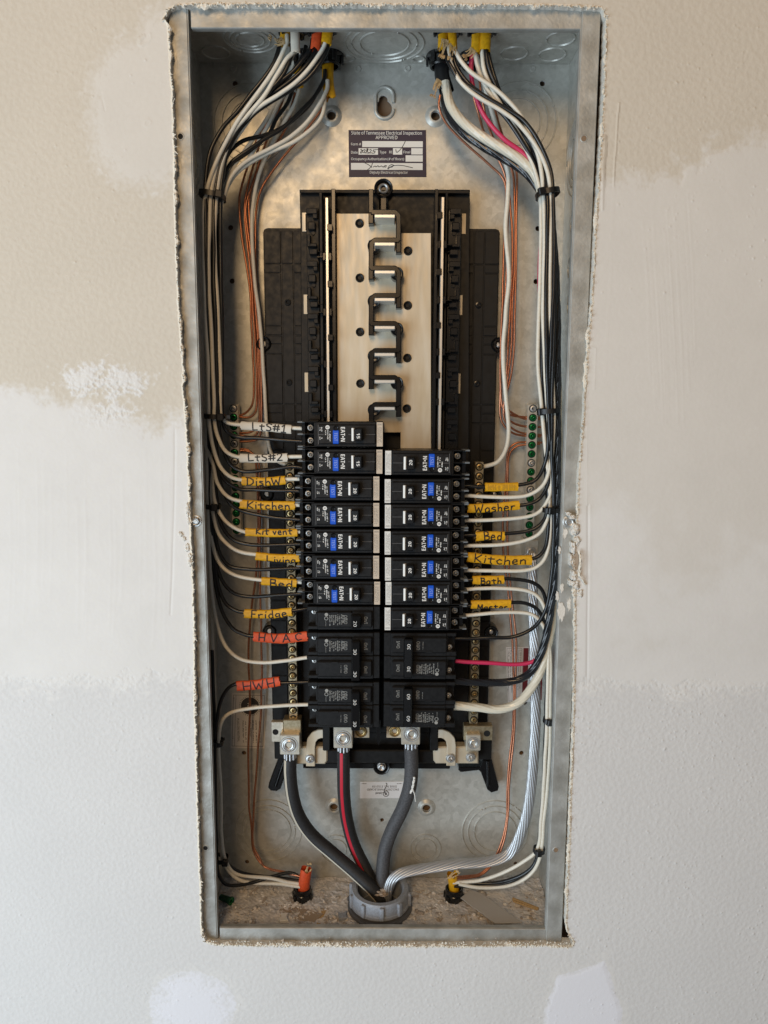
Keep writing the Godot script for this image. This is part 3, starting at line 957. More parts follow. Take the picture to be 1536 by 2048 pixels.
func build_chassis() -> void:
	var o := thing("bus_chassis", U(768, 1540, -0.09), "black moulded interior base with two tin plated bus plates zigzagging down its middle", "panel interior")
	var z0 := BACK + 0.001
	# base and side wings
	var g := Geo.new()
	var zt := -0.074
	g.prism(outline([[599, 379], [940, 379], [939, 470], [936, 1466], [606, 1466], [601, 470]], zt), z0, zt, 0.0006)
	part(g, "base_plate", M.black_plastic, o)
	for s in [-1, 1]:
		var wing := Geo.new()
		var w := -0.0845
		var xo := U(526, 460, w).x if s < 0 else U(1000, 460, w).x
		var xi := U(604, 460, w).x if s < 0 else U(934, 460, w).x
		var ya := U(540, 456, w).y
		var yb := U(540, 1470, w).y
		var q := PackedVector2Array([Vector2(xi, ya), Vector2(xo - s * 0.004, ya), Vector2(xo - s * 0.0012, ya - 0.0012), Vector2(xo, ya - 0.004), Vector2(xo, yb), Vector2(xi, yb)])
		wing.prism(q, z0, w, 0.0006)
		part(wing, "side_wing", M.black_plastic, o)
		# raised panels with the seams between them
		var wide := absf(xo - xi)
		var cols := [[0.03, 0.44], [0.475, 0.755], [0.785, 0.98]]
		var rows := [456, 528, 546, 652, 671, 688, 708, 808, 826, 845, 900, 960, 1000, 1060, 1130, 1200, 1240, 1290, 1350, 1470]
		for c in cols.size():
			var rr := rows if c != 1 else [456, 528, 808, 845, 960, 1130, 1290, 1470]
			for k in rr.size() - 1:
				var pg := Geo.new()
				var a := U(540, rr[k] + (6.0 if k == 0 else 1.2), w).y
				var b := U(540, rr[k + 1] - 1.2, w).y
				wbox(pg, xo - s * wide * cols[c][0], a, xo - s * wide * cols[c][1], b, w - 0.001, w + 0.0012 - 0.0002 * ((k + c) % 3), 0.0003)
				part(pg, "wing_panel", M.black_plastic, o)
		for y in [605, 765, 1040] if s < 0 else [609, 766, 1040]:
			var sl := Geo.new()
			var p := U(540, y, w)
			sl.lathe([Vector2(0.0032, 0.0), Vector2(0.0029, 0.0016), Vector2(0.0018, 0.0018), Vector2(0.0016, 0.0004), Vector2(0.0, 0.0004)], Vector3(xo - s * wide * 0.61, p.y, w + 0.001), Vector3(0, 0, 1), 14)
			part(sl, "post", M.shiny_black if s > 0 else M.dull_shade_black, o)
		# bosses on the outer edge, each with a fixing
		for y in [688, 988, 1263]:
			var p := U(540, y, w)
			var bx := Vector3(xo + s * 0.0012, p.y, z0)
			var bg := Geo.new()
			bg.lathe([Vector2(0.0078, 0.0), Vector2(0.0076, 0.014), Vector2(0.0066, 0.0152), Vector2(0.0058, 0.0148), Vector2(0.0040, 0.0120), Vector2(0.0030, 0.0110), Vector2(0.0, 0.0110)], bx, Vector3(0, 0, 1), 26)
			part(bg, "boss", M.shiny_black, o)
			var bs := Geo.new()
			disc(bs, bx + Vector3(0, 0, 0.011), 0.0026, 0.001, 0.0005)
			part(bs, "boss_screw", M.print_white if s < 0 else M.zinc, o)
	# top edge rail, long ribs beside the plates
	var rg := Geo.new()
	pbox(rg, 600, 379, 939, 387, zt, -0.068)
	part(rg, "top_rail", M.black_plastic, o)
	for x in [[664, 672], [867, 874]]:
		var g1 := Geo.new()
		var a := U(x[0], 600, -0.055)
		var b := U(x[1], 600, -0.055)
		wbox(g1, a.x, U(600, 377, -0.055).y, b.x, U(600, 905, -0.055).y, zt - 0.001, -0.055)
		part(g1, "long_rib", M.shiny_black, o)
	for x in [[640, 646], [888, 893]]:
		var g1 := Geo.new()
		var a := U(x[0], 600, -0.060)
		var b := U(x[1], 600, -0.060)
		wbox(g1, a.x, U(600, 384, -0.060).y, b.x, U(600, 905, -0.060).y, zt - 0.001, -0.060)
		part(g1, "long_rib", M.black_plastic, o)
	# silver plug-on neutral rails held by black clips
	for s in [[655, 395, 905], [883, 393, 905]]:
		var g1 := Geo.new()
		var z := -0.050
		var a := U(s[0], 600, z)
		wbox(g1, a.x - 0.0013, U(600, s[1], z).y, a.x + 0.0013, U(600, s[2], z).y, -0.066, z, 0.0003)
		var rail := part(g1, "neutral_rail", M.rail_metal, o)
		var xs := a.x
		var side := 1.0 if s[0] < 700 else -1.0
		var n := 0
		for y in [455, 513, 568, 624, 675, 728, 775, 828]:
			var cg := Geo.new()
			var yy := U(600, y - (25.0 if side < 0 else 0.0), z).y
			if n % 2 == 0:
				wbox(cg, xs + side * 0.0002, yy - 0.0030, xs + side * 0.0052, yy + 0.0030, -0.068, z + 0.0012, 0.0004)
			else:
				wbox(cg, xs - 0.0042, yy - 0.0034, xs - 0.0014, yy + 0.0034, -0.068, z + 0.0008, 0.0004)
				wbox(cg, xs + 0.0014, yy - 0.0034, xs + 0.0042, yy + 0.0034, -0.068, z + 0.0008, 0.0004)
				wbox(cg, xs - side * 0.0042, yy - 0.0004, xs - side * 0.0100, yy + 0.0004, -0.064, z - 0.001, 0.0002)
			part(cg, "rail_clip", M.shiny_black, o)
			n += 1
	# toothed combs for the breaker feet
	for s in [[613, 638], [895, 921]]:
		var z := -0.058
		var left: bool = s[0] < 700
		var xa := U(s[0], 600, z).x
		var xb := U(s[1], 600, z).x
		var base := Geo.new()
		wbox(base, xa, U(600, 413 if left else 414, z).y, xb, U(600, 905, z).y, -0.075, -0.064)
		part(base, "comb_base", M.shiny_black if not left else M.black_plastic, o)
		var y := 416.0
		var k := 0
		while y < 880.0:
			var cg := Geo.new()
			var ya := U(600, y, z).y
			var wd := (xb - xa)
			var inn := xb if left else xa
			var outx := xa if left else xb
			var d := 1.0 if left else -1.0
			match k % 4:
				0:
					wbox(cg, outx + d * wd * 0.05, ya, inn - d * wd * 0.1, ya - 0.0050, -0.066, z, 0.0005)
					wbox(cg, outx + d * wd * 0.55, ya - 0.0046, inn - d * wd * 0.1, ya - 0.0090, -0.066, z - 0.001, 0.0005)
				1:
					wbox(cg, outx + d * wd * 0.15, ya, inn - d * wd * 0.25, ya - 0.0074, -0.066, z - 0.0006, 0.0008)
					cg.lathe([Vector2(0.0022, 0.0), Vector2(0.0018, 0.002), Vector2(0.0, 0.002)], Vector3(inn - d * wd * 0.45, ya - 0.0096, -0.0645), Vector3(0, 0, 1), 12)
				2:
					wbox(cg, outx + d * wd * 0.10, ya, outx + d * wd * 0.35, ya - 0.0110, -0.066, z, 0.0005)
					wbox(cg, outx + d * wd * 0.3, ya - 0.0080, inn - d * wd * 0.15, ya - 0.0110, -0.066, z, 0.0005)
				3:
					wbox(cg, outx + d * wd * 0.25, ya - 0.0010, inn - d * wd * 0.10, ya - 0.0064, -0.066, z + 0.0006, 0.0007)
					wbox(cg, inn - d * wd * 0.10, ya - 0.0030, inn + d * 0.0035, ya - 0.0036, -0.066, z - 0.001, 0.0002)
			part(cg, "comb_tooth", M.shiny_black if not left else M.black_plastic, o)
			y += 26.4
			k += 1
	for s in [[604, 425, 463], [607, 589, 628], [609, 745, 784], [924, 427, 468], [917, 590, 630], [913, 747, 787]]:
		var g1 := Geo.new()
		var x1: float = s[0] + 7.5
		pbox(g1, s[0], s[1], x1, s[2], zt - 0.001, zt + 0.001, 0.0002)
		var bx: float = s[0] + 5.0 if s[0] < 700 else s[0]
		pbox(g1, bx, s[1], bx + 3.5, s[1] + 3.0, zt, zt + 0.0014, 0.0002)
		pbox(g1, bx, s[2] - 3.0, bx + 3.5, s[2], zt, zt + 0.0014, 0.0002)
		part(g1, "slot_plate", M.tin, o)
	# bus plates: the left one reaches right under every other stab, the right one reaches left
	var zb := -0.061
	var ys := [432.0, 488.0, 544.0, 599.0, 655.0, 709.0, 763.0, 817.0, 870.0]
	for s in [0, 1]:
		var pts := []
		if s == 0:
			pts.append([673, 427])
			pts.append([738, 427])
			for k in range(0, 8, 2):
				pts.append([738, ys[k] - 2])
				pts.append([793, ys[k] - 2])
				pts.append([793, ys[k] + 49])
				pts.append([738, ys[k] + 49])
			pts.append([738, 900])
			pts.append([676, 900])
		else:
			pts.append([862, 466])
			pts.append([862, 905])
			pts.append([801, 905])
			for k in range(7, 0, -2):
				pts.append([801, ys[k] + 48])
				pts.append([746, ys[k] + 48])
				pts.append([746, ys[k] - 2])
				pts.append([801, ys[k] - 2])
			pts.append([801, 466])
		var pg := Geo.new()
		pg.prism(outline(pts, zb), -0.066, zb, 0.0003)
		part(pg, "bus_plate", M.tin, o)
	for k in 8:
		var sg := Geo.new()
		var z := -0.036
		var a := U(749, ys[k], z)
		var b := U(790, ys[k], z)
		sg.box(Vector3(a.x, a.y - 0.0016, zb - 0.002), Vector3(b.x, a.y + 0.0016, z), 0.0005)
		part(sg, "stab", M.bright_tin, o)
	# black insulator snaking between the plates
	var snake := PackedVector2Array()
	var zi := -0.048
	snake.append(U2(742, 378, zi)); snake.append(U2(742, 426, zi))
	var legs := []
	for k in 8:
		if k % 2 == 0:
			snake.append(U2(742, ys[k] - 8, zi)); snake.append(U2(790, ys[k] - 8, zi)); snake.append(U2(797, ys[k] - 1, zi))
			legs.append([742, ys[k] - 8, ys[k] + 15])
		else:
			snake.append(U2(797, ys[k] - 8, zi)); snake.append(U2(750, ys[k] - 8, zi)); snake.append(U2(743, ys[k] - 1, zi))
			legs.append([797, ys[k] - 8, ys[k] + 17])
	snake.append(U2(742, 900, zi))
	var ig := Geo.new()
	for poly in Geometry2D.offset_polyline(snake, 0.0024, Geometry2D.JOIN_ROUND, Geometry2D.END_ROUND):
		ig.prism(poly, -0.064, zi, 0.0007)
	for l in legs:
		for poly in Geometry2D.offset_polyline(PackedVector2Array([U2(l[0], l[1], zi - 0.001), U2(l[0], l[2], zi - 0.001)]), 0.0024, Geometry2D.JOIN_ROUND, Geometry2D.END_ROUND):
			ig.prism(poly, -0.064, zi - 0.001, 0.0007)
	for k in range(1, 8):
		var p := U(748, ys[k] + 3, zi) if k % 2 == 1 else U(794, ys[k] + 3, zi)
		ig.lathe([Vector2(0.0062, 0.0), Vector2(0.0062, 0.0125), Vector2(0.0055, 0.0132), Vector2(0.0046, 0.0128), Vector2(0.0030, 0.0126), Vector2(0.0, 0.0126)], Vector3(p.x, p.y, -0.0615), Vector3(0, 0, 1), 24)
	part(ig, "insulator", M.shiny_black, o)
	for h in [[719, 447], [719.5, 556], [720, 664], [720.5, 767], [816, 502], [815.5, 611], [814.5, 716], [813.5, 817]]:
		var hg := Geo.new()
		hg.lathe([Vector2(0.0042, 0.0), Vector2(0.0041, 0.0010), Vector2(0.0036, 0.0015), Vector2(0.0027, 0.0012), Vector2(0.0018, 0.0006), Vector2(0.0, 0.0006)], U(h[0], h[1], zb), Vector3(0, 0, 1), 22)
		part(hg, "rivet", M.black_plastic, o)
	# screw posts at the top and the bottom
	for h in [[767, 376, 0], [763, 1535, 1]]:
		var zp := -0.066 if h[2] == 0 else -0.072
		var p := U(h[0], h[1], zp)
		var bg := Geo.new()
		bg.lathe([Vector2(0.0092, z0 - zp), Vector2(0.0090, -0.001), Vector2(0.0082, 0.0), Vector2(0.0070, -0.0004), Vector2(0.0056, -0.004), Vector2(0.0, -0.004)], p, Vector3(0, 0, 1), 28)
		part(bg, "screw_post", M.shiny_black, o)
		var sg := Geo.new()
		if h[2] == 0:
			sg.lathe([Vector2(0.0048, -0.004), Vector2(0.0046, -0.0010), Vector2(0.0038, -0.0004), Vector2(0.0028, -0.0010), Vector2(0.0026, -0.006)], p, Vector3(0, 0, 1), 24)
		else:
			sg.lathe([Vector2(0.0050, -0.004), Vector2(0.0046, -0.002), Vector2(0.0036, -0.002)], p, Vector3(0, 0, 1), 24)
			sg.lathe([Vector2(0.0036, -0.002), Vector2(0.0036, 0.0012), Vector2(0.0030, 0.0016), Vector2(0.0018, 0.0006), Vector2(0.0, 0.0002)], p, Vector3(0, 0, 1), 6)
		part(sg, "post_screw", M.zinc, o)
	var ch := Geo.new()
	pbox(ch, 758, 392, 776, 425, zt, -0.062, 0.002)
	part(ch, "channel", M.shiny_black, o)
	# lower block, feet and fins
	var lb := Geo.new()
	pbox(lb, 548, 1464, 983, 1520, z0, -0.076, 0.0008)
	pbox(lb, 600, 1500, 905, 1528, z0, -0.062, 0.0012)
	pbox(lb, 606, 1526, 900, 1538, z0, -0.080, 0.0006)
	part(lb, "lower_block", M.black_plastic, o)
	for f in [[[557, 1516], [579, 1516], [578, 1524], [561, 1578], [553, 1583], [541, 1582], [536, 1576], [538, 1566]], [[965, 1520], [984, 1520], [998, 1574], [996, 1582], [983, 1586], [975, 1580], [962, 1545], [958, 1541], [922, 1545], [917, 1541], [918, 1535], [960, 1534]]]:
		var fg := Geo.new()
		fg.prism(outline(f, -0.080), z0, -0.080, 0.0009)
		var fx: float = (f[0][0] + f[1][0]) / 2.0
		fg.tube(smooth([[fx, 1522, -0.0795], [(f[4][0] + f[5][0]) / 2.0 + (4.0 if fx < 700 else -3.0), 1572, -0.0795]]), 0.0018, 8)
		part(fg, "foot", M.shiny_black, o)
	for x in [[757, -0.040], [652, -0.052], [868, -0.052]]:
		var fg := Geo.new()
		var sx: float = x[0]
		if sx == 757:
			fg.prism(outline([[753, 1440], [761, 1440], [760, 1484], [757, 1492], [754, 1484]], -0.036), -0.075, -0.036, 0.0004)
		else:
			pbox(fg, sx - 7, 1440, sx + 8, 1502, -0.075, -0.054, 0.0008)
		part(fg, "fin", M.black_plastic if sx != 757 else M.shiny_black, o)


# ---------- bars with their screws ----------
func bar(called: String, label: String, xa: float, ya: float, xb: float, yb: float, wide: float, zt: float, deep: float, m: Material, sm: String, count: int, silver: Array, group := "") -> void:
	var a := U(xa, ya, zt)
	var b := U(xb, yb, zt)
	var x := (a.x + b.x) / 2.0
	var o := thing(called, Vector3(x, b.y, zt - deep), label, "terminal bar", group)
	var g := Geo.new()
	wbox(g, x - wide / 2.0, a.y, x + wide / 2.0, b.y, zt - deep, zt, 0.0006)
	part(g, "bar", m, o)
	for k in count:
		var y := lerpf(a.y, b.y, (k + 0.5) / count)
		var sg := Geo.new()
		var down := 0.0003 + 0.0007 * rng.randf()
		screw(sg, Vector3(x, y, zt + down), 0.0031 if sm != "green_screw" else 0.0033, 0, rng.randf() * PI)
		part(sg, "screw", M.zinc if k in silver else M[sm], o)
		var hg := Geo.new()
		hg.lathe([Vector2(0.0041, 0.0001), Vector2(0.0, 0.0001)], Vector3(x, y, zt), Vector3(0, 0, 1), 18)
		part(hg, "painted_hole", M.dull_shade_black, o)  # flat dark disc on the solid bar, painted as recess shade


func build_bars() -> void:
	bar("ground_bar", "silver ground bar with green screws on the left of the box", 470, 808, 470, 1069, 0.0100, -0.083, 0.010, M.lug_aluminium, "green_screw", 15, [0, 4, 6])
	bar("ground_bar", "silver ground bar with green screws on the right of the box, a lug below it", 1062, 808, 1062, 1076, 0.0108, -0.083, 0.010, M.lug_aluminium, "green_screw", 15, [0, 6, 9])
	bar("neutral_bar", "tin plated neutral bar with brass screws left of the breakers", 583, 924, 583, 1446, 0.0092, -0.060, 0.013, M.neutral_bar, "brass", 29, [])
	bar("neutral_bar", "tin plated neutral bar with brass screws right of the breakers", 953, 924, 953, 1448, 0.0088, -0.060, 0.013, M.neutral_bar, "brass", 29, [])


# ---------- lugs and straps at the foot of the bus ----------
func build_lugs() -> void:
	var lug := func(label: String, x0: float, y0: float, x1: float, y1: float, zt: float, cx: float, cy: float, r: float) -> Node3D:
		var o := thing("cable_lug", U((x0 + x1) / 2, y1, zt - 0.02), label, "lug", "aluminium cable lugs")
		var g := Geo.new()
		pbox(g, x0, y0, x1, y1, zt - 0.022, zt, 0.0008)
		part(g, "body", M.lug_aluminium, o)
		var s := Geo.new()
		var p := U(cx, cy, zt)
		s.lathe([Vector2(r + 0.0012, 0.0), Vector2(r + 0.0009, 0.0005), Vector2(r, 0.0005), Vector2(r, -0.003)], p, Vector3(0, 0, 1), 30)
		screw(s, p + Vector3(0, 0, 0.0004), r * 0.92, 1)
		part(s, "socket_screw", M.zinc, o)
		return o
	var n: Node3D = lug.call("square aluminium lug clamping the black cable with the white stripe", 559, 1470, 600, 1510, -0.044, 578, 1490, 0.0082)
	var g := Geo.new()
	pbox(g, 542, 1444, 567, 1484, -0.064, -0.058, 0.0005)
	part(g, "tab", M.lug_aluminium, n)
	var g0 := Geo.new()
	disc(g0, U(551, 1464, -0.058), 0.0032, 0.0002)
	part(g0, "painted_tab_hole", M.dull_shade_black, n)  # hole shade painted as a dark disc on the solid tab
	var g1 := Geo.new()
	pbox(g1, 566, 1440, 602, 1470, -0.066, -0.052, 0.0006)
	part(g1, "bar_end", M.neutral_bar, n)
	lug.call("aluminium lug under the left breakers on the red striped cable", 667, 1452, 705, 1497, -0.040, 686, 1477, 0.0076)
	lug.call("aluminium lug under the right breakers on the dusty black cable", 803, 1446, 840, 1490, -0.040, 823, 1468, 0.0074)
	var m: Node3D = lug.call("small aluminium lug below the right neutral bar, holding no cable", 933, 1470, 961, 1502, -0.050, 947, 1486, 0.0056)
	var g2 := Geo.new()
	pbox(g2, 928, 1452, 985, 1481, -0.066, -0.056, 0.0005)
	part(g2, "tab", M.neutral_bar, m)
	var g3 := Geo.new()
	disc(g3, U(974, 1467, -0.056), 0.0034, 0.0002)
	part(g3, "painted_tab_hole", M.dull_shade_black, m)  # again a dark disc for the shade of a hole
	for k in [[722, 1463, 708, 739, "gold screw terminal right of the red striped cable's lug"], [789, 1462, 773, 806, "gold screw terminal left of the dusty black cable's lug"]]:
		var o := thing("screw_terminal", U(k[0], 1476, -0.056), k[4], "terminal")
		var a := Geo.new()
		pbox(a, k[2], 1440, k[3], 1476, -0.062, -0.056, 0.0005)
		part(a, "plate", M.tin, o)
		var b := Geo.new()
		screw(b, U(k[0], k[1], -0.056) + Vector3(0, 0, 0.001), 0.0062, 1)
		part(b, "screw", M.brass, o)
	# straps that tie the neutral bars together
	var st := func(label: String, bar_pts: Array, strap: Array, screws: Array) -> void:
		var o := thing("bonding_strap", U(strap[0][0], 1530, -0.062), label, "bonding strap")
		var a := Geo.new()
		a.prism(outline(bar_pts, -0.060), -0.072, -0.060, 0.0014)
		part(a, "cross_bar", M.tin, o)
		var b := Geo.new()
		var line := PackedVector2Array()
		for p in strap:
			line.append(U2(p[0], p[1], -0.055))
		for poly in Geometry2D.offset_polyline(line, 0.0047, Geometry2D.JOIN_ROUND, Geometry2D.END_BUTT):
			b.prism(poly, -0.0575, -0.055, 0.0005)
		part(b, "strap", M.tin, o)
		for s in screws:
			var c := Geo.new()
			screw(c, U(s[0], s[1], -0.0545) + Vector3(0, 0, 0.0006), 0.0046, 0, 1.2)
			c.lathe([Vector2(0.0052, 0.0), Vector2(0.0050, 0.0006), Vector2(0.0040, 0.0006)], U(s[0], s[1], -0.055), Vector3(0, 0, 1), 20)
			part(c, "screw", M.zinc, o)
	st.call("bent tin plated strap left of the red striped cable", [[590, 1494], [653, 1494], [655, 1500], [655, 1522], [650, 1529], [590, 1529]], [[655, 1468], [640, 1468], [630, 1472], [623, 1481], [621, 1495], [621, 1533]], [[620, 1517]])
	st.call("bent tin plated strap right of the dusty black cable", [[866, 1500], [868, 1494], [957, 1494], [957, 1528], [872, 1528], [867, 1522]], [[872, 1468], [884, 1468], [894, 1472], [901, 1480], [903, 1494], [902, 1532]], [[901, 1516], [941, 1514]])


# ---------- stickers ----------
func text(t: String, size: float, at: Vector3, m: Material, to: Node3D, turn := 0.0, bold := false, called := "lettering", align := HORIZONTAL_ALIGNMENT_CENTER, squeeze := 1.0) -> MeshInstance3D:
	var f := SystemFont.new()
	f.font_names = PackedStringArray(["Droid Sans"])
	if bold: f.font_weight = 700
	var tm := TextMesh.new()
	tm.font = f
	tm.text = t
	tm.font_size = 32
	tm.pixel_size = size / 23.0        # size: height of the capitals in metres
	tm.depth = 0.0
	tm.curve_step = 3.0
	tm.horizontal_alignment = align
	tm.vertical_alignment = VERTICAL_ALIGNMENT_CENTER
	var o := MeshInstance3D.new()
	o.name = called
	o.mesh = tm
	o.material_override = m
	o.transform = Transform3D(Basis(Vector3(0, 0, 1), turn) * Basis.from_scale(Vector3(squeeze, 1, 1)), at - to.position)
	to.add_child(o, true)
	return o


func fine_print(g: Geo, x0: float, x1: float, y: float, h: float, z: float, t := Transform3D()) -> void:    # a line of print too small to read: broken dashes
	var x := x0
	var fwd := signf(x1 - x0)
	while (x1 - x) * fwd > h:
		var w := h * (0.16 + rng.randf() * 0.3)
		if rng.randf() < 0.8:
			var a := h * (0.45 + 0.45 * rng.randf())
			var yo := y + (h - a) * (rng.randf() - 0.5)
			g.quad(t * Vector3(x, yo - a / 2, z), t * Vector3(x + fwd * w, yo - a / 2, z), t * Vector3(x + fwd * w, yo + a / 2, z), t * Vector3(x, yo + a / 2, z), (t.basis * Vector3(0, 0, 1)).normalized())
		x += fwd * (w + h * 0.22)


func ribbon(g: Geo, pts: Array, w: float) -> void:      # a pen line of Vector3 points lying in the plane of the paper
	for i in pts.size() - 1:
		var a: Vector3 = pts[i]
		var b: Vector3 = pts[i + 1]
		var d := (b - a).normalized() * w * 0.35
		var s := Vector3(0, 0, 1).cross(d).normalized() * w * 0.5
		g.quad(a - d - s, b + d - s, b + d + s, a - d + s, Vector3(0, 0, 1))


func build_stickers() -> void:
	var z := BACK + 0.0004
	var k := Geo.new()
	var o := thing("inspection_sticker", U(774, 353, z), "dark navy electrical inspection approval sticker with white boxes", "sticker")
	k.prism(outline([[697, 260], [852, 260], [853, 354], [698, 354]], z), BACK, z, 0.0001)
	part(k, "backing", M.sticker_navy, o)
	var px := func(x: float, y: float, up := 0.0001) -> Vector3:      # the sticker's own spots: 0 to 1536 across its close-up
		return U(690.0 + x / 9.035, 255.0 + y / 9.035, z + up)
	for b in [[310, 245, 1405, 358], [245, 374, 597, 492], [867, 372, 1033, 490], [1198, 374, 1402, 488], [1095, 502, 1404, 618], [108, 640, 1402, 768]]:
		var g := Geo.new()
		var a: Vector3 = px.call(b[0], b[1])
		var c: Vector3 = px.call(b[2], b[3])
		g.quad(Vector3(a.x, c.y, a.z), Vector3(c.x, c.y, a.z), Vector3(c.x, a.y, a.z), a, Vector3(0, 0, 1))
		part(g, "blank_box", M.paper_white, o)
	var one: float = (px.call(1000, 0) as Vector3).x - (px.call(0, 0) as Vector3).x
	var fit := func(t: String, cx: float, cy: float, cap: float, width: float) -> void:
		var m := text(t, cap * one / 1000.0, px.call(cx, cy, 0.0002), M.print_white, o)
		var w := m.mesh.get_aabb().size.x
		if w > 0.0:
			m.scale = Vector3(width * one / 1000.0 / w, 1, 1)
	fit.call("State of Tennessee Electrical Inspection", 752, 100, 56, 1275)
	fit.call("APPROVED", 752, 182, 56, 395)
	fit.call("Form #", 198, 302, 40, 180)
	fit.call("Date", 168, 450, 40, 118)
	fit.call("Type", 685, 446, 40, 120)
	fit.call("RI", 824, 446, 40, 52)
	fit.call("Final", 1116, 446, 40, 120)
	fit.call("Occupancy Authorization (# of floors)", 590, 570, 42, 962)
	fit.call("Deputy Electrical Inspector", 790, 812, 44, 692)
	var ink := Geo.new()
	for line in [[[918, 398], [925, 440], [940, 450], [985, 415], [1030, 360], [1065, 300], [1088, 250]], [[300, 392], [282, 402], [318, 418], [312, 450], [285, 466], [276, 448], [322, 408]], [[330, 412], [352, 398], [368, 408], [334, 458], [378, 452]], [[398, 380], [378, 470]], [[395, 420], [412, 385], [418, 395], [400, 440], [432, 458], [408, 470]], [[440, 408], [465, 395], [478, 412], [440, 462], [490, 458]], [[570, 400], [512, 405], [505, 428], [545, 432], [532, 462], [490, 466]], [[570, 400], [598, 398]],
		[[360, 640], [430, 676], [485, 720]], [[497, 645], [478, 700], [440, 740], [404, 766]], [[510, 712], [545, 695], [560, 712], [595, 690], [612, 712], [660, 694], [690, 716], [720, 690], [748, 688], [735, 716], [705, 712]], [[770, 748], [800, 690], [845, 668], [880, 682], [850, 715], [800, 722], [790, 745], [772, 748]], [[800, 722], [870, 690], [960, 682], [1050, 688], [1130, 706], [1222, 728]]]:
		var q := []
		for p in line:
			q.append(px.call(p[0], p[1], 0.0003))
		ribbon(ink, q, 0.00058)
	part(ink, "handwriting", M.ink, o)
	# plug-on neutral notice, turned on its side, left
	var s := thing("notice_sticker", U(497, 1497, z), "grey notice sticker with a black round emblem, turned sideways, behind the left copper wires", "sticker")
	var g1 := Geo.new()
	g1.prism(outline([[464, 1386], [532, 1388], [529, 1497], [461, 1496]], z), BACK, z, 0.0001)
	part(g1, "backing", M.sticker_silver, s)
	var pr := Geo.new()
	var frame := [[467, 1390], [529, 1391], [526, 1493], [464, 1492], [467, 1390]]
	var fr := []
	for p in frame:
		fr.append(U(p[0], p[1], z + 0.0001))
	ribbon(pr, fr, 0.0004)
	ribbon(pr, [U(472, 1390, z + 0.0001), U(469, 1492, z + 0.0001)], 0.0003)
	for c in [[486, 1441, 1488], [491, 1441, 1488], [501, 1441, 1476], [506, 1441, 1488], [512, 1441, 1488]]:
		var a := U(c[0], c[1], z + 0.0001)
		var b := U(c[0], c[2], z + 0.0001)
		fine_print(pr, 0.0, a.distance_to(b), 0.0, 0.0016, 0.0, Transform3D(Basis(Vector3(0, 0, 1), -PI / 2), a))
	fine_print(pr, 0.0, 0.006, 0.0, 0.001, 0.0, Transform3D(Basis(Vector3(0, 0, 1), -PI / 2), U(468, 1395, z + 0.0001)))
	fine_print(pr, 0.0, 0.006, 0.0, 0.001, 0.0, Transform3D(Basis(Vector3(0, 0, 1), -PI / 2), U(466, 1472, z + 0.0001)))
	part(pr, "fine_print", M.print_dark, s)
	var em := Geo.new()
	var c0 := U(500, 1412, z)
	em.lathe([Vector2(0.0100, 0.0), Vector2(0.0100, 0.0001), Vector2(0.0, 0.0001)], c0, Vector3(0, 0, 1), 32)
	for i in 34:
		var d := Vector3(cos(TAU * i / 34.0), sin(TAU * i / 34.0), 0)
		em.quad(c0 + d * 0.0108 + Vector3(-d.y, d.x, 0) * 0.0003 + Vector3(0, 0, 0.0001), c0 + d * 0.0120 + Vector3(-d.y, d.x, 0) * 0.0003 + Vector3(0, 0, 0.0001), c0 + d * 0.0120 - Vector3(-d.y, d.x, 0) * 0.0003 + Vector3(0, 0, 0.0001), c0 + d * 0.0108 - Vector3(-d.y, d.x, 0) * 0.0003 + Vector3(0, 0, 0.0001), Vector3(0, 0, 1))
	part(em, "emblem", M.print_dark, s)
	text("TOP", 0.0034, c0 + Vector3(-0.001, 0, 0.0003), M.sticker_silver, s, -PI / 2, true)
	text("E", 0.0060, c0 + Vector3(0.0048, 0.0, 0.0003), M.sticker_silver, s, -PI / 2, true)
	text("PLUG-ON NEUTRAL", 0.0022, U(476.5, 1460, z + 0.0002), M.print_dark, s, -PI / 2)
	text("BONDING SCREW", 0.0022, U(520, 1464, z + 0.0002), M.print_dark, s, -PI / 2)
	# warning sticker on the right
	var w := thing("warning_sticker", U(1046, 1405, z), "pale warning sticker with two dark red bars behind the right wires", "sticker")
	var g2 := Geo.new()
	g2.prism(outline([[1012, 1294], [1083, 1294], [1083, 1403], [1016, 1405]], z), BACK, z, 0.0001)
	part(g2, "backing", M.sticker_clear, w)
	var red := Geo.new()
	for x in [[1047, 1052], [1075, 1081]]:
		var a := U(x[0], 1296, z + 0.0001)
		var b := U(x[1] + 2, 1400, z + 0.0001)
		red.quad(Vector3(a.x, b.y, a.z), Vector3(b.x, b.y, a.z), Vector3(b.x, a.y, a.z), a, Vector3(0, 0, 1))
	part(red, "red_bar", M.print_red, w)
	var fp := Geo.new()
	ribbon(fp, [U(1014, 1297, z + 0.0001), U(1044, 1297, z + 0.0001), U(1046, 1402, z + 0.0001), U(1018, 1402, z + 0.0001), U(1014, 1297, z + 0.0001)], 0.0003)
	for x in [1018, 1022, 1026, 1034, 1038, 1042, 1057, 1062, 1067]:
		var a := U(x, 1300, z + 0.0001)
		fine_print(fp, 0.0, 0.052 * (0.7 + 0.3 * rng.randf()), 0.0, 0.0013, 0.0, Transform3D(Basis(Vector3(0, 0, 1), -PI / 2), a))
	part(fp, "fine_print", M.print_dim, w)
	# listing label at the foot, upside down
	var l := thing("listing_label", U(765, 1596, z), "white listing label stuck upside down between the feeder cables", "sticker")
	var g3 := Geo.new()
	g3.prism(outline([[720, 1564], [809, 1563], [807, 1596], [720, 1597]], z), BACK, z, 0.0001)
	part(g3, "backing", M.sticker_clear, l)
	text("ENCLOSED PANELBOARD", 0.0021, U(766, 1579, z + 0.0002), M.print_dark, l, PI)
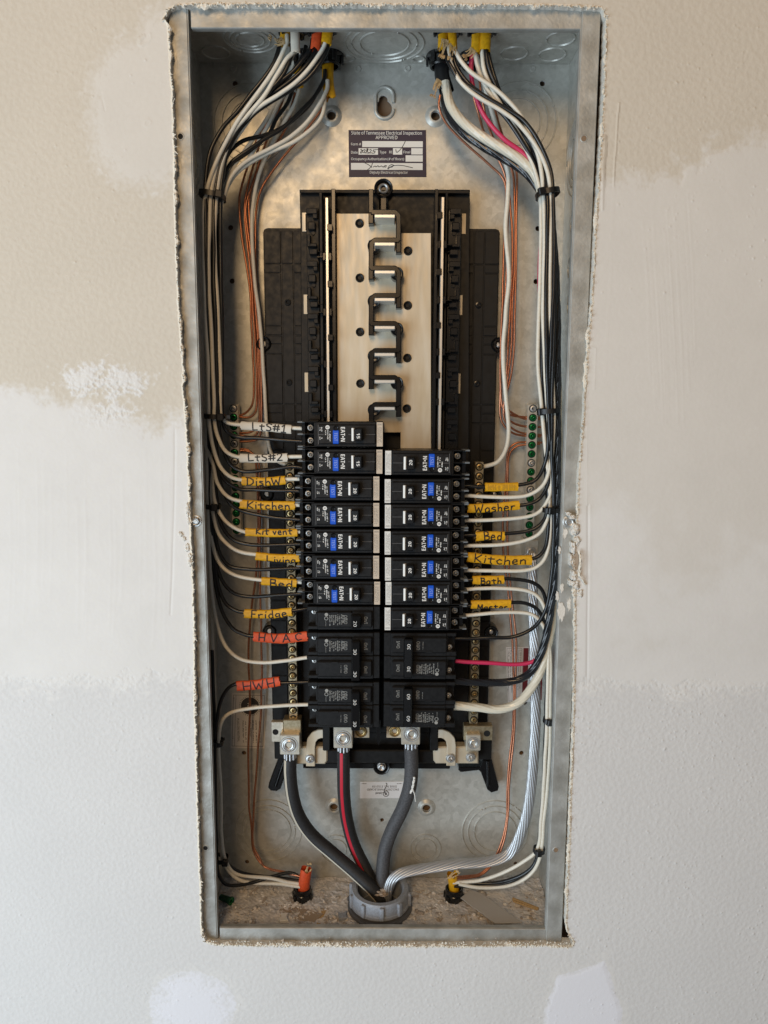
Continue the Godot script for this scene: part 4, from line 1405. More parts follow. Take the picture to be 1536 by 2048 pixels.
	text("ISSUE NO. E155159", 0.0019, U(769, 1573, z + 0.0002), M.print_dark, l, PI)
	text("Listed", 0.0018, U(759, 1586.5, z + 0.0002), M.print_dark, l, PI, true)
	var c4 := Geo.new()
	var ci := []
	for i in 25:
		ci.append(U(772 + 5.5 * cos(TAU * i / 24.0), 1587.5 + 5.5 * sin(TAU * i / 24.0), z + 0.0003))
	ribbon(c4, ci, 0.0006)
	ribbon(c4, [U(772, 1566, z + 0.0003), U(774, 1568, z + 0.0003), U(773, 1572, z + 0.0003), U(769, 1579, z + 0.0003), U(769, 1583, z + 0.0003), U(774, 1590, z + 0.0003)], 0.0007)
	ribbon(c4, [U(769, 1585, z + 0.0003), U(771, 1590, z + 0.0003), U(774, 1585, z + 0.0003)], 0.0006)
	fine_print(c4, U(722, 1567, z).x, U(735, 1567, z).x, U(722, 1567, z).y, 0.0010, z + 0.0002)
	fine_print(c4, U(794, 1567, z).x, U(806, 1567, z).x, U(794, 1567, z).y, 0.0010, z + 0.0002)
	part(c4, "mark", M.print_dark, l)


# ---------- cable connectors and jackets ----------
func build_connectors() -> void:
	var con := func(px: float, z: float, r: float, label: String) -> void:
		var p := U(px, 60, z)
		var o := thing("cable_connector", Vector3(p.x, HH - 0.0016, z), label, "cable connector", "black plastic cable connectors")
		var g := Geo.new()
		var d := 0.35 if z > -0.05 else 0.9
		g.lathe([Vector2(r * 1.18, 0.0), Vector2(r * 1.18, 0.0026 * d), Vector2(r * 1.05, 0.0036 * d), Vector2(r, 0.0040 * d), Vector2(r * 0.96, 0.0110 * d), Vector2(r * 0.88, 0.0125 * d), Vector2(r * 0.74, 0.0120 * d), Vector2(r * 0.74, -0.006)], o.position, Vector3(0, -1, 0), 30)
		part(g, "collar", M.shiny_black, o)
		for k in 6:
			var a := TAU * k / 6.0 + 0.4
			var t := Geo.new()
			t.box(Vector3(-0.0022, -0.0105 * d, -0.0012), Vector3(0.0022, 0.0, 0.0012), 0.0006, Transform3D(Basis(Vector3.UP, a), o.position + Vector3(sin(a), 0, cos(a)) * r * 1.12))
			part(t, "snap_finger", M.tie_nylon, o)
	con.call(586, -0.036, 0.0105, "black connector at the top left, gripping a yellow and a white jacket")
	con.call(644, -0.036, 0.0105, "black connector at the top left, gripping an orange and a yellow jacket")
	con.call(607, -0.080, 0.0105, "black connector at the back of the top sheet, behind the white jacket")
	con.call(660, -0.080, 0.0105, "black connector at the back of the top sheet over the long yellow jacket")
	con.call(896, -0.036, 0.0105, "black connector at the top right, over two yellow jackets with torn kraft paper")
	con.call(964, -0.036, 0.0105, "black connector furthest right at the top, over two clean yellow jackets")
	con.call(882, -0.080, 0.0112, "black connector at the back of the top sheet over the black jacket")
	con.call(946, -0.080, 0.0105, "black connector at the back of the top sheet, right of the black jacket")
	var jacket := func(pts: Array, a: float, b: float, m: Material, label: String, torn := 0.003) -> void:
		var c := smooth(pts, 0.002)
		var g := Geo.new()
		var n := 14
		var rows := []
		var tears := []
		for k in n + 1:
			tears.append(rng.randf() * torn)
		tears[n] = tears[0]
		for i in c.size():
			var t := (c[mini(i + 1, c.size() - 1)] - c[maxi(i - 1, 0)]).normalized()
			var e := t.cross(Vector3(0, 0, 1)).normalized()
			var row := []
			for k in n + 1:
				var an := TAU * k / n
				var d := e * cos(an) * a + e.cross(t) * sin(an) * b
				var at := c[i] + d
				if i == c.size() - 1:
					at += t * (tears[k] as float)
				row.append(g.put(at, (e * cos(an) * b + e.cross(t) * sin(an) * a).normalized()))
			rows.append(row)
		for i in c.size() - 1:
			for k in n:
				g.face(rows[i][k], rows[i][k + 1], rows[i + 1][k + 1])
				g.face(rows[i][k], rows[i + 1][k + 1], rows[i + 1][k])
		single(g, "cable_jacket", m, label, "cable jacket", "cut ends of cable jackets")
	jacket.call([[574, 30, -0.036], [571, 62, -0.036], [569, 86, -0.036]], 0.0046, 0.0028, M.yellow_jacket, "short yellow jacket end beside the white one at the top left")
	jacket.call([[590, 30, -0.033], [590, 62, -0.032], [591, 101, -0.031]], 0.0041, 0.0027, M.white_jacket, "split white cable jacket end at the top left", 0.0035)
	jacket.call([[640, 30, -0.036], [635, 62, -0.035], [631, 96, -0.034]], 0.0046, 0.0028, M.orange_jacket, "orange cable jacket end at the top left", 0.004)
	jacket.call([[655, 30, -0.033], [655, 62, -0.032], [653, 85, -0.031]], 0.0048, 0.0028, M.yellow_jacket, "yellow jacket end pressed against the orange one", 0.003)
	jacket.call([[657, 95, -0.080], [656, 125, -0.079], [656, 165, -0.077], [660, 190, -0.076]], 0.0055, 0.0030, M.yellow_jacket, "long yellow jacket hanging at the back, its end frayed", 0.006)
	jacket.call([[601, 90, -0.080], [595, 125, -0.079], [590, 150, -0.078], [599, 174, -0.076]], 0.0042, 0.0028, M.yellow_jacket, "yellow jacket half hidden behind the left wires", 0.004)
	jacket.call([[888, 30, -0.036], [886, 62, -0.034], [885, 96, -0.033]], 0.0042, 0.0028, M.yellow_jacket, "left of two yellow jacket ends over the black jacket", 0.003)
	jacket.call([[902, 30, -0.034], [904, 62, -0.032], [906, 100, -0.031]], 0.0040, 0.0028, M.yellow_jacket, "right of two yellow jacket ends over the black jacket", 0.003)
	jacket.call([[954, 30, -0.036], [954, 62, -0.034], [952, 103, -0.033]], 0.0046, 0.0028, M.yellow_jacket, "yellow jacket end over the flap of kraft paper at the top right", 0.003)
	jacket.call([[974, 30, -0.034], [972, 62, -0.032], [970, 100, -0.031]], 0.0048, 0.0028, M.yellow_jacket, "printed yellow jacket end furthest right at the top", 0.002)
	jacket.call([[884, 95, -0.080], [884, 125, -0.079], [884, 150, -0.076], [892, 178, -0.070]], 0.0070, 0.0052, M.black_jacket, "thick black cable jacket hanging at the top right", 0.004)
	jacket.call([[606, 1800, -0.064], [607, 1785, -0.063], [609, 1762, -0.061], [612, 1744, -0.060]], 0.0062, 0.0050, M.orange_jacket, "orange jacket split open at the bottom left", 0.006)
	jacket.call([[909, 1795, -0.064], [908, 1775, -0.063], [905, 1752, -0.060]], 0.0056, 0.0048, M.yellow_jacket, "yellow jacket split open at the bottom right", 0.006)
	for b in [[605, 1797, -0.064, "black connector in the floor round the orange jacket"], [908, 1785, -0.064, "black connector in the floor round the split yellow jacket"]]:
		var p := U(b[0], b[1], b[2])
		var o := thing("cable_connector", Vector3(p.x, -HH + 0.0016, b[2]), b[3], "cable connector", "black plastic cable connectors")
		var g := Geo.new()
		g.lathe([Vector2(0.0102, 0.0), Vector2(0.0102, 0.0070), Vector2(0.0096, 0.0078), Vector2(0.0096, 0.0122), Vector2(0.0088, 0.0130), Vector2(0.0076, 0.0126), Vector2(0.0070, 0.0)], o.position, Vector3.UP, 30)
		part(g, "collar", M.shiny_black, o)
		for k in 6:
			var a := TAU * k / 6.0 + 0.2
			var t := Geo.new()
			t.box(Vector3(-0.0022, 0.0, -0.0008), Vector3(0.0022, 0.0068, 0.0010), 0.0004, Transform3D(Basis(Vector3.UP, a), o.position + Vector3(sin(a), 0, cos(a)) * 0.0104))
			part(t, "snap_finger", M.tie_nylon, o)
	# flaps of kraft paper left in the cut jackets
	var flap := func(pts: Array, z: float, label: String) -> void:
		var g := Geo.new()
		var c := smooth(pts, 0.0015)
		var w := 0.0026
		for st in 5:                 # torn in strips
			var off := (st / 4.0 * 2.0 - 1.0) * w
			var sway := (rng.randf() - 0.5) * 0.004
			var len := 0.6 + 0.4 * rng.randf()
			var ids := []
			var m := maxi(3, int(c.size() * len))
			for i in m:
				var t := (c[mini(i + 1, c.size() - 1)] - c[maxi(i - 1, 0)]).normalized()
				var e := t.cross(Vector3(0.2, 0.1, 1)).normalized()
				var f := float(i) / (m - 1)
				var row := []
				for k in 4:
					var u := k / 3.0 - 0.5
					row.append(g.put(c[i] + e * (off + u * 0.0015 * (1.1 - f * 0.6) + sway * f * f) + Vector3(0, 0, 0.0012 * (rng.randf() - 0.5) + 0.0016 * f * sin(st * 2.1 + 1.0)), (Vector3(0, 0, 1) + e * (rng.randf() - 0.5) * 1.2).normalized()))
				ids.append(row)
			for i in m - 1:
				for k in 3:
					g.face(ids[i][k], ids[i][k + 1], ids[i + 1][k + 1])
					g.face(ids[i][k], ids[i + 1][k + 1], ids[i + 1][k])
		for k in 14:            # frayed end
			var u2 := rng.randf() * 2.0 - 1.0
			var lst := c[c.size() - 1]
			var td := (lst - c[c.size() - 2]).normalized()
			var ee := td.cross(Vector3(0.2, 0.1, 1)).normalized()
			var p0 := lst + ee * u2 * w - td * 0.001
			var p1 := p0 + td * (0.001 + 0.0025 * rng.randf()) + ee * (rng.randf() - 0.5) * 0.002 + Vector3(0, 0, 0.001 * rng.randf())
			g.tube(PackedVector3Array([p0, p0.lerp(p1, 0.5) + Vector3(0, 0, 0.0004), p1]), 0.00035, 4)
		single(g, "kraft_flap", M.kraft_paper, label, "paper wrap", "torn kraft paper in the cable ends")
	flap.call([[568, 80, -0.031], [556, 84, -0.027], [541, 76, -0.024]], 0.0, "torn kraft paper sticking out left of the short yellow jacket")
	flap.call([[890, 78, -0.029], [889, 92, -0.027], [885, 112, -0.026]], 0.0, "strip of kraft paper hanging from two yellow jackets")
	flap.call([[905, 88, -0.029], [904, 100, -0.027], [899, 116, -0.027]], 0.0, "second strip of kraft paper, right of the first, under the yellow jackets")
	flap.call([[947, 98, -0.030], [940, 108, -0.028], [930, 114, -0.026]], 0.0, "kraft paper flap pointing left under the furthest right connector")
	flap.call([[880, 160, -0.066], [872, 174, -0.061], [866, 192, -0.058]], 0.0, "frayed kraft paper at the end of the thick black jacket")
	flap.call([[612, 1750, -0.058], [617, 1738, -0.056], [619, 1728, -0.055]], 0.0, "torn paper standing up in the split orange jacket")
	flap.call([[900, 1758, -0.056], [906, 1750, -0.054], [916, 1744, -0.052]], 0.0, "torn paper in the split yellow jacket at the bottom right")


# ---------- breakers ----------
func lbox(g: Geo, x0: float, y0: float, x1: float, y1: float, zb: float, zt: float, ch := 0.0004) -> void:     # in photograph pixels at the breaker faces, depths in millimetres
	g.box(Vector3(x0 * S, y0 * S, zb * 0.001), Vector3(x1 * S, y1 * S, zt * 0.001), ch)


func lquad(g: Geo, x0: float, y0: float, x1: float, y1: float, z: float) -> void:
	z *= 0.001
	g.quad(Vector3(x0 * S, y0 * S, z), Vector3(x1 * S, y0 * S, z), Vector3(x1 * S, y1 * S, z), Vector3(x0 * S, y1 * S, z), Vector3(0, 0, 1))


func down(x: float, y: float) -> Transform3D:      # print that reads downwards, from (x, y)
	return Transform3D(Basis(Vector3(0, 0, 1), -PI / 2), Vector3(x * S, y * S, 0))


func ltext(t: String, cap: float, width: float, x: float, y: float, z: float, m: Material, to: Node3D, bold := false, turn := -PI / 2) -> void:     # cap height and length in pixels
	var o := text(t, cap * S, Vector3(x * S, y * S, z * 0.001), m, to, turn, bold)
	o.position = Vector3(x * S, y * S, z * 0.001)
	var w := o.mesh.get_aabb().size.x
	if w > 0.0:
		o.transform.basis = Basis(Vector3(0, 0, 1), turn) * Basis.from_scale(Vector3(width * S / w, 1, 1))


func lpart(g: Geo, called: String, m: Material, to: Node3D) -> MeshInstance3D:
	return part(g, called, m, to, Vector3.ZERO)


func afci(rating: String, flipped := false) -> Node3D:      # origin at the middle of the face; x runs from the wires to the panel's middle
	var o := thing("circuit_breaker", Vector3.ZERO, "", "circuit breaker")
	var g := Geo.new()
	var x := -83.5
	lbox(g, x + 33, -24.6, x + 153, 24.6, -44, -2.0, 0.0007)
	lbox(g, x + 38, -19.5, x + 152, 19.5, -3, 0.0, 0.0010)
	lbox(g, x + 153, -24.6, x + 167, 24.6, -40, -2.2, 0.0006)
	lbox(g, x + 8, -24.6, x + 34, 24.6, -44, -19.0, 0.0006)
	lbox(g, x + 29, -23.5, x + 34, 23.5, -20, -4.0, 0.0006)
	lpart(g, "body", M.breaker_plastic, o)
	for y in [-25.2, -0.6, 23.4]:
		var w := Geo.new()
		lbox(w, x + 6, y, x + 36, y + 2.0, -26, -4.5 if absf(y) > 2 else -6.0, 0.0003)
		lpart(w, "barrier", M.breaker_plastic, o)
		var tip := Geo.new()
		lbox(tip, x - 4, y - 0.9, x + 11, y + 2.4, -22, -6.5, 0.0004)
		lpart(tip, "barrier_tip", M.tip_sheen_grey, o)
	var bar_ := Geo.new()
	lbox(bar_, x + 3, -24, x + 11, 24, -24, -12.0, 0.0006)
	lpart(bar_, "clamp_bar", M.shiny_black, o)
	for y in [12.5, -13.0]:
		var painted_pit := Geo.new()
		painted_pit.lathe([Vector2(0.0052, -0.0186), Vector2(0.0048, -0.0180), Vector2(0.0, -0.0180)], Vector3((x + 20) * S, y * S, 0), Vector3(0, 0, 1), 22)
		lpart(painted_pit, "painted_pit", M.dull_shade_black, o)  # dark disc on the body, the shade of a recess in its colour
		var sc := Geo.new()
		screw(sc, Vector3((x + 20.5) * S, y * S, -0.0120), 0.0031, 0, 0.5 + y)
		sc.lathe([Vector2(0.0024, -0.018), Vector2(0.0030, -0.0105)], Vector3((x + 20.5) * S, y * S, 0), Vector3(0, 0, 1), 14)
		lpart(sc, "terminal_screw", M.dull_zinc, o)
	# push button with its thumb hollow
	var b := Geo.new()
	lbox(b, x + 67.5, -18.5, x + 79.5, 8.5, -1, 1.0, 0.0006)
	lpart(b, "test_button", M.blue_button, o)
	ltext("TEST", 6.0, 17.0, x + 73, -4.5, 1.06, M.print_blue, o)
	var hol := Geo.new()
	hol.lathe([Vector2(0.0026, 0.0001), Vector2(0.0022, 0.0009), Vector2(0.0014, 0.0004), Vector2(0.0, 0.0004)], Vector3((x + 73.5) * S, 12.0 * S, 0), Vector3(0, 0, 1), 18)
	lpart(hol, "hollow", M.shiny_black, o)
	ltext("EAT\u2022N", 8.2, 28.5, x + 87.0, 0.5, 0.06, M.print_white, o, true)
	# toggle
	var well_patch := Geo.new()
	var u := -1.0 if flipped else 1.0
	var tc := x + 117.0
	lquad(well_patch, tc - 14, -13.5, tc + 14, 13.5, 0.05)
	lpart(well_patch, "painted_well", M.dull_shade_black, o)  # flat near-black patch painted for the shade round the toggle
	var h := Geo.new()
	h.box(Vector3(-0.0036, -12.4 * S, -0.001), Vector3(0.0036, 12.4 * S, 0.0085), 0.0009, Transform3D(Basis(Vector3(0, 1, 0), -0.10 * u), Vector3((tc + 2.5 * u) * S, 0, 0)))
	lpart(h, "toggle", M.shiny_black, o)
	var st := Geo.new()
	st.box(Vector3(-0.0011, -12.8 * S, -0.001), Vector3(0.0011, 12.8 * S, 0.0030), 0.0003, Transform3D(Basis(Vector3(0, 1, 0), -0.35 * u), Vector3((tc - 8.5 * u) * S, 0, 0)))
	lpart(st, "toggle_flag", M.print_white, o)
	ltext(rating, 6.2, 10.5, tc + 1.0 * u, -2.0, 9.0, M.print_white, o, true)
	# end sticker with its rows of small print, emblem and guide lines on the face
	var s := Geo.new()
	lbox(s, x + 154, -24.0, x + 166, 24.0, -2.4, -2.05, 0.0002)
	lpart(s, "end_sticker", M.paper_sheen_cream, o)
	var fp := Geo.new()
	for r in [156.6, 158.8, 161.0, 163.2]:
		fine_print(fp, 0.0, (28.0 + 8.0 * rng.randf()) * S, 0.0, 1.5 * S, -0.0020, down(x + r, 14.0))
	for r in [157.0, 160.0, 163.0]:
		fp.lathe([Vector2(1.6 * S, 0), Vector2(1.1 * S, 0)], Vector3((x + r) * S, 19.5 * S, -0.0020), Vector3(0, 0, 1), 12)
	lpart(fp, "sticker_print", M.print_dim, o)
	var em := Geo.new()
	em.lathe([Vector2(4.1 * S, 0.0), Vector2(4.1 * S, 0.0001), Vector2(0, 0.0001)], Vector3((x + 57) * S, 14.0 * S, 0), Vector3(0, 0, 1), 22)
	lpart(em, "emblem", M.print_white, o)
	ltext("U", 3.6, 3.0, x + 57, 14.0, 0.16, M.ink, o, true)
	var pr := Geo.new()
	for r in [[65.0, 6.0, 3.0], [61.5, 8.0, 24.0], [57.5, 8.0, 22.0], [53.0, 8.0, 13.0]]:
		fine_print(pr, 0.0, r[2] * S, 0.0, 3.0 * S, 0.00007, down(x + r[0], r[1]))
	for r in [[42.0, 15.0, 9.0], [45.5, 14.0, 10.0], [42.0, -4.0, 9.0], [45.5, -5.0, 8.0]]:
		fine_print(pr, 0.0, r[2] * S, 0.0, 2.6 * S, 0.00007, down(x + r[0], r[1]))
	lpart(pr, "fine_print", M.print_white, o)
	for l in [[39.0, -0.5, 49.0, 0.3], [38.3, -19.0, 39.1, 19.0], [98.0, -0.3, 103.0, 0.3], [131.5, -0.3, 151.0, 0.3]]:
		var ln := Geo.new()
		lquad(ln, x + l[0], l[1], x + l[2], l[3], 0.06)
		lpart(ln, "guide_line", M.print_dim, o)
	return o


func pole(o: Node3D, y: float, rating: String, printed: bool, tied: bool, g: Geo) -> void:       # one pole of a standard breaker
	var x := -75.5
	lbox(g, x + 21, y - 24.6, x + 137, y + 24.6, -44, -3.6, 0.0006)
	lbox(g, x + 21, y - 17.5, x + 93, y + 15.5, -4, 0.0, 0.0010)
	lbox(g, x + 93, y - 17.5, x + 134, y + 16.5, -4, -0.4, 0.0010)
	lbox(g, x + 136, y - 24.6, x + 150.5, y + 24.6, -40, -5.0, 0.0006)
	lbox(g, x + 0, y + 15, x + 22, y + 24.6, -44, -4.2, 0.0006)
	lbox(g, x + 1, y - 24.6, x + 22, y - 17, -44, -4.6, 0.0006)
	lbox(g, x + 1, y - 18, x + 22, y + 16, -44, -16.0, 0.0006)
	lbox(g, x + 17, y - 18, x + 22, y + 10, -20, -6.0, 0.0004)
	var sc := Geo.new()
	screw(sc, Vector3((x + 13.5) * S, (y + 10.0) * S, -0.0110), 0.0028, 0, 0.9)
	lpart(sc, "terminal_screw", M.zinc, o)
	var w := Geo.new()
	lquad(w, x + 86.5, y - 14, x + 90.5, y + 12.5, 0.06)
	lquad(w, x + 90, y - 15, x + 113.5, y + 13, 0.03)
	lpart(w, "painted_well", M.dull_shade_black, o)  # flat patches, the shade of slot and well painted on the face
	var tab := Geo.new()
	lbox(tab, x + 50, y + 10.5, x + 65, y + 15.4, -1, 0.35, 0.0003)
	lpart(tab, "tab", M.breaker_plastic, o)
	if not tied:
		var h := Geo.new()
		h.box(Vector3(-9.5 * S, -14.5 * S, -0.001), Vector3(9.5 * S, 12.0 * S, 0.0085), 0.001, Transform3D(Basis(Vector3(0, 1, 0), 0.10), Vector3((x + 100) * S, y * S, 0)))
		lpart(h, "toggle", M.shiny_black, o)
	ltext(rating, 6.2, 11.5, x + 99.5, y - 4.0 if y <= 0.0 or not tied else y - 7.0, 9.4 if tied else 8.7, M.print_white, o)
	ltext("Off/O", 6.6, 18.0, x + 79.5, y - 0.5, 0.08, M.print_grey, o)
	ltext("On/I", 6.6, 15.0, x + 121, y - 2.0, -0.32, M.print_grey, o)
	var fp := Geo.new()
	if printed:
		for r in [[71.5, 10.0, 24.0], [67.5, 9.0, 22.0], [63.5, 10.0, 25.0], [59.5, 9.0, 20.0], [55.5, 9.0, 23.0], [51.5, 9.0, 17.0], [47.5, 10.0, 25.0]]:
			fine_print(fp, 0.0, r[2] * S, 0.0, 3.0 * S, 0.00008, down(x + r[0], y + r[1]))
		fine_print(fp, 0.0, 12.0 * S, 0.0, 1.4 * S, 0.00008, down(x + 39.0, y - 4.0))
		for c in [[40.5, 10.0, 3.6, 0.0], [40.0, 2.0, 4.0, 2.9]]:
			fp.lathe([Vector2(c[2] * S, 0.00008), Vector2(c[3] * S, 0.00008)], Vector3((x + c[0]) * S, (y + c[1]) * S, 0), Vector3(0, 0, 1), 20)
		ltext("E-T-N", 4.6, 15.0, x + 75.0, y + 1.0, 0.08, M.print_grey, o, true)
	else:
		fine_print(fp, 0.0, 18.0 * S, 0.0, 1.8 * S, 0.00008, down(x + 70.0, y + 8.0))
	lpart(fp, "fine_print", M.print_grey, o)


func standard(ratings: Array, printed: Array) -> Node3D:
	var o := thing("circuit_breaker", Vector3.ZERO, "", "circuit breaker")
	var g := Geo.new()
	var tied := ratings.size() == 2
	for k in ratings.size():
		pole(o, (25.2 - k * 50.4) if tied else 0.0, ratings[k], printed[k], tied, g)
	lpart(g, "body", M.breaker_plastic, o)
	if tied:
		var h := Geo.new()
		var t := Transform3D(Basis(Vector3(0, 1, 0), 0.08), Vector3((-75.5 + 100) * S, -2.0 * S, 0))
		h.box(Vector3(-9.0 * S, -43.0 * S, -0.001), Vector3(9.0 * S, 40.0 * S, 0.0090), 0.001, t)
		lpart(h, "tie_handle", M.shiny_black, o)
	return o


func build_breakers() -> void:
	var place := func(o: Node3D, px: float, py: float, flip: bool, label: String, group: String) -> void:
		o.transform = Transform3D(Basis(Vector3(0, 0, 1), (PI if flip else 0.0) + (rng.randf() - 0.5) * 0.008) * Basis(Vector3(0, 1, 0), (rng.randf() - 0.5) * 0.012), U(px + (rng.randf() - 0.5) * 1.4, py + (rng.randf() - 0.5) * 0.8, BF + (rng.randf() - 0.5) * 0.0008))
		tag(o, label, "circuit breaker", group)
	var copy := func(o: Node3D) -> Node3D:
		var r: Node3D = o.duplicate()
		r.name = numbered("circuit_breaker")
		add_child(r)
		return r
	var at15 := afci("15")
	var at20 := afci("20")
	var right20 := afci("20", true)
	var names := ["topmost left breaker, rated 15, wired to the sleeve reading LtS #1", "second left breaker from the top, rated 15, wired to the sleeve reading LtS #2", "left breaker with a blue test button beside the DishW sleeve", "left breaker with a blue test button beside the left Kitchen sleeve", "left breaker with a blue test button beside the Kit vent sleeve", "left breaker with a blue test button beside the Living sleeve", "lowest left breaker with a blue test button, just above the plain ones"]
	var ys := [868.5, 923.5, 977.0, 1030.5, 1083.0, 1135.5, 1187.0]
	var dx := [3.5, 3.5, -2.0, -2.0, -2.0, -2.0, 1.0]
	var gp := "breakers with a blue test button"
	for k in 7:
		var o: Node3D = at15 if k == 0 else (copy.call(at15) if k == 1 else (at20 if k == 2 else copy.call(at20)))
		place.call(o, 678.5 + dx[k], ys[k], false, names[k], gp)
	var rnames := ["topmost right breaker, with a white end sticker and a bare metal neutral bar beside it", "right breaker beside the yellow sleeve with faded print", "right breaker with a blue test button beside the Washer sleeve", "right breaker with a blue test button beside the right Bed sleeve", "right breaker with a blue test button beside the right Kitchen sleeve", "right breaker with a blue test button beside the Bath sleeve", "lowest right breaker with a blue test button, beside the Master sleeve"]
	var rys := [926.5, 983.0, 1034.5, 1087.0, 1139.5, 1188.5, 1239.5]
	var rdx := [2.0, 0.0, 0.0, -0.5, -1.0, 0.5, -2.5]
	for k in 7:
		var o: Node3D = right20 if k == 0 else copy.call(right20)
		place.call(o, 852.0 + rdx[k], rys[k], true, rnames[k], gp)
		(o.get_node("end_sticker") as MeshInstance3D).material_override = M.paper_white
	var gs := "plain black breakers below the ones with test buttons"
	place.call(standard(["20"], [true]), 687.5, 1238.5, false, "single plain black breaker rated 20 beside the Fridge sleeve", gs)
	var d30 := standard(["30", "30"], [true, false])
	place.call(d30, 687.5, 1314.5, false, "double breaker rated 30 with a tied handle, beside the HVAC sleeve", gs)
	place.call(copy.call(d30), 687.0, 1413.5, false, "lowest left double breaker rated 30, fed by the HWH sleeve", gs)
	place.call(copy.call(d30), 840.0, 1315.0, true, "right double breaker rated 30, fed by a black and a pink wire", gs)
	place.call(standard(["60", "60"], [true, false]), 840.0, 1413.5, true, "lowest right double breaker rated 60, the blackest and glossiest of all", gs)


# ---------- feeder cables ----------
func stripe(c: PackedVector3Array, r: float, angle: float, half: float) -> Geo:
	var g := Geo.new()
	var rows := []
	for i in c.size():
		var t := (c[mini(i + 1, c.size() - 1)] - c[maxi(i - 1, 0)]).normalized()
		var e := t.cross(Vector3(0, 0, 1)).normalized()
		if e.x > 0.0: e = -e
		var f := e.cross(t)
		if f.z < 0.0: f = -f
		var row := []
		for k in 5:
			var a := angle + half * (k / 2.0 - 1.0)
			var d := f * cos(a) + e * sin(a)
			row.append(g.put(c[i] + d * r * 1.012, d))
		rows.append(row)
	for i in c.size() - 1:
		for k in 4:
			g.face(rows[i][k], rows[i][k + 1], rows[i + 1][k + 1])
			g.face(rows[i][k], rows[i + 1][k + 1], rows[i + 1][k])
	return g


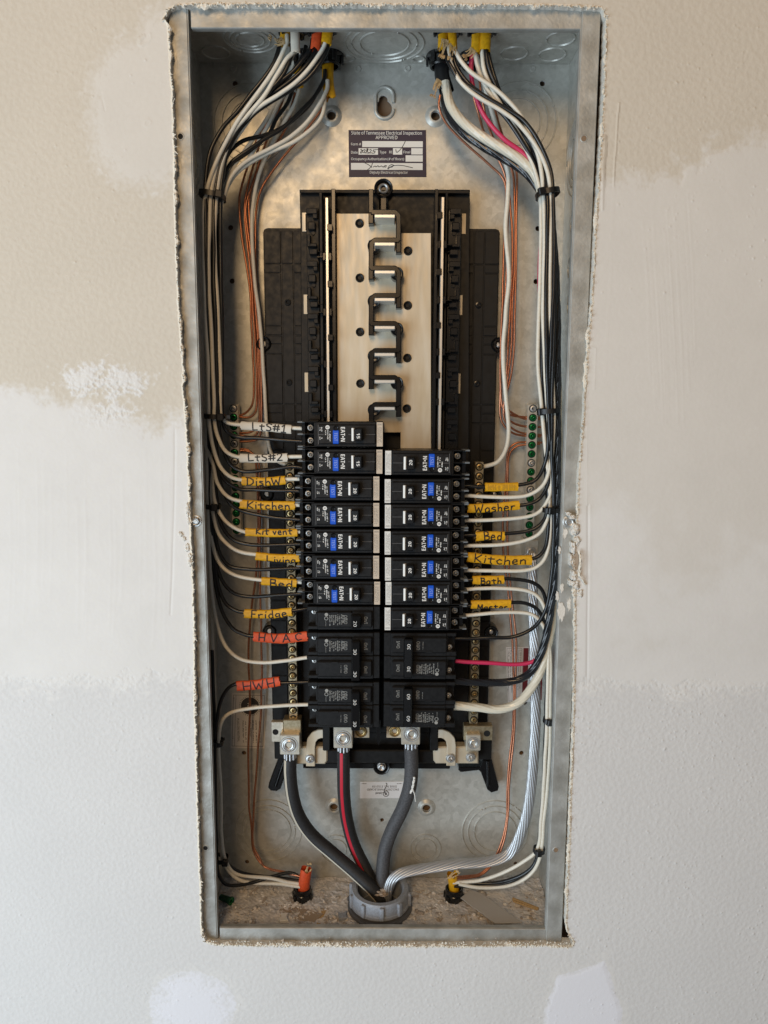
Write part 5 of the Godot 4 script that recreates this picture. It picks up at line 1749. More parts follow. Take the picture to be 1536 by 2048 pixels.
func build_feeders() -> void:
	var put := func(label: String, pts: Array, r: float, m: Material, sm, angle: float, half: float) -> void:
		var c := smooth(pts)
		var o := thing("feeder_cable", c[c.size() - 1], label, "power cable", "thick feeder cables")
		var g := Geo.new()
		g.tube(c, r, 22)
		part(g, "jacket", m, o)
		if sm:
			part(stripe(c, r, angle, half), "stripe", sm, o)
		var bare := Geo.new()
		for k in 9:
			var a := TAU * k / 9.0
			var p0 := c[0] + Vector3(cos(a), 0, sin(a)) * r * 0.78
			bare.tube(PackedVector3Array([p0 + Vector3(0, 0.012, 0), p0 - Vector3(0, 0.0012, 0)]), r * 0.20, 6)
		part(bare, "bare_end", M.bare_aluminium, o)
	put.call("thick black cable with a white stripe, curving from the left lug to the grey hub", [[580, 1516, -0.054], [580, 1545, -0.055], [585, 1590, -0.057], [598, 1632, -0.060], [624, 1670, -0.062], [665, 1706, -0.060], [710, 1745, -0.055], [752, 1786, -0.049], [765, 1812, -0.048], [768, 1880, -0.048]], 0.0069, M.cable_rubber, M.stripe_white, 0.72, 0.24)
	put.call("thick black cable with a red stripe between the other two", [[687, 1500, -0.052], [687, 1540, -0.054], [688, 1590, -0.060], [694, 1640, -0.068], [708, 1690, -0.072], [732, 1740, -0.066], [756, 1790, -0.056], [764, 1815, -0.052], [764, 1880, -0.052]], 0.0068, M.cable_rubber, M.stripe_red, 0.28, 0.24)
	put.call("thick dusty black cable, the rightmost of three, with a nick in its jacket", [[822, 1494, -0.052], [823, 1530, -0.053], [820, 1570, -0.055], [806, 1615, -0.060], [784, 1660, -0.064], [770, 1700, -0.064], [765, 1745, -0.060], [764, 1790, -0.054], [766, 1815, -0.052], [766, 1880, -0.050]], 0.0073, M.dusty_rubber, null, 0.0, 0.0)
	var fl := Geo.new()
	fl.tube(smooth([[829, 1554, -0.0445], [827, 1566, -0.0440], [824, 1580, -0.0445], [821, 1586, -0.0450]], 0.001), 0.0012, 6, 3, 400.0, 0.3)
	fl.tube(smooth([[826, 1580, -0.0445], [829, 1588, -0.0450], [831, 1603, -0.0480]], 0.001), 0.0006, 6)
	single(fl, "shaving", M.paper_white, "white curl of plastic stuck on the dusty black cable", "shaving")
	# bare stranded wire up the right side
	var c := smooth([[1064, 1108, -0.073], [1064, 1150, -0.066], [1067, 1230, -0.060], [1070, 1340, -0.058], [1071, 1440, -0.058], [1067, 1520, -0.058], [1059, 1600, -0.060], [1044, 1660, -0.062], [1020, 1706, -0.064], [985, 1722, -0.062], [920, 1728, -0.058], [850, 1737, -0.054], [805, 1746, -0.050], [786, 1758, -0.049], [776, 1780, -0.049], [772, 1810, -0.050]], 0.0025)
	var o := thing("bare_ground_wire", c[c.size() - 1], "thick bare stranded aluminium wire sweeping down the right side into the grey hub", "bare wire")
	var core := Geo.new()
	core.tube(c, 0.0034, 10)
	part(core, "core", M.bare_aluminium, o)
	var frames := []
	var e := Vector3.RIGHT
	var s := 0.0
	for i in c.size():
		var t := (c[mini(i + 1, c.size() - 1)] - c[maxi(i - 1, 0)]).normalized()
		e = (e - t * e.dot(t)).normalized()
		if i > 0: s += c[i].distance_to(c[i - 1])
		frames.append([e, t.cross(e), s])
	for k in 10:
		var q := PackedVector3Array()
		for i in c.size():
			var a: float = TAU * k / 10.0 - (frames[i][2] as float) * 48.0
			q.append(c[i] + ((frames[i][0] as Vector3) * cos(a) + (frames[i][1] as Vector3) * sin(a)) * 0.0041)
		var g := Geo.new()
		g.tube(q, 0.00135, 8)
		part(g, "strand", M.bare_aluminium, o)
	var lg := thing("ground_lug", U(1062, 1120, -0.08), "round screw lug under the right ground bar holding the bare stranded wire", "lug")
	var g1 := Geo.new()
	pbox(g1, 1050, 1080, 1076, 1118, BACK, -0.078, 0.0008)
	part(g1, "body", M.lug_aluminium, lg)
	var g2 := Geo.new()
	screw(g2, U(1062, 1104, -0.078) + Vector3(0, 0, 0.0006), 0.0056, 1)
	part(g2, "socket_screw", M.zinc, lg)
	# grey conduit hub in the floor of the box
	var hp := U(760, 1815, -0.050)
	var hub := thing("conduit_hub", Vector3(hp.x, -HH + 0.0016, -0.050), "grey plastic conduit hub rising through the floor of the box", "conduit hub")
	var h := Geo.new()
	var r := 0.0322
	h.lathe([Vector2(r, 0.0075), Vector2(r, 0.0105), Vector2(r * 0.975, 0.0112), Vector2(r * 0.965, 0.0215), Vector2(r * 0.93, 0.0235), Vector2(r * 0.80, 0.0238), Vector2(r * 0.745, 0.0220), Vector2(r * 0.74, -0.09), Vector2(0.0, -0.09)], hub.position, Vector3.UP, 64)
	part(h, "bushing", M.grey_pvc, hub)
	for k in 10:
		var a := TAU * k / 10.0 + 0.06
		var rb := Geo.new()
		rb.box(Vector3(-0.0023, 0.0082, -0.0012), Vector3(0.0023, 0.0222, 0.0024), 0.0007, Transform3D(Basis(Vector3.UP, a), hub.position + Vector3(sin(a), 0, cos(a)) * r * 0.985))
		part(rb, "rib", M.grey_pvc, hub)
	var ln := Geo.new()
	ln.lathe([Vector2(r * 1.06, 0.0), Vector2(r * 1.08, 0.0010), Vector2(r * 1.07, 0.0046), Vector2(r * 1.02, 0.0052), Vector2(r * 0.9, 0.0052)], hub.position, Vector3.UP, 64)
	part(ln, "lock_nut", M.dark_pvc, hub)
	var th := Geo.new()
	for k in 3:
		th.lathe([Vector2(r * 0.93, 0.0050 + k * 0.0009), Vector2(r * 0.99, 0.0055 + k * 0.0009), Vector2(r * 0.93, 0.0060 + k * 0.0009)], hub.position, Vector3.UP, 64)
	part(th, "thread", M.dark_pvc, hub)
	for a in [-0.55, 0.62, 1.9, 3.1, 4.4]:
		var tb := Geo.new()
		tb.box(Vector3(-0.0036, 0.0004, -0.0012), Vector3(0.0036, 0.0052, 0.0022), 0.0006, Transform3D(Basis(Vector3.UP, a), hub.position + Vector3(sin(a), 0, cos(a)) * r * 1.06))
		part(tb, "nut_lug", M.dark_pvc, hub)
	var rag := Geo.new()
	for k in 26:
		var a := rng.randf() * TAU
		rag.blob(hub.position + Vector3(0.004 + cos(a) * 0.010 * rng.randf(), 0.0185 + 0.004 * rng.randf(), 0.006 + sin(a) * 0.006 * rng.randf()), Vector3(0.0024, 0.0009, 0.0014) * (0.6 + rng.randf()), rng, 0.5)
	single(rag, "debris_clump", M.dust, "clump of dust and paper scraps caught between the feeder cables in the hub", "debris")


# ---------- handwriting: letters as pen strokes on a grid ten high ----------
const PEN := {
	"L": "0,10 0.5,0 5,0.6", "t": "2.5,8 2.5,1.2 3.6,0|0.3,5.6 5,5.8", "S": "5.6,9 3,10 0.8,8.4 1,6.4 4.6,4.4 5.4,2 3.4,0.1 0.4,0.8", "#": "2,9.4 1.6,0.6|5,9.4 4.6,0.6|0,6.6 6.6,6.9|0,3.2 6.6,3.6", "1": "1,7.6 3,10 2.8,0|0.4,0 5,0", "2": "0.4,7.6 1.6,9.7 4,9.7 4.8,7.4 3.6,4.6 0.2,0.2 5.4,0.3",
	"D": "1,9.6 1,0|0,9.8 3.4,9.4 5.8,7 5.8,3.4 3.8,0.6 0.2,0", "i": "1.2,5.6 1,0|1.3,8.2 1.4,8.7", "s": "3.8,5.4 1.4,5.8 0.6,4.4 3.6,2.4 3.4,0.6 0.3,0.2", "h": "0.6,9.8 0.5,0|0.6,3.6 2.4,5.2 3.8,4.4 4,0", "W": "0,9.4 1.6,0.2 3.6,6.4 5.4,0.2 7.2,9.6", "K": "0.8,9.8 0.8,0|5.6,9.2 0.9,4.4 5.6,0.2",
	"c": "4,4.8 2.2,5.8 0.6,3.8 1,1 3,0 4.4,0.8", "e": "0.5,2.8 4.2,3.4 3.6,5.4 1.8,5.8 0.5,3.6 0.9,1 2.8,0 4.6,0.8", "n": "0.5,5.4 0.6,0|0.6,3.6 2.4,5.6 3.8,4.6 4.2,0", "v": "0.2,5.4 2,0.2 4,5.6", "o": "2.2,5.6 0.5,4 0.7,1 2.4,0 4.2,1.4 4.2,4.2 2.2,5.6", "g": "4,5 2,5.6 0.6,3.8 1.2,1.6 3.8,2.4|4,5.2 4,-1.8 2.4,-3 0.5,-2.4",
	"l": "1,9.8 1,0", "B": "0.8,9.8 0.8,0|0.2,9.8 4.2,9.2 4.4,6.2 0.9,5.2 5,4.2 5,1 0.2,0", "d": "4,5 2,5.6 0.5,3.6 0.9,0.8 2.6,0.2 4,1.6|4.2,9.8 4.2,0", "F": "1,9.8 0.9,0|0.8,9.7 5,9.7|0.9,5.4 4.2,5.4", "r": "0.5,5.4 0.6,0|0.6,3.4 2,5.4 3.6,5.2", "H": "0.6,9.4 1,0|5.6,9.8 5.2,0|0.8,4.6 5.4,4.9", "V": "0,9.6 2.6,0.2 5.2,9.8", "A": "0.2,0 3,9.8 5.6,0|1.4,3.6 4.8,3.7", "C": "5.4,8 3.4,9.6 1,7.4 0.6,3 2.2,0.4 5.2,1.2",
	"w": "0.2,5.4 1.4,0.3 2.8,4 4.2,0.3 5.6,5.6", "a": "4,5 2.2,5.6 0.5,3.8 0.9,0.8 2.6,0.2 4,2 4,5.2 4.4,0", "M": "0.4,0 1,9.2 3.4,3 5.8,9.4 6.2,0", "k": "0.6,9.8 0.6,0|3.8,5.6 0.8,2.6 4.2,0", " ": "", "N": "0.6,0 0.6,9 4.6,0.6 4.8,9.4",
}


func sleeve(label: String, pts: Array, word: String, m: Material, high: float, start: float, grow := 1.0, pen: Material = null, drop := 0.0) -> void:     # a piece of cable jacket slid over a wire, with a word penned on it
	var c := smooth(pts, 0.001)
	var o := thing("wire_label", c[c.size() / 2], label, "wire label", "lettered sleeves on the wires")
	var a := high / 2.0
	var b := 0.0027
	var g := Geo.new()
	var frames := []
	var s := 0.0
	var dent := rng.randf() * 9.0
	for i in c.size():
		var t := (c[mini(i + 1, c.size() - 1)] - c[maxi(i - 1, 0)]).normalized()
		if t.x < 0.0: t = -t
		var e := Vector3(0, 0, 1).cross(t).normalized()
		if i > 0: s += c[i].distance_to(c[i - 1])
		var w := 1.0 + 0.03 * sin(s * 210.0 + dent) + 0.025 * sin(s * 571.0 + dent * 3.0)
		frames.append([c[i], e, e.cross(t) * (-1.0 if e.cross(t).z < 0.0 else 1.0), s, w])
	var rows := []
	for f in frames:
		var row := []
		var first: bool = f[3] == 0.0
		var last: bool = f[3] == s
		for k in 25:
			var an := TAU * k / 24.0
			var cu := cos(an)
			var cs := sin(an)
			var up := signf(cu) * pow(absf(cu), 0.7)
			var fr := signf(cs) * pow(absf(cs), 0.85)
			var p: Vector3 = (f[0] as Vector3) + (f[1] as Vector3) * up * a * (f[4] as float) + (f[2] as Vector3) * fr * b
			if first or last:
				p += (f[1] as Vector3).cross(f[2]) * (rng.randf() - 0.5) * 0.0012 if k < 24 else Vector3.ZERO
			row.append(g.put(p, ((f[1] as Vector3) * cu * b + (f[2] as Vector3) * cs * a).normalized()))
		rows.append(row)
	for i in frames.size() - 1:
		for k in 24:
			g.face(rows[i][k], rows[i][k + 1], rows[i + 1][k + 1])
			g.face(rows[i][k], rows[i + 1][k + 1], rows[i + 1][k])
	part(g, "sleeve", m, o)
	if word == "":
		return
	var ink := Geo.new()
	var unit := high * 0.074 * grow
	var nat := 0.0
	for ch in word:
		var w0 := 2.0
		for stroke in (PEN[ch] as String).split("|", false):
			for q in stroke.split(" "):
				w0 = maxf(w0, q.split_floats(",")[0] + 0.6)
		nat += w0 + 1.0
	var ux := minf((0.93 - start) * s / nat, unit * 1.9)
	var x := start * s
	var swap: bool = (frames[0][0] as Vector3).x > (frames[frames.size() - 1][0] as Vector3).x
	var on := func(sx: float, sy: float) -> Array:
		if swap: sx = s - sx
		var i := clampi(int(sx / s * (frames.size() - 1)), 0, frames.size() - 1)
		var f: Array = frames[i]
		var u := clampf(sy / a, -0.93, 0.93)
		var base: Vector3 = (f[0] as Vector3) + (f[1] as Vector3) * u * a * (f[4] as float)
		var along := (f[1] as Vector3).cross(f[2])
		if along.x < 0.0: along = -along
		base += along * ((sx - (f[3] as float)) * (-1.0 if swap else 1.0))
		var cs := pow(maxf(0.0, 1.0 - pow(absf(u), 1.0 / 0.7 * 2.0)), 0.5 * 0.85)
		return [base + (f[2] as Vector3) * (b * cs + 0.00022), (f[2] as Vector3) + (f[1] as Vector3) * u * 0.4]
	for ch in word:
		var wide := 2.0
		for stroke in (PEN[ch] as String).split("|", false):
			var prev := []
			for q in stroke.split(" "):
				var xy := q.split_floats(",")
				wide = maxf(wide, xy[0] + 0.6)
				var wob := (rng.randf() - 0.5) * 0.5
				var cur := [x + (xy[0] + wob) * ux, ((xy[1] - 5.0 + wob * 0.6) * unit * 1.08) + drop * high]
				if prev:
					var n := maxi(1, int(Vector2(cur[0] - prev[0], cur[1] - prev[1]).length() / 0.0008))
					var last: Array = on.call(prev[0], prev[1])
					for k in range(1, n + 1):
						var nx: Array = on.call(lerpf(prev[0], cur[0], float(k) / n), lerpf(prev[1], cur[1], float(k) / n))
						var d := ((nx[0] as Vector3) - (last[0] as Vector3)).normalized() * 0.0003
						var sd := (nx[1] as Vector3).cross(d).normalized() * 0.00060
						ink.quad(last[0] - d - sd, nx[0] + d - sd, nx[0] + d + sd, last[0] - d + sd, (nx[1] as Vector3).normalized())
						last = nx
				prev = cur
		x += (wide + 1.0) * ux
	part(ink, "handwriting", M.ink if pen == null else pen, o)


# ---------- branch wires ----------
var bend := FastNoiseLite.new()


func wire(called: String, label: String, pts: Array, r: float, m: Material, group := "", lobes := 0, twist := 0.0, amp := 0.0) -> void:
	var g := Geo.new()
	var c := smooth(pts)
	for i in c.size():            # hand-bent, never quite even
		var q: float = float(i) * 0.11 + float(used.get(called, 0)) * 37.0
		c[i] += Vector3(bend.get_noise_1d(q), bend.get_noise_1d(q + 400.0), bend.get_noise_1d(q + 800.0)) * 0.0008 * minf(1.0, minf(i, c.size() - 1 - i) / 6.0)
	g.tube(c, r, 10 if lobes == 0 else 28, lobes, twist, amp)
	single(g, called, m, label, "wire", group)


func build_wires() -> void:
	bend.seed = 31
	bend.frequency = 0.35
	bend.fractal_octaves = 2
	var w := M.white_insulation as Material
	var k := M.black_insulation as Material
	var R := 0.00188
	# ---- left side, from the cable ends at the top down to the breakers; each runs through the two or three ties of the left bundle ----
	var left := [
		# label, material, points
		["white left wire ending in the sleeve reading LtS #1, innermost of the bundle's front row", w, [[652, 70, -0.031], [650, 88, -0.031], [629, 122, -0.030], [597, 160, -0.030], [558, 189, -0.031], [525, 209, -0.032], [495, 236, -0.033], [468, 268, -0.034], [446, 320, -0.035], [434, 380, -0.036], [430, 430, -0.036], [431, 520, -0.036], [436, 620, -0.037], [440, 720, -0.038], [441, 812, -0.039], [444, 836, -0.040], [455, 846, -0.041], [483, 850, -0.041], [530, 853, -0.041], [582, 856, -0.041], [607, 857, -0.041]]],
		["white left wire ending in the sleeve reading LtS #2", w, [[591, 78, -0.031], [590, 98, -0.031], [574, 116, -0.030], [554, 150, -0.030], [528, 192, -0.030], [495, 230, -0.031], [468, 263, -0.032], [443, 304, -0.033], [427, 360, -0.034], [420, 410, -0.034], [418, 500, -0.034], [420, 600, -0.034], [425, 700, -0.035], [428, 800, -0.036], [429, 840, -0.036], [436, 876, -0.037], [452, 904, -0.038], [479, 915, -0.039], [530, 917, -0.041], [575, 914, -0.041], [607, 913, -0.041]]],
		["white left wire ending in the sleeve reading DishW", w, [[574, 70, -0.034], [572, 88, -0.032], [549, 137, -0.030], [512, 192, -0.029], [486, 226, -0.029], [463, 262, -0.030], [438, 311, -0.031], [418, 365, -0.032], [408, 410, -0.033], [406, 480, -0.033], [408, 570, -0.033], [413, 680, -0.033], [417, 780, -0.034], [419, 850, -0.034], [424, 890, -0.035], [438, 932, -0.036], [458, 953, -0.037], [484, 960, -0.039], [530, 961, -0.041], [572, 959, -0.041], [605, 958, -0.041]]],
		["white left wire ending in the left sleeve reading Kitchen", w, [[655, 160, -0.072], [655, 178, -0.071], [639, 210, -0.066], [613, 245, -0.062], [580, 275, -0.058], [541, 297, -0.054], [495, 320, -0.050], [463, 353, -0.047], [448, 393, -0.045], [430, 450, -0.047], [428, 560, -0.047], [426, 680, -0.047], [420, 800, -0.046], [410, 880, -0.044], [426, 930, -0.040], [436, 968, -0.039], [455, 994, -0.039], [481, 1003, -0.039], [540, 1009, -0.041], [590, 1010, -0.041], [606, 1010, -0.041]]],
		["white left wire ending in the sleeve reading Kit vent", w, [[648, 190, -0.072], [649, 208, -0.071], [642, 235, -0.067], [619, 261, -0.063], [587, 284, -0.060], [528, 310, -0.056], [476, 343, -0.051], [451, 382, -0.048], [432, 440, -0.050], [431, 560, -0.049], [429, 700, -0.049], [424, 820, -0.048], [428, 930, -0.043], [428, 990, -0.041], [437, 1022, -0.040], [458, 1048, -0.039], [491, 1064, -0.039], [545, 1066, -0.041], [592, 1064, -0.041], [606, 1063, -0.041]]],
		["white left wire ending in the sleeve reading Living", w, [[588, 150, -0.074], [578, 178, -0.072], [560, 205, -0.069], [544, 238, -0.065], [521, 278, -0.060], [495, 320, -0.055], [463, 347, -0.050], [444, 387, -0.048], [432, 450, -0.050], [428, 600, -0.049], [424, 760, -0.048], [427, 900, -0.044], [424, 990, -0.042], [429, 1040, -0.041], [443, 1076, -0.040], [470, 1099, -0.039], [512, 1109, -0.039], [560, 1114, -0.041], [597, 1115, -0.041], [607, 1115, -0.041]]],
		["white left wire ending in the left sleeve reading Bed", w, [[590, 110, -0.080], [584, 140, -0.076], [560, 190, -0.070], [535, 235, -0.064], [505, 280, -0.058], [470, 330, -0.052], [440, 385, -0.049], [432, 450, -0.048], [428, 600, -0.047], [424, 780, -0.046], [420, 940, -0.045], [420, 1050, -0.043], [427, 1098, -0.041], [444, 1132, -0.040], [475, 1152, -0.039], [523, 1160, -0.039], [560, 1163, -0.041], [592, 1164, -0.041], [607, 1165, -0.041]]],
		["white left wire bending into the left double breaker rated 30 under the HVAC sleeve", w, [[594, 60, -0.038], [593, 90, -0.038], [570, 140, -0.037], [520, 210, -0.038], [470, 280, -0.040], [432, 340, -0.042], [416, 400, -0.043], [412, 560, -0.043], [412, 760, -0.043], [414, 960, -0.043], [419, 1100, -0.041], [424, 1180, -0.040], [432, 1240, -0.040], [450, 1290, -0.040], [480, 1318, -0.040], [522, 1325, -0.041], [570, 1321, -0.041], [614, 1315, -0.042]]],
		["black left wire into the topmost left breaker, below the LtS #1 sleeve", k, [[655, 75, -0.034], [655, 96, -0.033], [639, 128, -0.032], [613, 157, -0.032], [580, 180, -0.033], [541, 203, -0.034], [508, 229, -0.035], [478, 262, -0.036], [456, 305, -0.036], [443, 360, -0.037], [440, 410, -0.037], [441, 520, -0.038], [444, 640, -0.039], [445, 760, -0.04], [445, 830, -0.041], [450, 858, -0.042], [470, 873, -0.044], [510, 876, -0.044], [560, 880, -0.043], [607, 883, -0.042]]],
		["black left wire into the second left breaker, sagging below the LtS #2 sleeve", k, [[583, 88, -0.034], [583, 107, -0.033], [567, 147, -0.032], [538, 183, -0.032], [505, 223, -0.033], [472, 263, -0.034], [447, 311, -0.034], [432, 370, -0.035], [427, 420, -0.035], [428, 520, -0.035], [431, 640, -0.036], [434, 760, -0.037], [436, 840, -0.038], [444, 890, -0.041], [458, 925, -0.043], [480, 941, -0.044], [505, 943, -0.044], [545, 938, -0.043], [583, 933, -0.042], [607, 936, -0.042]]],
		["black left wire just below the DishW sleeve", k, [[560, 78, -0.034], [557, 98, -0.033], [541, 137, -0.032], [508, 182, -0.032], [476, 222, -0.032], [443, 258, -0.033], [420, 304, -0.032], [411, 375, -0.033], [412, 430, -0.033], [412, 520, -0.033], [414, 640, -0.034], [420, 760, -0.035], [424, 850, -0.036], [430, 912, -0.039], [446, 956, -0.041], [475, 976, -0.043], [510, 979, -0.044], [560, 981, -0.043], [607, 983, -0.042]]],
		["black left wire just below the left Kitchen sleeve", k, [[625, 78, -0.036], [622, 96, -0.035], [606, 118, -0.034], [587, 141, -0.034], [560, 164, -0.034], [525, 195, -0.035], [490, 231, -0.036], [455, 276, -0.036], [430, 331, -0.035], [419, 380, -0.035], [415, 440, -0.036], [418, 560, -0.036], [424, 700, -0.037], [430, 830, -0.039], [434, 920, -0.041], [444, 976, -0.042], [462, 1010, -0.043], [490, 1024, -0.044], [542, 1034, -0.043], [607, 1040, -0.042]]],
		["black left wire just below the Kit vent sleeve", k, [[633, 88, -0.037], [629, 107, -0.036], [603, 143, -0.035], [560, 177, -0.036], [528, 196, -0.037], [495, 226, -0.038], [462, 268, -0.039], [438, 320, -0.039], [426, 380, -0.039], [424, 450, -0.040], [424, 600, -0.041], [426, 780, -0.042], [430, 920, -0.042], [434, 1000, -0.042], [443, 1048, -0.043], [465, 1078, -0.044], [495, 1088, -0.044], [545, 1090, -0.043], [607, 1088, -0.042]]],
		["black left wire just below the Living sleeve", k, [[650, 140, -0.074], [648, 158, -0.072], [626, 196, -0.067], [603, 222, -0.062], [567, 255, -0.057], [528, 278, -0.053], [495, 301, -0.050], [458, 330, -0.048], [442, 380, -0.047], [437, 450, -0.046], [434, 640, -0.046], [430, 820, -0.045], [428, 960, -0.044], [429, 1050, -0.043], [437, 1098, -0.043], [458, 1130, -0.044], [495, 1138, -0.044], [545, 1138, -0.043], [607, 1136, -0.042]]],
		["black left wire just below the left Bed sleeve", k, [[652, 150, -0.076], [645, 166, -0.073], [619, 209, -0.068], [590, 238, -0.064], [560, 258, -0.061], [525, 271, -0.058], [485, 282, -0.054], [455, 312, -0.051], [438, 375, -0.050], [432, 460, -0.049], [428, 660, -0.048], [426, 860, -0.046], [428, 1040, -0.044], [433, 1120, -0.043], [446, 1164, -0.043], [470, 1187, -0.044], [505, 1193, -0.044], [555, 1190, -0.043], [607, 1187, -0.042]]],
		["black left wire ending in the sleeve reading Fridge", k, [[592, 160, -0.076], [587, 177, -0.073], [577, 203, -0.069], [554, 236, -0.064], [535, 271, -0.059], [495, 304, -0.054], [456, 333, -0.050], [434, 385, -0.049], [428, 480, -0.048], [424, 680, -0.047], [424, 900, -0.045], [427, 1080, -0.043], [434, 1160, -0.042], [450, 1204, -0.041], [474, 1221, -0.040], [500, 1225, -0.040], [540, 1228, -0.041], [583, 1222, -0.042], [614, 1217, -0.043]]],
		["black left wire ending in the orange sleeve reading HVAC", k, [[612, 92, -0.040], [606, 112, -0.039], [580, 150, -0.039], [540, 185, -0.040], [500, 226, -0.041], [458, 280, -0.042], [430, 340, -0.043], [420, 400, -0.043], [418, 560, -0.044], [418, 780, -0.044], [420, 980, -0.043], [426, 1130, -0.042], [440, 1210, -0.041], [464, 1256, -0.040], [490, 1270, -0.040], [510, 1273, -0.040], [560, 1276, -0.041], [616, 1270, -0.043]]],
		["black left wire rising from below into the orange sleeve reading HWH", k, [[431, 1700, -0.044], [430, 1600, -0.043], [430, 1500, -0.042], [434, 1440, -0.041], [442, 1400, -0.041], [456, 1376, -0.041], [476, 1367, -0.041], [520, 1366, -0.041], [560, 1366, -0.042], [616, 1364, -0.043]]],
		["white left wire rising from below into the lowest left breaker", w, [[605, 1768, -0.062], [580, 1764, -0.062], [545, 1757, -0.060], [500, 1753, -0.056], [468, 1744, -0.051], [452, 1722, -0.047], [445, 1690, -0.045], [442, 1620, -0.044], [440, 1540, -0.042], [438, 1480, -0.041], [444, 1442, -0.040], [462, 1425, -0.040], [499, 1417, -0.041], [545, 1412, -0.041], [616, 1409, -0.043]]],
		["second white wire along the left side sheet, looping into the orange jacket at the bottom", w, [[604, 1774, -0.060], [560, 1768, -0.060], [510, 1766, -0.057], [478, 1758, -0.053], [455, 1738, -0.050], [444, 1712, -0.048], [437, 1660, -0.048], [434, 1560, -0.048], [430, 1440, -0.047], [426, 1320, -0.046], [424, 1200, -0.045]]],
		["black wire looping low under the others into the orange jacket at the bottom left", k, [[606, 1756, -0.064], [580, 1746, -0.066], [545, 1752, -0.062], [505, 1765, -0.056], [470, 1772, -0.050], [450, 1768, -0.047], [437, 1748, -0.046], [433, 1712, -0.046], [431, 1640, -0.046], [430, 1560, -0.046], [428, 1440, -0.045], [424, 1300, -0.045]]],
		["black wire just above the white pair entering the orange jacket at the bottom left", k, [[600, 1762, -0.064], [560, 1757, -0.063], [520, 1752, -0.060], [480, 1744, -0.055], [456, 1728, -0.051], [446, 1706, -0.049], [440, 1650, -0.049], [436, 1560, -0.049], [432, 1440, -0.048], [431, 1700, -0.044]].slice(0, 9)],
		["white wire running down beside the left copper wires to the left neutral bar", w, [[601, 165, -0.077], [597, 185, -0.075], [587, 213, -0.073], [562, 254, -0.072], [540, 296, -0.074], [518, 350, -0.078], [507, 410, -0.081], [504, 470, -0.082], [509, 560, -0.082], [519, 640, -0.082], [527, 740, -0.081], [532, 830, -0.079], [536, 880, -0.074], [545, 912, -0.069], [562, 926, -0.067], [584, 930, -0.066]]],
	]
	for s in left:
		wire("branch_wire", s[0], s[2], R, s[1], "wires of the left bundle")
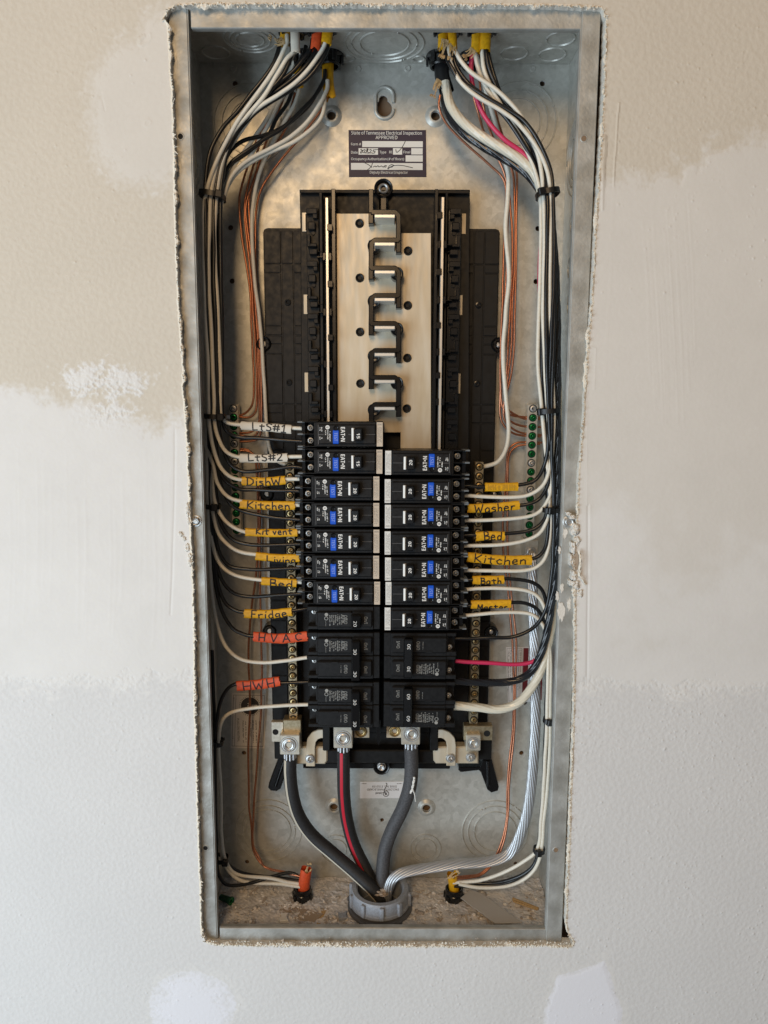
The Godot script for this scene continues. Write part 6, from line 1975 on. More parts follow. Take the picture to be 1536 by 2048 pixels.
	# ---- right side ----
	var right := [
		["black right wire ending in the yellow sleeve with faded print", k, [[887, 86, -0.032], [894, 118, -0.031], [905, 140, -0.03], [920, 162, -0.03], [968, 191, -0.03], [1020, 222, -0.03], [1053, 248, -0.03], [1085, 300, -0.031], [1102, 348, -0.032], [1107, 400, -0.031], [1108, 520, -0.032], [1104, 640, -0.033], [1100, 760, -0.034], [1099, 830, -0.035], [1096, 890, -0.036], [1089, 932, -0.039], [1070, 960, -0.04], [1037, 969, -0.041], [1000, 974, -0.041], [960, 974, -0.041], [930, 971, -0.042]]],
		["white right wire into the breaker of the faded yellow sleeve", w, [[896, 92, -0.032], [900, 120, -0.031], [920, 160, -0.029], [955, 193, -0.029], [1007, 224, -0.029], [1037, 247, -0.029], [1073, 294, -0.030], [1094, 340, -0.031], [1100, 390, -0.032], [1100, 480, -0.033], [1099, 600, -0.034], [1104, 720, -0.035], [1108, 823, -0.036], [1106, 880, -0.036], [1101, 930, -0.037], [1088, 968, -0.038], [1062, 988, -0.039], [1027, 994, -0.040], [975, 993, -0.041], [928, 991, -0.042]]],
		["black right wire ending in the sleeve reading Washer", k, [[971, 86, -0.032], [972, 102, -0.032], [976, 130, -0.033], [985, 157, -0.034], [1000, 190, -0.035], [1030, 230, -0.036], [1062, 285, -0.037], [1084, 335, -0.037], [1093, 395, -0.031], [1093, 500, -0.032], [1092, 640, -0.032], [1095, 780, -0.033], [1100, 870, -0.033], [1102, 920, -0.039], [1097, 965, -0.039], [1082, 994, -0.040], [1062, 1006, -0.040], [1038, 1011, -0.041], [985, 1016, -0.041], [928, 1017, -0.042]]],
		["white right wire just below the Washer sleeve", w, [[905, 92, -0.031], [912, 104, -0.030], [922, 122, -0.029], [942, 145, -0.029], [994, 182, -0.030], [1040, 230, -0.031], [1062, 275, -0.032], [1080, 325, -0.033], [1088, 390, -0.034], [1088, 520, -0.035], [1087, 640, -0.035], [1091, 760, -0.036], [1097, 840, -0.037], [1103, 910, -0.037], [1104, 950, -0.038], [1098, 995, -0.039], [1078, 1023, -0.040], [1048, 1034, -0.040], [985, 1040, -0.041], [928, 1041, -0.042]]],
		["black right wire ending in the right sleeve reading Bed", k, [[905, 95, -0.034], [912, 130, -0.034], [935, 165, -0.034], [975, 200, -0.034], [1012, 235, -0.035], [1042, 280, -0.036], [1070, 330, -0.038], [1085, 395, -0.040], [1087, 520, -0.041], [1084, 660, -0.041], [1084, 780, -0.041], [1090, 880, -0.041], [1096, 960, -0.040], [1095, 1010, -0.040], [1086, 1042, -0.040], [1062, 1060, -0.040], [1009, 1067, -0.041], [960, 1070, -0.041], [928, 1070, -0.042]]],
		["white right wire just below the right Bed sleeve", w, [[949, 88, -0.034], [950, 105, -0.034], [955, 132, -0.034], [970, 170, -0.034], [1000, 215, -0.035], [1030, 262, -0.036], [1062, 320, -0.038], [1081, 390, -0.039], [1082, 470, -0.040], [1079, 600, -0.040], [1076, 720, -0.040], [1084, 830, -0.040], [1094, 920, -0.040], [1098, 1000, -0.040], [1093, 1042, -0.040], [1078, 1068, -0.040], [1046, 1082, -0.040], [985, 1090, -0.041], [928, 1092, -0.042]]],
		["black right wire ending in the right sleeve reading Kitchen", k, [[975, 88, -0.034], [977, 110, -0.035], [988, 150, -0.036], [1003, 190, -0.037], [1022, 225, -0.038], [1050, 275, -0.040], [1078, 330, -0.042], [1098, 395, -0.043], [1100, 520, -0.043], [1096, 660, -0.043], [1090, 780, -0.043], [1090, 900, -0.043], [1095, 990, -0.042], [1097, 1050, -0.041], [1092, 1090, -0.040], [1080, 1110, -0.040], [1064, 1118, -0.040], [1000, 1122, -0.041], [928, 1118, -0.042]]],
		["white right wire just below the right Kitchen sleeve", w, [[964, 88, -0.033], [964, 105, -0.033], [968, 140, -0.033], [985, 180, -0.034], [1012, 225, -0.035], [1040, 272, -0.037], [1068, 330, -0.040], [1090, 395, -0.045], [1094, 520, -0.046], [1092, 680, -0.046], [1098, 820, -0.043], [1102, 940, -0.043], [1102, 1040, -0.042], [1098, 1090, -0.041], [1086, 1122, -0.040], [1062, 1138, -0.040], [1000, 1141, -0.041], [928, 1141, -0.042]]],
		["black right wire ending in the sleeve reading Bath, coming up from below", k, [[903, 1768, -0.060], [940, 1766, -0.060], [990, 1765, -0.057], [1035, 1754, -0.052], [1062, 1736, -0.048], [1074, 1712, -0.047], [1080, 1660, -0.047], [1087, 1560, -0.047], [1092, 1420, -0.047], [1096, 1300, -0.046], [1094, 1225, -0.044], [1085, 1182, -0.042], [1064, 1164, -0.041], [1030, 1158, -0.041], [985, 1158, -0.041], [928, 1160, -0.042]]],
		["white right wire just below the Bath sleeve, coming up from below", w, [[905, 1765, -0.058], [925, 1764, -0.058], [960, 1760, -0.057], [1010, 1744, -0.052], [1050, 1722, -0.047], [1074, 1698, -0.044], [1082, 1640, -0.043], [1088, 1560, -0.042], [1093, 1470, -0.041], [1095, 1360, -0.040], [1096, 1270, -0.040], [1090, 1220, -0.040], [1076, 1193, -0.040], [1050, 1180, -0.040], [998, 1176, -0.041], [928, 1179, -0.042]]],
		["black right wire ending in the sleeve reading Master, coming up from below", k, [[908, 1772, -0.058], [960, 1772, -0.058], [1010, 1766, -0.055], [1050, 1748, -0.050], [1072, 1722, -0.047], [1082, 1670, -0.046], [1090, 1560, -0.046], [1097, 1430, -0.046], [1098, 1310, -0.046], [1092, 1258, -0.044], [1078, 1222, -0.042], [1055, 1208, -0.041], [1022, 1205, -0.041], [980, 1208, -0.041], [928, 1212, -0.042]]],
		["white right wire just below the Master sleeve, coming up from below", w, [[918, 1768, -0.056], [945, 1773, -0.056], [985, 1775, -0.055], [1030, 1768, -0.051], [1064, 1746, -0.047], [1080, 1712, -0.044], [1088, 1640, -0.043], [1095, 1560, -0.042], [1100, 1450, -0.041], [1101, 1350, -0.041], [1098, 1290, -0.041], [1087, 1252, -0.041], [1068, 1232, -0.040], [1040, 1226, -0.041], [985, 1226, -0.041], [928, 1231, -0.042]]],
		["black right wire curving in a long bow into the right double breaker rated 30", k, [[970, 100, -0.036], [975, 140, -0.037], [995, 190, -0.038], [1020, 235, -0.039], [1060, 290, -0.039], [1090, 340, -0.038], [1104, 400, -0.034], [1109, 520, -0.034], [1108, 680, -0.034], [1104, 800, -0.034], [1104, 900, -0.034], [1107, 1000, -0.037], [1106, 1100, -0.037], [1099, 1180, -0.037], [1088, 1226, -0.038], [1066, 1256, -0.039], [1028, 1273, -0.04], [984, 1275, -0.041], [910, 1277, -0.042]]],
	]
	for s in right:
		wire("branch_wire", s[0], s[2], R, s[1], "wires of the right bundle")
	wire("branch_wire", "pink insulated wire from the top right down to the right double breaker rated 30", [[946, 104, -0.036], [943, 125, -0.037], [944, 152, -0.038], [952, 192, -0.039], [968, 232, -0.040], [1006, 276, -0.041], [1052, 312, -0.042], [1078, 350, -0.043], [1086, 400, -0.044], [1084, 460, -0.044], [1080, 520, -0.044], [1080, 580, -0.044], [1088, 680, -0.046], [1100, 820, -0.047], [1106, 960, -0.047], [1110, 1100, -0.046], [1104, 1220, -0.044], [1094, 1284, -0.042], [1074, 1318, -0.041], [1040, 1328, -0.041], [984, 1327, -0.041], [910, 1322, -0.042]], 0.0021, M.pink_insulation, "wires of the right bundle")
	wire("neutral_wire", "single white wire hanging straight down to the right neutral bar", [[952, 110, -0.060], [972, 175, -0.064], [996, 270, -0.068], [1010, 322, -0.070], [1017, 352, -0.071], [1016, 400, -0.071], [1012, 460, -0.071], [1017, 545, -0.071], [1012, 630, -0.071], [1007, 724, -0.071], [1015, 820, -0.070], [1017, 862, -0.069], [1011, 900, -0.067], [996, 924, -0.066], [975, 932, -0.066], [950, 934, -0.066]], 0.0022, w, "wires of the right bundle")
	# stranded pair out of the thick black jacket
	wire("stranded_wire", "thick white stranded wire sweeping from the black jacket to the right breaker rated 60", [[890, 165, -0.068], [893, 180, -0.066], [905, 215, -0.058], [932, 250, -0.050], [968, 277, -0.046], [1010, 300, -0.044], [1048, 325, -0.043], [1072, 352, -0.044], [1084, 390, -0.046], [1094, 470, -0.050], [1108, 600, -0.052], [1114, 760, -0.052], [1116, 920, -0.051], [1115, 1080, -0.049], [1110, 1200, -0.047], [1099, 1272, -0.044], [1086, 1326, -0.042], [1066, 1370, -0.040], [1035, 1406, -0.039], [998, 1418, -0.039], [955, 1415, -0.040], [905, 1411, -0.042]], 0.0043, M.nylon_white, "stranded wires of the black jacket", 8, 45.0, 0.035)
	wire("stranded_wire", "thick glossy black stranded wire to the right breaker rated 30", [[890, 170, -0.070], [891, 205, -0.066], [905, 240, -0.060], [930, 270, -0.055], [966, 293, -0.052], [1010, 318, -0.050], [1045, 340, -0.048], [1072, 368, -0.047], [1092, 410, -0.046], [1108, 500, -0.044], [1114, 620, -0.043], [1114, 760, -0.043], [1114, 860, -0.042], [1114, 980, -0.041], [1112, 1080, -0.040], [1107, 1170, -0.039], [1098, 1240, -0.038], [1084, 1300, -0.038], [1062, 1343, -0.039], [1028, 1361, -0.040], [984, 1365, -0.041], [905, 1362, -0.042]], 0.0037, M.nylon_black, "stranded wires of the black jacket", 6, 60.0, 0.06)
	# ---- bare copper ----
	var cu := [
		["copper wire furthest left at the height of the left tie", [[560, 192, -0.076], [548, 215, -0.077], [520, 265, -0.080], [496, 330, -0.084], [482, 375, -0.086], [478, 402, -0.086], [484, 470, -0.086], [497, 560, -0.086], [503, 640, -0.086], [507, 720, -0.086], [508, 780, -0.085], [505, 808, -0.085], [494, 824, -0.086], [478, 832, -0.087]]],
		["copper wire second from the left, bent towards the left ground bar", [[565, 185, -0.074], [554, 205, -0.075], [532, 250, -0.079], [508, 325, -0.084], [494, 380, -0.086], [490, 420, -0.086], [496, 500, -0.086], [505, 600, -0.086], [512, 700, -0.085], [514, 790, -0.085], [512, 822, -0.085], [500, 834, -0.086], [478, 834, -0.087]]],
		["copper wire kinked at the top left before it joins the left copper bunch", [[590, 185, -0.075], [583, 212, -0.075], [574, 250, -0.077], [552, 290, -0.080], [524, 330, -0.083], [503, 372, -0.085], [493, 405, -0.086], [492, 430, -0.086], [503, 520, -0.085], [511, 620, -0.085], [518, 720, -0.084], [521, 810, -0.084], [517, 850, -0.085], [502, 864, -0.086], [478, 866, -0.087]]],
		["copper wire from the frayed yellow jacket, right of the white wire at the left", [[656, 185, -0.076], [648, 212, -0.077], [625, 245, -0.080], [603, 272, -0.083], [570, 311, -0.086], [538, 352, -0.087], [519, 384, -0.087], [512, 425, -0.087], [511, 490, -0.087], [512, 560, -0.086], [518, 660, -0.084], [523, 780, -0.083], [523, 850, -0.083], [516, 876, -0.085], [500, 882, -0.086], [478, 883, -0.087]]],
		["copper wire in the middle of the left bunch, hidden in part by its neighbours", [[570, 190, -0.078], [560, 215, -0.078], [540, 260, -0.081], [512, 345, -0.085], [499, 395, -0.087], [499, 440, -0.087], [505, 530, -0.087], [512, 640, -0.087], [517, 760, -0.086], [518, 850, -0.086], [508, 872, -0.087], [478, 870, -0.088]]],
		["left of two copper wires from the left ground bar to the orange jacket", [[476, 898, -0.088], [496, 900, -0.088], [510, 915, -0.088], [515, 960, -0.088], [517, 1060, -0.088], [512, 1160, -0.087], [501, 1230, -0.086], [497, 1320, -0.086], [500, 1420, -0.086], [497, 1520, -0.086], [498, 1600, -0.085], [503, 1660, -0.083], [506, 1700, -0.080], [528, 1732, -0.074], [570, 1744, -0.068], [604, 1752, -0.064]]],
		["right of two copper wires from the left ground bar to the orange jacket", [[476, 901, -0.086], [500, 904, -0.086], [516, 920, -0.086], [520, 970, -0.086], [520, 1060, -0.086], [520, 1160, -0.086], [523, 1280, -0.086], [523, 1400, -0.086], [516, 1500, -0.086], [511, 1560, -0.085], [507, 1640, -0.083], [506, 1690, -0.080], [520, 1718, -0.075], [530, 1734, -0.073], [566, 1745, -0.067], [606, 1754, -0.063]]],
		["copper wire leaving the thick black jacket and swinging widest at the top right", [[880, 190, -0.062], [878, 212, -0.063], [886, 235, -0.066], [900, 255, -0.069], [938, 292, -0.074], [982, 332, -0.078], [1008, 362, -0.080], [1012, 400, -0.081], [1008, 500, -0.082], [1005, 600, -0.082], [1002, 700, -0.082], [1001, 790, -0.082], [1008, 820, -0.083], [1024, 830, -0.085], [1052, 834, -0.087], [1086, 835, -0.088]]],
		["copper wire passing behind the pink wire at the top right", [[946, 110, -0.062], [945, 160, -0.064], [948, 195, -0.066], [958, 232, -0.069], [972, 272, -0.073], [996, 318, -0.077], [1011, 355, -0.080], [1020, 400, -0.080], [1024, 480, -0.080], [1022, 580, -0.080], [1016, 700, -0.080], [1012, 790, -0.081], [1016, 818, -0.083], [1032, 830, -0.085], [1052, 838, -0.087], [1080, 838, -0.088]]],
		["copper wire right of the hanging white wire, its upper end behind the right bundle", [[960, 110, -0.064], [975, 180, -0.068], [990, 260, -0.073], [1012, 310, -0.077], [1026, 350, -0.079], [1030, 400, -0.080], [1030, 480, -0.080], [1026, 600, -0.080], [1020, 720, -0.080], [1010, 800, -0.081], [1012, 832, -0.083], [1026, 846, -0.085], [1052, 853, -0.087], [1086, 854, -0.088]]],
		["copper wire outermost of the right copper bunch", [[966, 110, -0.066], [982, 185, -0.070], [1004, 265, -0.075], [1022, 315, -0.078], [1033, 345, -0.079], [1034, 400, -0.079], [1032, 500, -0.079], [1030, 620, -0.079], [1024, 740, -0.080], [1008, 810, -0.081], [1010, 842, -0.083], [1030, 862, -0.085], [1052, 869, -0.087], [1084, 870, -0.088]]],
		["copper wire innermost of the right copper bunch, against the black wing", [[955, 112, -0.066], [962, 190, -0.070], [976, 250, -0.074], [1000, 305, -0.078], [1016, 348, -0.082], [1017, 400, -0.083], [1013, 520, -0.083], [1008, 640, -0.083], [1002, 740, -0.083], [1000, 812, -0.083], [1004, 846, -0.085], [1024, 866, -0.086], [1052, 872, -0.088], [1082, 873, -0.088]]],
		["left of two copper wires from the right ground bar to the split yellow jacket", [[1084, 885, -0.088], [1050, 885, -0.088], [1030, 888, -0.088], [1016, 902, -0.088], [1012, 950, -0.088], [1006, 1020, -0.088], [1007, 1100, -0.088], [1015, 1180, -0.087], [1024, 1280, -0.086], [1027, 1380, -0.086], [1024, 1470, -0.086], [1015, 1570, -0.084], [1013, 1640, -0.082], [996, 1704, -0.076], [964, 1746, -0.068], [935, 1752, -0.063], [908, 1754, -0.059]]],
		["right of two copper wires from the right ground bar to the split yellow jacket", [[1080, 888, -0.088], [1050, 889, -0.088], [1032, 893, -0.088], [1019, 908, -0.088], [1016, 950, -0.087], [1014, 1020, -0.087], [1015, 1100, -0.086], [1022, 1180, -0.086], [1031, 1280, -0.085], [1031, 1380, -0.085], [1027, 1480, -0.085], [1019, 1570, -0.083], [1015, 1640, -0.081], [1001, 1704, -0.076], [968, 1745, -0.067], [940, 1755, -0.062], [910, 1757, -0.058]]],
	]
	for s in cu:
		wire("copper_wire", s[0], s[1], 0.00114, M.copper, "bare copper ground wires")
	# ---- lettered sleeves ----
	var Y := M.yellow_jacket as Material
	var O := M.orange_jacket as Material
	sleeve("white sleeve penned LtS #1 beside the topmost left breaker", [[482, 851, -0.0405], [530, 854, -0.0405], [583, 859, -0.0405]], "LtS#1", M.white_jacket, 0.0084, 0.24, 1.05, null, 0.02)
	sleeve("white sleeve penned LtS #2 under the first one", [[480, 916, -0.0395], [530, 917, -0.0405], [575, 915, -0.0405]], "LtS#2", M.white_jacket, 0.0084, 0.18, 1.05, null, 0.14)
	sleeve("yellow sleeve penned DishW", [[484, 962, -0.0395], [530, 963, -0.0405], [571, 960, -0.0405]], "DishW", Y, 0.0084, 0.10, 1.15, null, 0.0)
	sleeve("yellow sleeve penned Kitchen on the left", [[480, 1008, -0.0395], [540, 1011, -0.0405], [590, 1011, -0.0405]], "Kitchen", Y, 0.0088, 0.13, 1.05, null, 0.02)
	sleeve("yellow sleeve penned Kit vent, its letters cut off at the top", [[491, 1064, -0.0395], [545, 1066, -0.0405], [595, 1065, -0.0405]], "Kit vent", Y, 0.0080, 0.20, 0.98, null, 0.24)
	sleeve("yellow sleeve penned Living, its letters cut off at the bottom", [[512, 1112, -0.0395], [560, 1116, -0.0405], [599, 1116, -0.0405]], "Living", Y, 0.0080, 0.26, 1.15, null, -0.20)
	sleeve("short yellow sleeve penned Bed on the left", [[523, 1162, -0.0395], [560, 1164, -0.0405], [593, 1166, -0.0405]], "Bed", Y, 0.0080, 0.24, 1.2, null, -0.12)
	sleeve("yellow sleeve penned Fridge", [[489, 1227, -0.0395], [540, 1228, -0.0405], [584, 1223, -0.0405]], "Fridge", Y, 0.0090, 0.13, 1.1, null, 0.02)
	sleeve("orange sleeve penned HVAC", [[507, 1273, -0.0390], [560, 1277, -0.0400], [615, 1272, -0.0400]], "H V A C", O, 0.0100, 0.09, 1.0, null, 0.10)
	sleeve("orange sleeve penned HWH", [[474, 1372, -0.0400], [515, 1369, -0.0400], [560, 1362, -0.0400]], "HWH", O, 0.0102, 0.14, 1.15, null, 0.04)
	sleeve("yellow sleeve with faded grey print, topmost on the right", [[970, 974, -0.0405], [1000, 974, -0.0405], [1036, 973, -0.0405]], "ltH t iM Ht", Y, 0.0084, 0.08, 0.75, M.faded_ink)
	sleeve("yellow sleeve penned Washer", [[935, 1017, -0.0405], [985, 1015, -0.0405], [1039, 1010, -0.0405]], "Washer", Y, 0.0088, 0.13, 1.15, null, -0.02)
	sleeve("short yellow sleeve penned Bed on the right", [[952, 1073, -0.0405], [980, 1071, -0.0405], [1009, 1072, -0.0405]], "Bed", Y, 0.0090, 0.26, 1.2, null, 0.02)
	sleeve("long yellow sleeve penned Kitchen on the right, slanting down", [[935, 1114, -0.0400], [1000, 1120, -0.0400], [1063, 1120, -0.0400]], "Kitchen", Y, 0.0098, 0.10, 1.05, null, 0.05)
	sleeve("yellow sleeve penned Bath", [[945, 1160, -0.0405], [975, 1160, -0.0405], [1008, 1159, -0.0405]], "Bath", Y, 0.0086, 0.24, 0.95, null, -0.06)
	sleeve("yellow sleeve penned Master, its letters cut off at the bottom", [[942, 1209, -0.0405], [980, 1208, -0.0405], [1022, 1207, -0.0405]], "Master", Y, 0.0084, 0.15, 1.0, null, -0.30)


# ---------- cable ties ----------
func build_ties() -> void:
	var tie := func(label: String, a: Array, b: Array, deep: float, head: float, tail: Array) -> void:     # a strap round the bundle from spot a to spot b
		var pa := U(a[0], a[1], a[2])
		var pb := U(b[0], b[1], b[2])
		var mid := (pa + pb) / 2.0
		var ax := (pb - pa) / 2.0
		var up := Vector3(0, 0, 1).cross(ax).normalized()
		var g := Geo.new()
		var n := 44
		var ring := []
		for i in n + 1:
			var t := TAU * i / n
			var cs := cos(t)
			var sn := sin(t)
			var d := ax * signf(cs) * pow(absf(cs), 0.75) + Vector3(0, 0, 1) * signf(sn) * pow(absf(sn), 0.6) * deep
			var nn := (ax.normalized() * cs * deep + Vector3(0, 0, 1) * sn * ax.length()).normalized()
			var c := mid + d
			ring.append([c, nn])
		for i in n:
			var q0: Array = ring[i]
			var q1: Array = ring[i + 1]
			var hw := up * 0.0023
			var th := 0.0006
			var o0: Vector3 = q0[0] + q0[1] * th
			var o1: Vector3 = q1[0] + q1[1] * th
			var a0 := g.put(o0 + hw, q0[1]); var a1 := g.put(o1 + hw, q1[1]); var a2 := g.put(o1 - hw, q1[1]); var a3 := g.put(o0 - hw, q0[1])
			g.face(a0, a1, a2); g.face(a0, a2, a3)
			g.quad(q0[0] + hw, q1[0] + hw, o1 + hw, o0 + hw, up)
			g.quad(q0[0] - hw, q1[0] - hw, o1 - hw, o0 - hw, -up)
		var o := thing("cable_tie", mid, label, "cable tie", "black cable ties")
		part(g, "strap", M.tie_nylon, o)
		var h := Geo.new()
		var hp := mid + ax * head + Vector3(0, 0, deep * (1.0 if absf(head) < 0.9 else 0.35))
		h.box(Vector3(-0.0032, -0.0034, -0.0022), Vector3(0.0032, 0.0034, 0.0026), 0.0008, Transform3D(Basis(ax.normalized(), up, ax.normalized().cross(up)), hp))
		part(h, "head", M.tie_nylon, o)
		if tail:
			var tg := Geo.new()
			var p := smooth(tail, 0.002)
			for i in p.size() - 1:
				var hw2 := Vector3(0, 0.0015, 0)
				tg.quad(p[i] - hw2, p[i + 1] - hw2, p[i + 1] + hw2, p[i] + hw2, Vector3(0, 0, 1))
				tg.quad(p[i] - hw2 - Vector3(0, 0, 0.0008), p[i + 1] - hw2 - Vector3(0, 0, 0.0008), p[i + 1] + hw2 - Vector3(0, 0, 0.0008), p[i] + hw2 - Vector3(0, 0, 0.0008), Vector3(0, 0, -1))
			part(tg, "tail", M.tie_nylon, o)
	tie.call("upper cable tie of the left bundle, level with the top of the black base", [401, 388, -0.038], [449, 397, -0.042], 0.0125, 0.75, [])
	tie.call("cable tie of the left bundle beside the left ground bar, with a short tail", [411, 832, -0.038], [449, 834, -0.042], 0.0115, 0.8, [[447, 834, -0.034], [460, 834, -0.034]])
	tie.call("cable tie of the left bundle beside the Kitchen sleeve", [414, 1012, -0.041], [440, 1013, -0.043], 0.008, 0.4, [])
	tie.call("cable tie low on the left beside the notice sticker", [424, 1484, -0.044], [446, 1485, -0.046], 0.007, -0.4, [[440, 1484, -0.037], [449, 1478, -0.036]])
	tie.call("lowest left cable tie, where the wires turn towards the floor", [430, 1716, -0.047], [455, 1718, -0.048], 0.0065, 0.8, [])
	tie.call("upper cable tie of the right bundle", [1074, 392, -0.038], [1116, 384, -0.042], 0.0130, -0.85, [])
	tie.call("cable tie of the right bundle with its boxy head over the right ground bar", [1078, 824, -0.036], [1118, 820, -0.042], 0.0105, -0.92, [])
	tie.call("cable tie of the right bundle below the right Kitchen wire", [1086, 1019, -0.038], [1117, 1019, -0.044], 0.0100, -0.3, [])
	tie.call("cable tie on the white pair at the lower right edge", [1088, 1440, -0.042], [1104, 1440, -0.046], 0.0060, 0.0, [])
	tie.call("lowest right cable tie, where two white wires part", [1068, 1700, -0.044], [1088, 1699, -0.047], 0.0060, -0.3, [])


# ---------- what has fallen on the floor of the box ----------
func build_floor() -> void:
	var y0 := -HH + 0.0016
	var n := FastNoiseLite.new()
	n.seed = 21
	n.frequency = 60.0
	n.fractal_octaves = 4
	var g := Geo.new()
	g.tinted = true
	var nx := 230
	var nz := 62
	var xa := -HW + 0.002
	var xb := HW - 0.002
	var za := BACK + 0.0005
	var zb := -0.0022
	var hgt := func(x: float, z: float) -> float:
		return maxf(0.0, 0.0006 + 0.0016 * n.get_noise_2d(x, z) + 0.0008 * n.get_noise_2d(x * 4.0 + 9.0, z * 4.0) + 0.0012 * maxf(0.0, (z + 0.02) / 0.02) * (0.6 + n.get_noise_2d(x * 2.0, 3.0)))
	var hubp := U(760, 1815, -0.050)
	var ids := []
	for j in nz + 1:
		var row := []
		for i in nx + 1:
			var x := lerpf(xa, xb, float(i) / nx)
			var z := lerpf(za, zb, float(j) / nz)
			var e := 0.0008
			var h: float = hgt.call(x, z)
			var nn := Vector3(h - (hgt.call(x + e, z) as float), e, h - (hgt.call(x, z + e) as float)).normalized()
			var m := n.get_noise_2d(x * 0.8 + 4.0, z * 0.8)
			var f := n.get_noise_2d(x * 7.0, z * 7.0 + 3.0)
			var dusty := clampf(0.62 + m * 1.5 + f * 0.8, 0.0, 1.0)
			g.tint = Color(0.55, 0.55, 0.56).lerp(Color(0.72, 0.70, 0.685), dusty) * (1.0 + 0.2 * f)
			g.tint.a = 1.0
			row.append(g.put(Vector3(x, y0 + 0.0001 + h, z), nn))
		ids.append(row)
	for j in nz:
		for i in nx:
			if Vector2(g.v[ids[j][i]].x - hubp.x, g.v[ids[j][i]].z - hubp.z).length() < 0.0255: continue
			g.face(ids[j][i], ids[j][i + 1], ids[j + 1][i + 1])
			g.face(ids[j][i], ids[j + 1][i + 1], ids[j + 1][i])
	var d := single(g, "gypsum_dust", M.chips, "tan gypsum dust lying over the floor of the box", "dust")
	d.set_meta("kind", "stuff")
	var c := Geo.new()
	c.tinted = true
	var hub := U(760, 1815, -0.050)
	var cols := [Color(0.72, 0.67, 0.60), Color(0.82, 0.80, 0.77), Color(0.42, 0.37, 0.33), Color(0.52, 0.49, 0.46), Color(0.86, 0.85, 0.83), Color(0.46, 0.40, 0.34)]
	for i in 3000:
		var x := lerpf(xa, xb, rng.randf())
		var z := lerpf(za, zb, sqrt(rng.randf()))
		if n.get_noise_2d(x * 0.5, z * 0.5 + 7.0) < -0.12 + 0.2 * rng.randf() or Vector2(x - hub.x, z + 0.05).length() < 0.033:
			continue
		c.tint = cols[rng.randi() % 6]
		var r := 0.0005 + 0.0022 * pow(rng.randf(), 3.0)
		var h: float = hgt.call(x, z)
		if rng.randf() < 0.55:
			c.blob(Vector3(x, y0 + h + r * 0.3, z), Vector3(r, r * 0.6, r), rng, 0.5)
		else:                                   # a thin flake or shred
			var t := Basis.from_euler(Vector3((rng.randf() - 0.5) * 0.9, rng.randf() * TAU, (rng.randf() - 0.5) * 0.9))
			var l := r * (1.5 + 2.0 * rng.randf())
			c.box(Vector3(-l, -0.00012, -r * 0.6), Vector3(l, 0.00012, r * 0.6), 0.00005, Transform3D(t, Vector3(x, y0 + h + 0.0006, z)))
	var cs := single(c, "litter", M.chips, "crumbs, flakes and shreds scattered over the dusty floor of the box", "litter")
	cs.set_meta("kind", "stuff")
	var on_floor := func(px: float, py: float) -> Vector3:      # the spot on the floor that shows at (px, py)
		var dir := eye_basis * Vector3((px - 768.0) / F, (1024.0 - py) / F, -1.0)
		return EYE + dir * ((y0 + 0.0024 - EYE.y) / dir.y)
	var card := func(pts: Array, m: Material, label: String, called: String, lift: float) -> void:
		var q := PackedVector2Array()
		for p in pts:
			var w: Vector3 = on_floor.call(p[0], p[1])
			q.append(Vector2(w.x, -w.z))
		var k := Geo.new()
		k.prism(q, 0.0, 0.0007, 0.0001)
		for i in k.v.size():
			k.v[i] = Vector3(k.v[i].x, y0 + 0.0016 + lift + k.v[i].z + (k.v[i].x * 0.03), -k.v[i].y)
			k.n[i] = Vector3(k.n[i].x, k.n[i].z, -k.n[i].y)
		single(k, called, m, label, "scrap")
	card.call([[524, 1792], [646, 1826], [628, 1842], [600, 1838], [502, 1815]], M.card_tan, "tan strip of card lying flat left of the grey hub", "card_scrap", 0.0012)
	card.call([[941, 1787], [964, 1796], [1044, 1856], [990, 1856], [921, 1803]], M.card_grey, "pale grey strip of card lying slantwise at the bottom right", "card_scrap", 0.0020)
	card.call([[620, 1812], [648, 1808], [652, 1818], [640, 1846], [616, 1854], [580, 1850]], M.kraft_paper, "curled tan scrap of paper beside the tan card", "card_scrap", 0.0002)
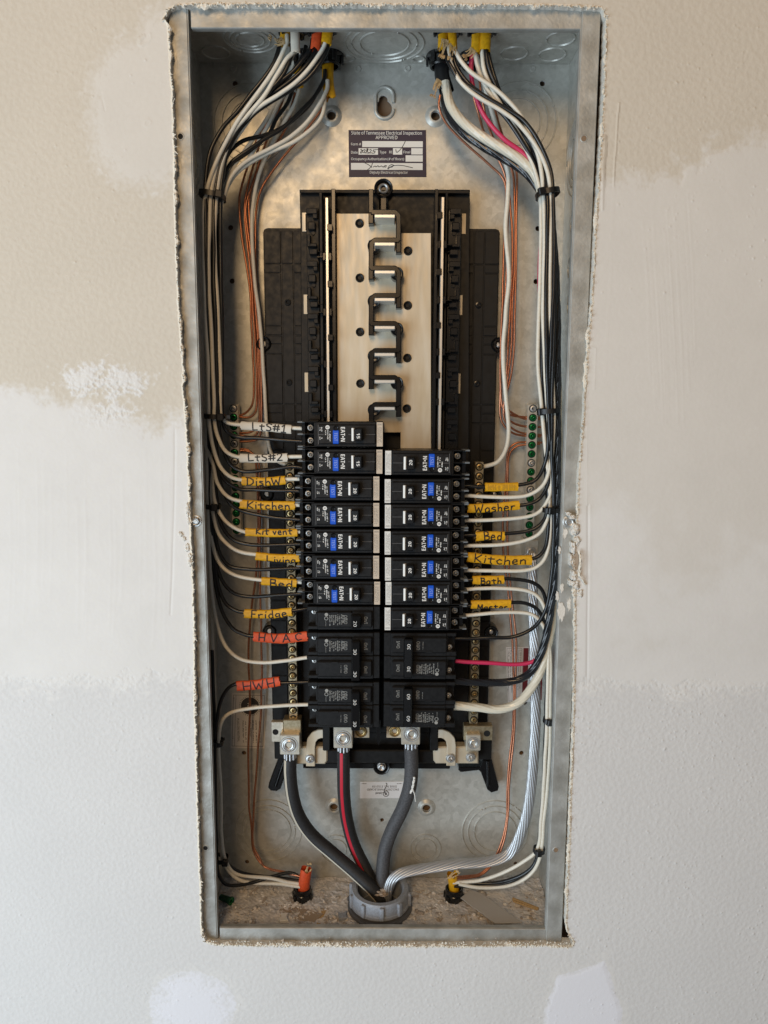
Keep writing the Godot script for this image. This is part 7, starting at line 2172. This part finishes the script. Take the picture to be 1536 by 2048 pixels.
	for s in [[[562, 1830], [577, 1829], [573, 1836], [577, 1845], [560, 1846], [558, 1841], [563, 1837]], [[676, 1828], [684, 1830], [694, 1825], [692, 1834], [694, 1839], [678, 1842], [677, 1836]]]:
		var white: bool = s[0][0] < 600
		var q := PackedVector2Array()
		for p in s:
			var w: Vector3 = on_floor.call(p[0], p[1])
			q.append(Vector2(w.x, -w.z))
		var k := Geo.new()
		k.prism(q, 0.0, 0.0030, 0.0004)
		for i in k.v.size():
			k.v[i] = Vector3(k.v[i].x, y0 + 0.0020 + k.v[i].z, -k.v[i].y)
			k.n[i] = Vector3(k.n[i].x, k.n[i].z, -k.n[i].y)
		single(k, "plastic_clip", M.paper_white if white else M.grey_pvc, "small white plastic scrap by the front lip" if white else "small grey star shaped clip left of the hub", "scrap")
	var wp := thing("wall_plug", on_floor.call(455, 1806), "dark green plastic wall plug lying in the left corner of the floor", "wall plug")
	var ax: Vector3 = (on_floor.call(474, 1812) as Vector3) - (on_floor.call(441, 1799) as Vector3)
	var pg := Geo.new()
	pg.lathe([Vector2(0, 0), Vector2(0.0030, 0.0002), Vector2(0.0034, 0.004), Vector2(0.0036, 0.010), Vector2(0.0040, 0.0135), Vector2(0.0046, 0.0138), Vector2(0.0047, 0.0150), Vector2(0.0042, 0.0154)], (on_floor.call(441, 1799) as Vector3) + Vector3(0, 0.003, 0), ax, 20)
	part(pg, "shaft", M.wall_plug, wp)
	var pm := Geo.new()
	pm.lathe([Vector2(0.0042, 0.0150), Vector2(0.0018, 0.0146), Vector2(0.0016, 0.010), Vector2(0.0, 0.010)], (on_floor.call(441, 1799) as Vector3) + Vector3(0, 0.003, 0), ax, 16)
	part(pm, "mouth", M.green_screw, wp)
	var sg := Geo.new()
	var a: Vector3 = (on_floor.call(1024, 1803) as Vector3) + Vector3(0, 0.0025, 0)
	var b: Vector3 = (on_floor.call(1076, 1826) as Vector3) + Vector3(0, 0.0040, 0)
	var dirv := (b - a).normalized()
	var side := dirv.cross(Vector3.UP).normalized()
	sg.box(Vector3(0, -0.0012, -0.0022), Vector3(a.distance_to(b), 0.0016, 0.0004), 0.0004, Transform3D(Basis(dirv, side.cross(dirv), side), a))
	sg.box(Vector3(0.002, -0.0012, 0.0008), Vector3(a.distance_to(b) - 0.001, 0.0008, 0.0026), 0.0004, Transform3D(Basis(dirv.rotated(Vector3.UP, 0.04), side.cross(dirv), side), a))
	single(sg, "wood_splinter", M.wood_stick, "split brown sliver of wood at the bottom right of the box floor", "splinter")
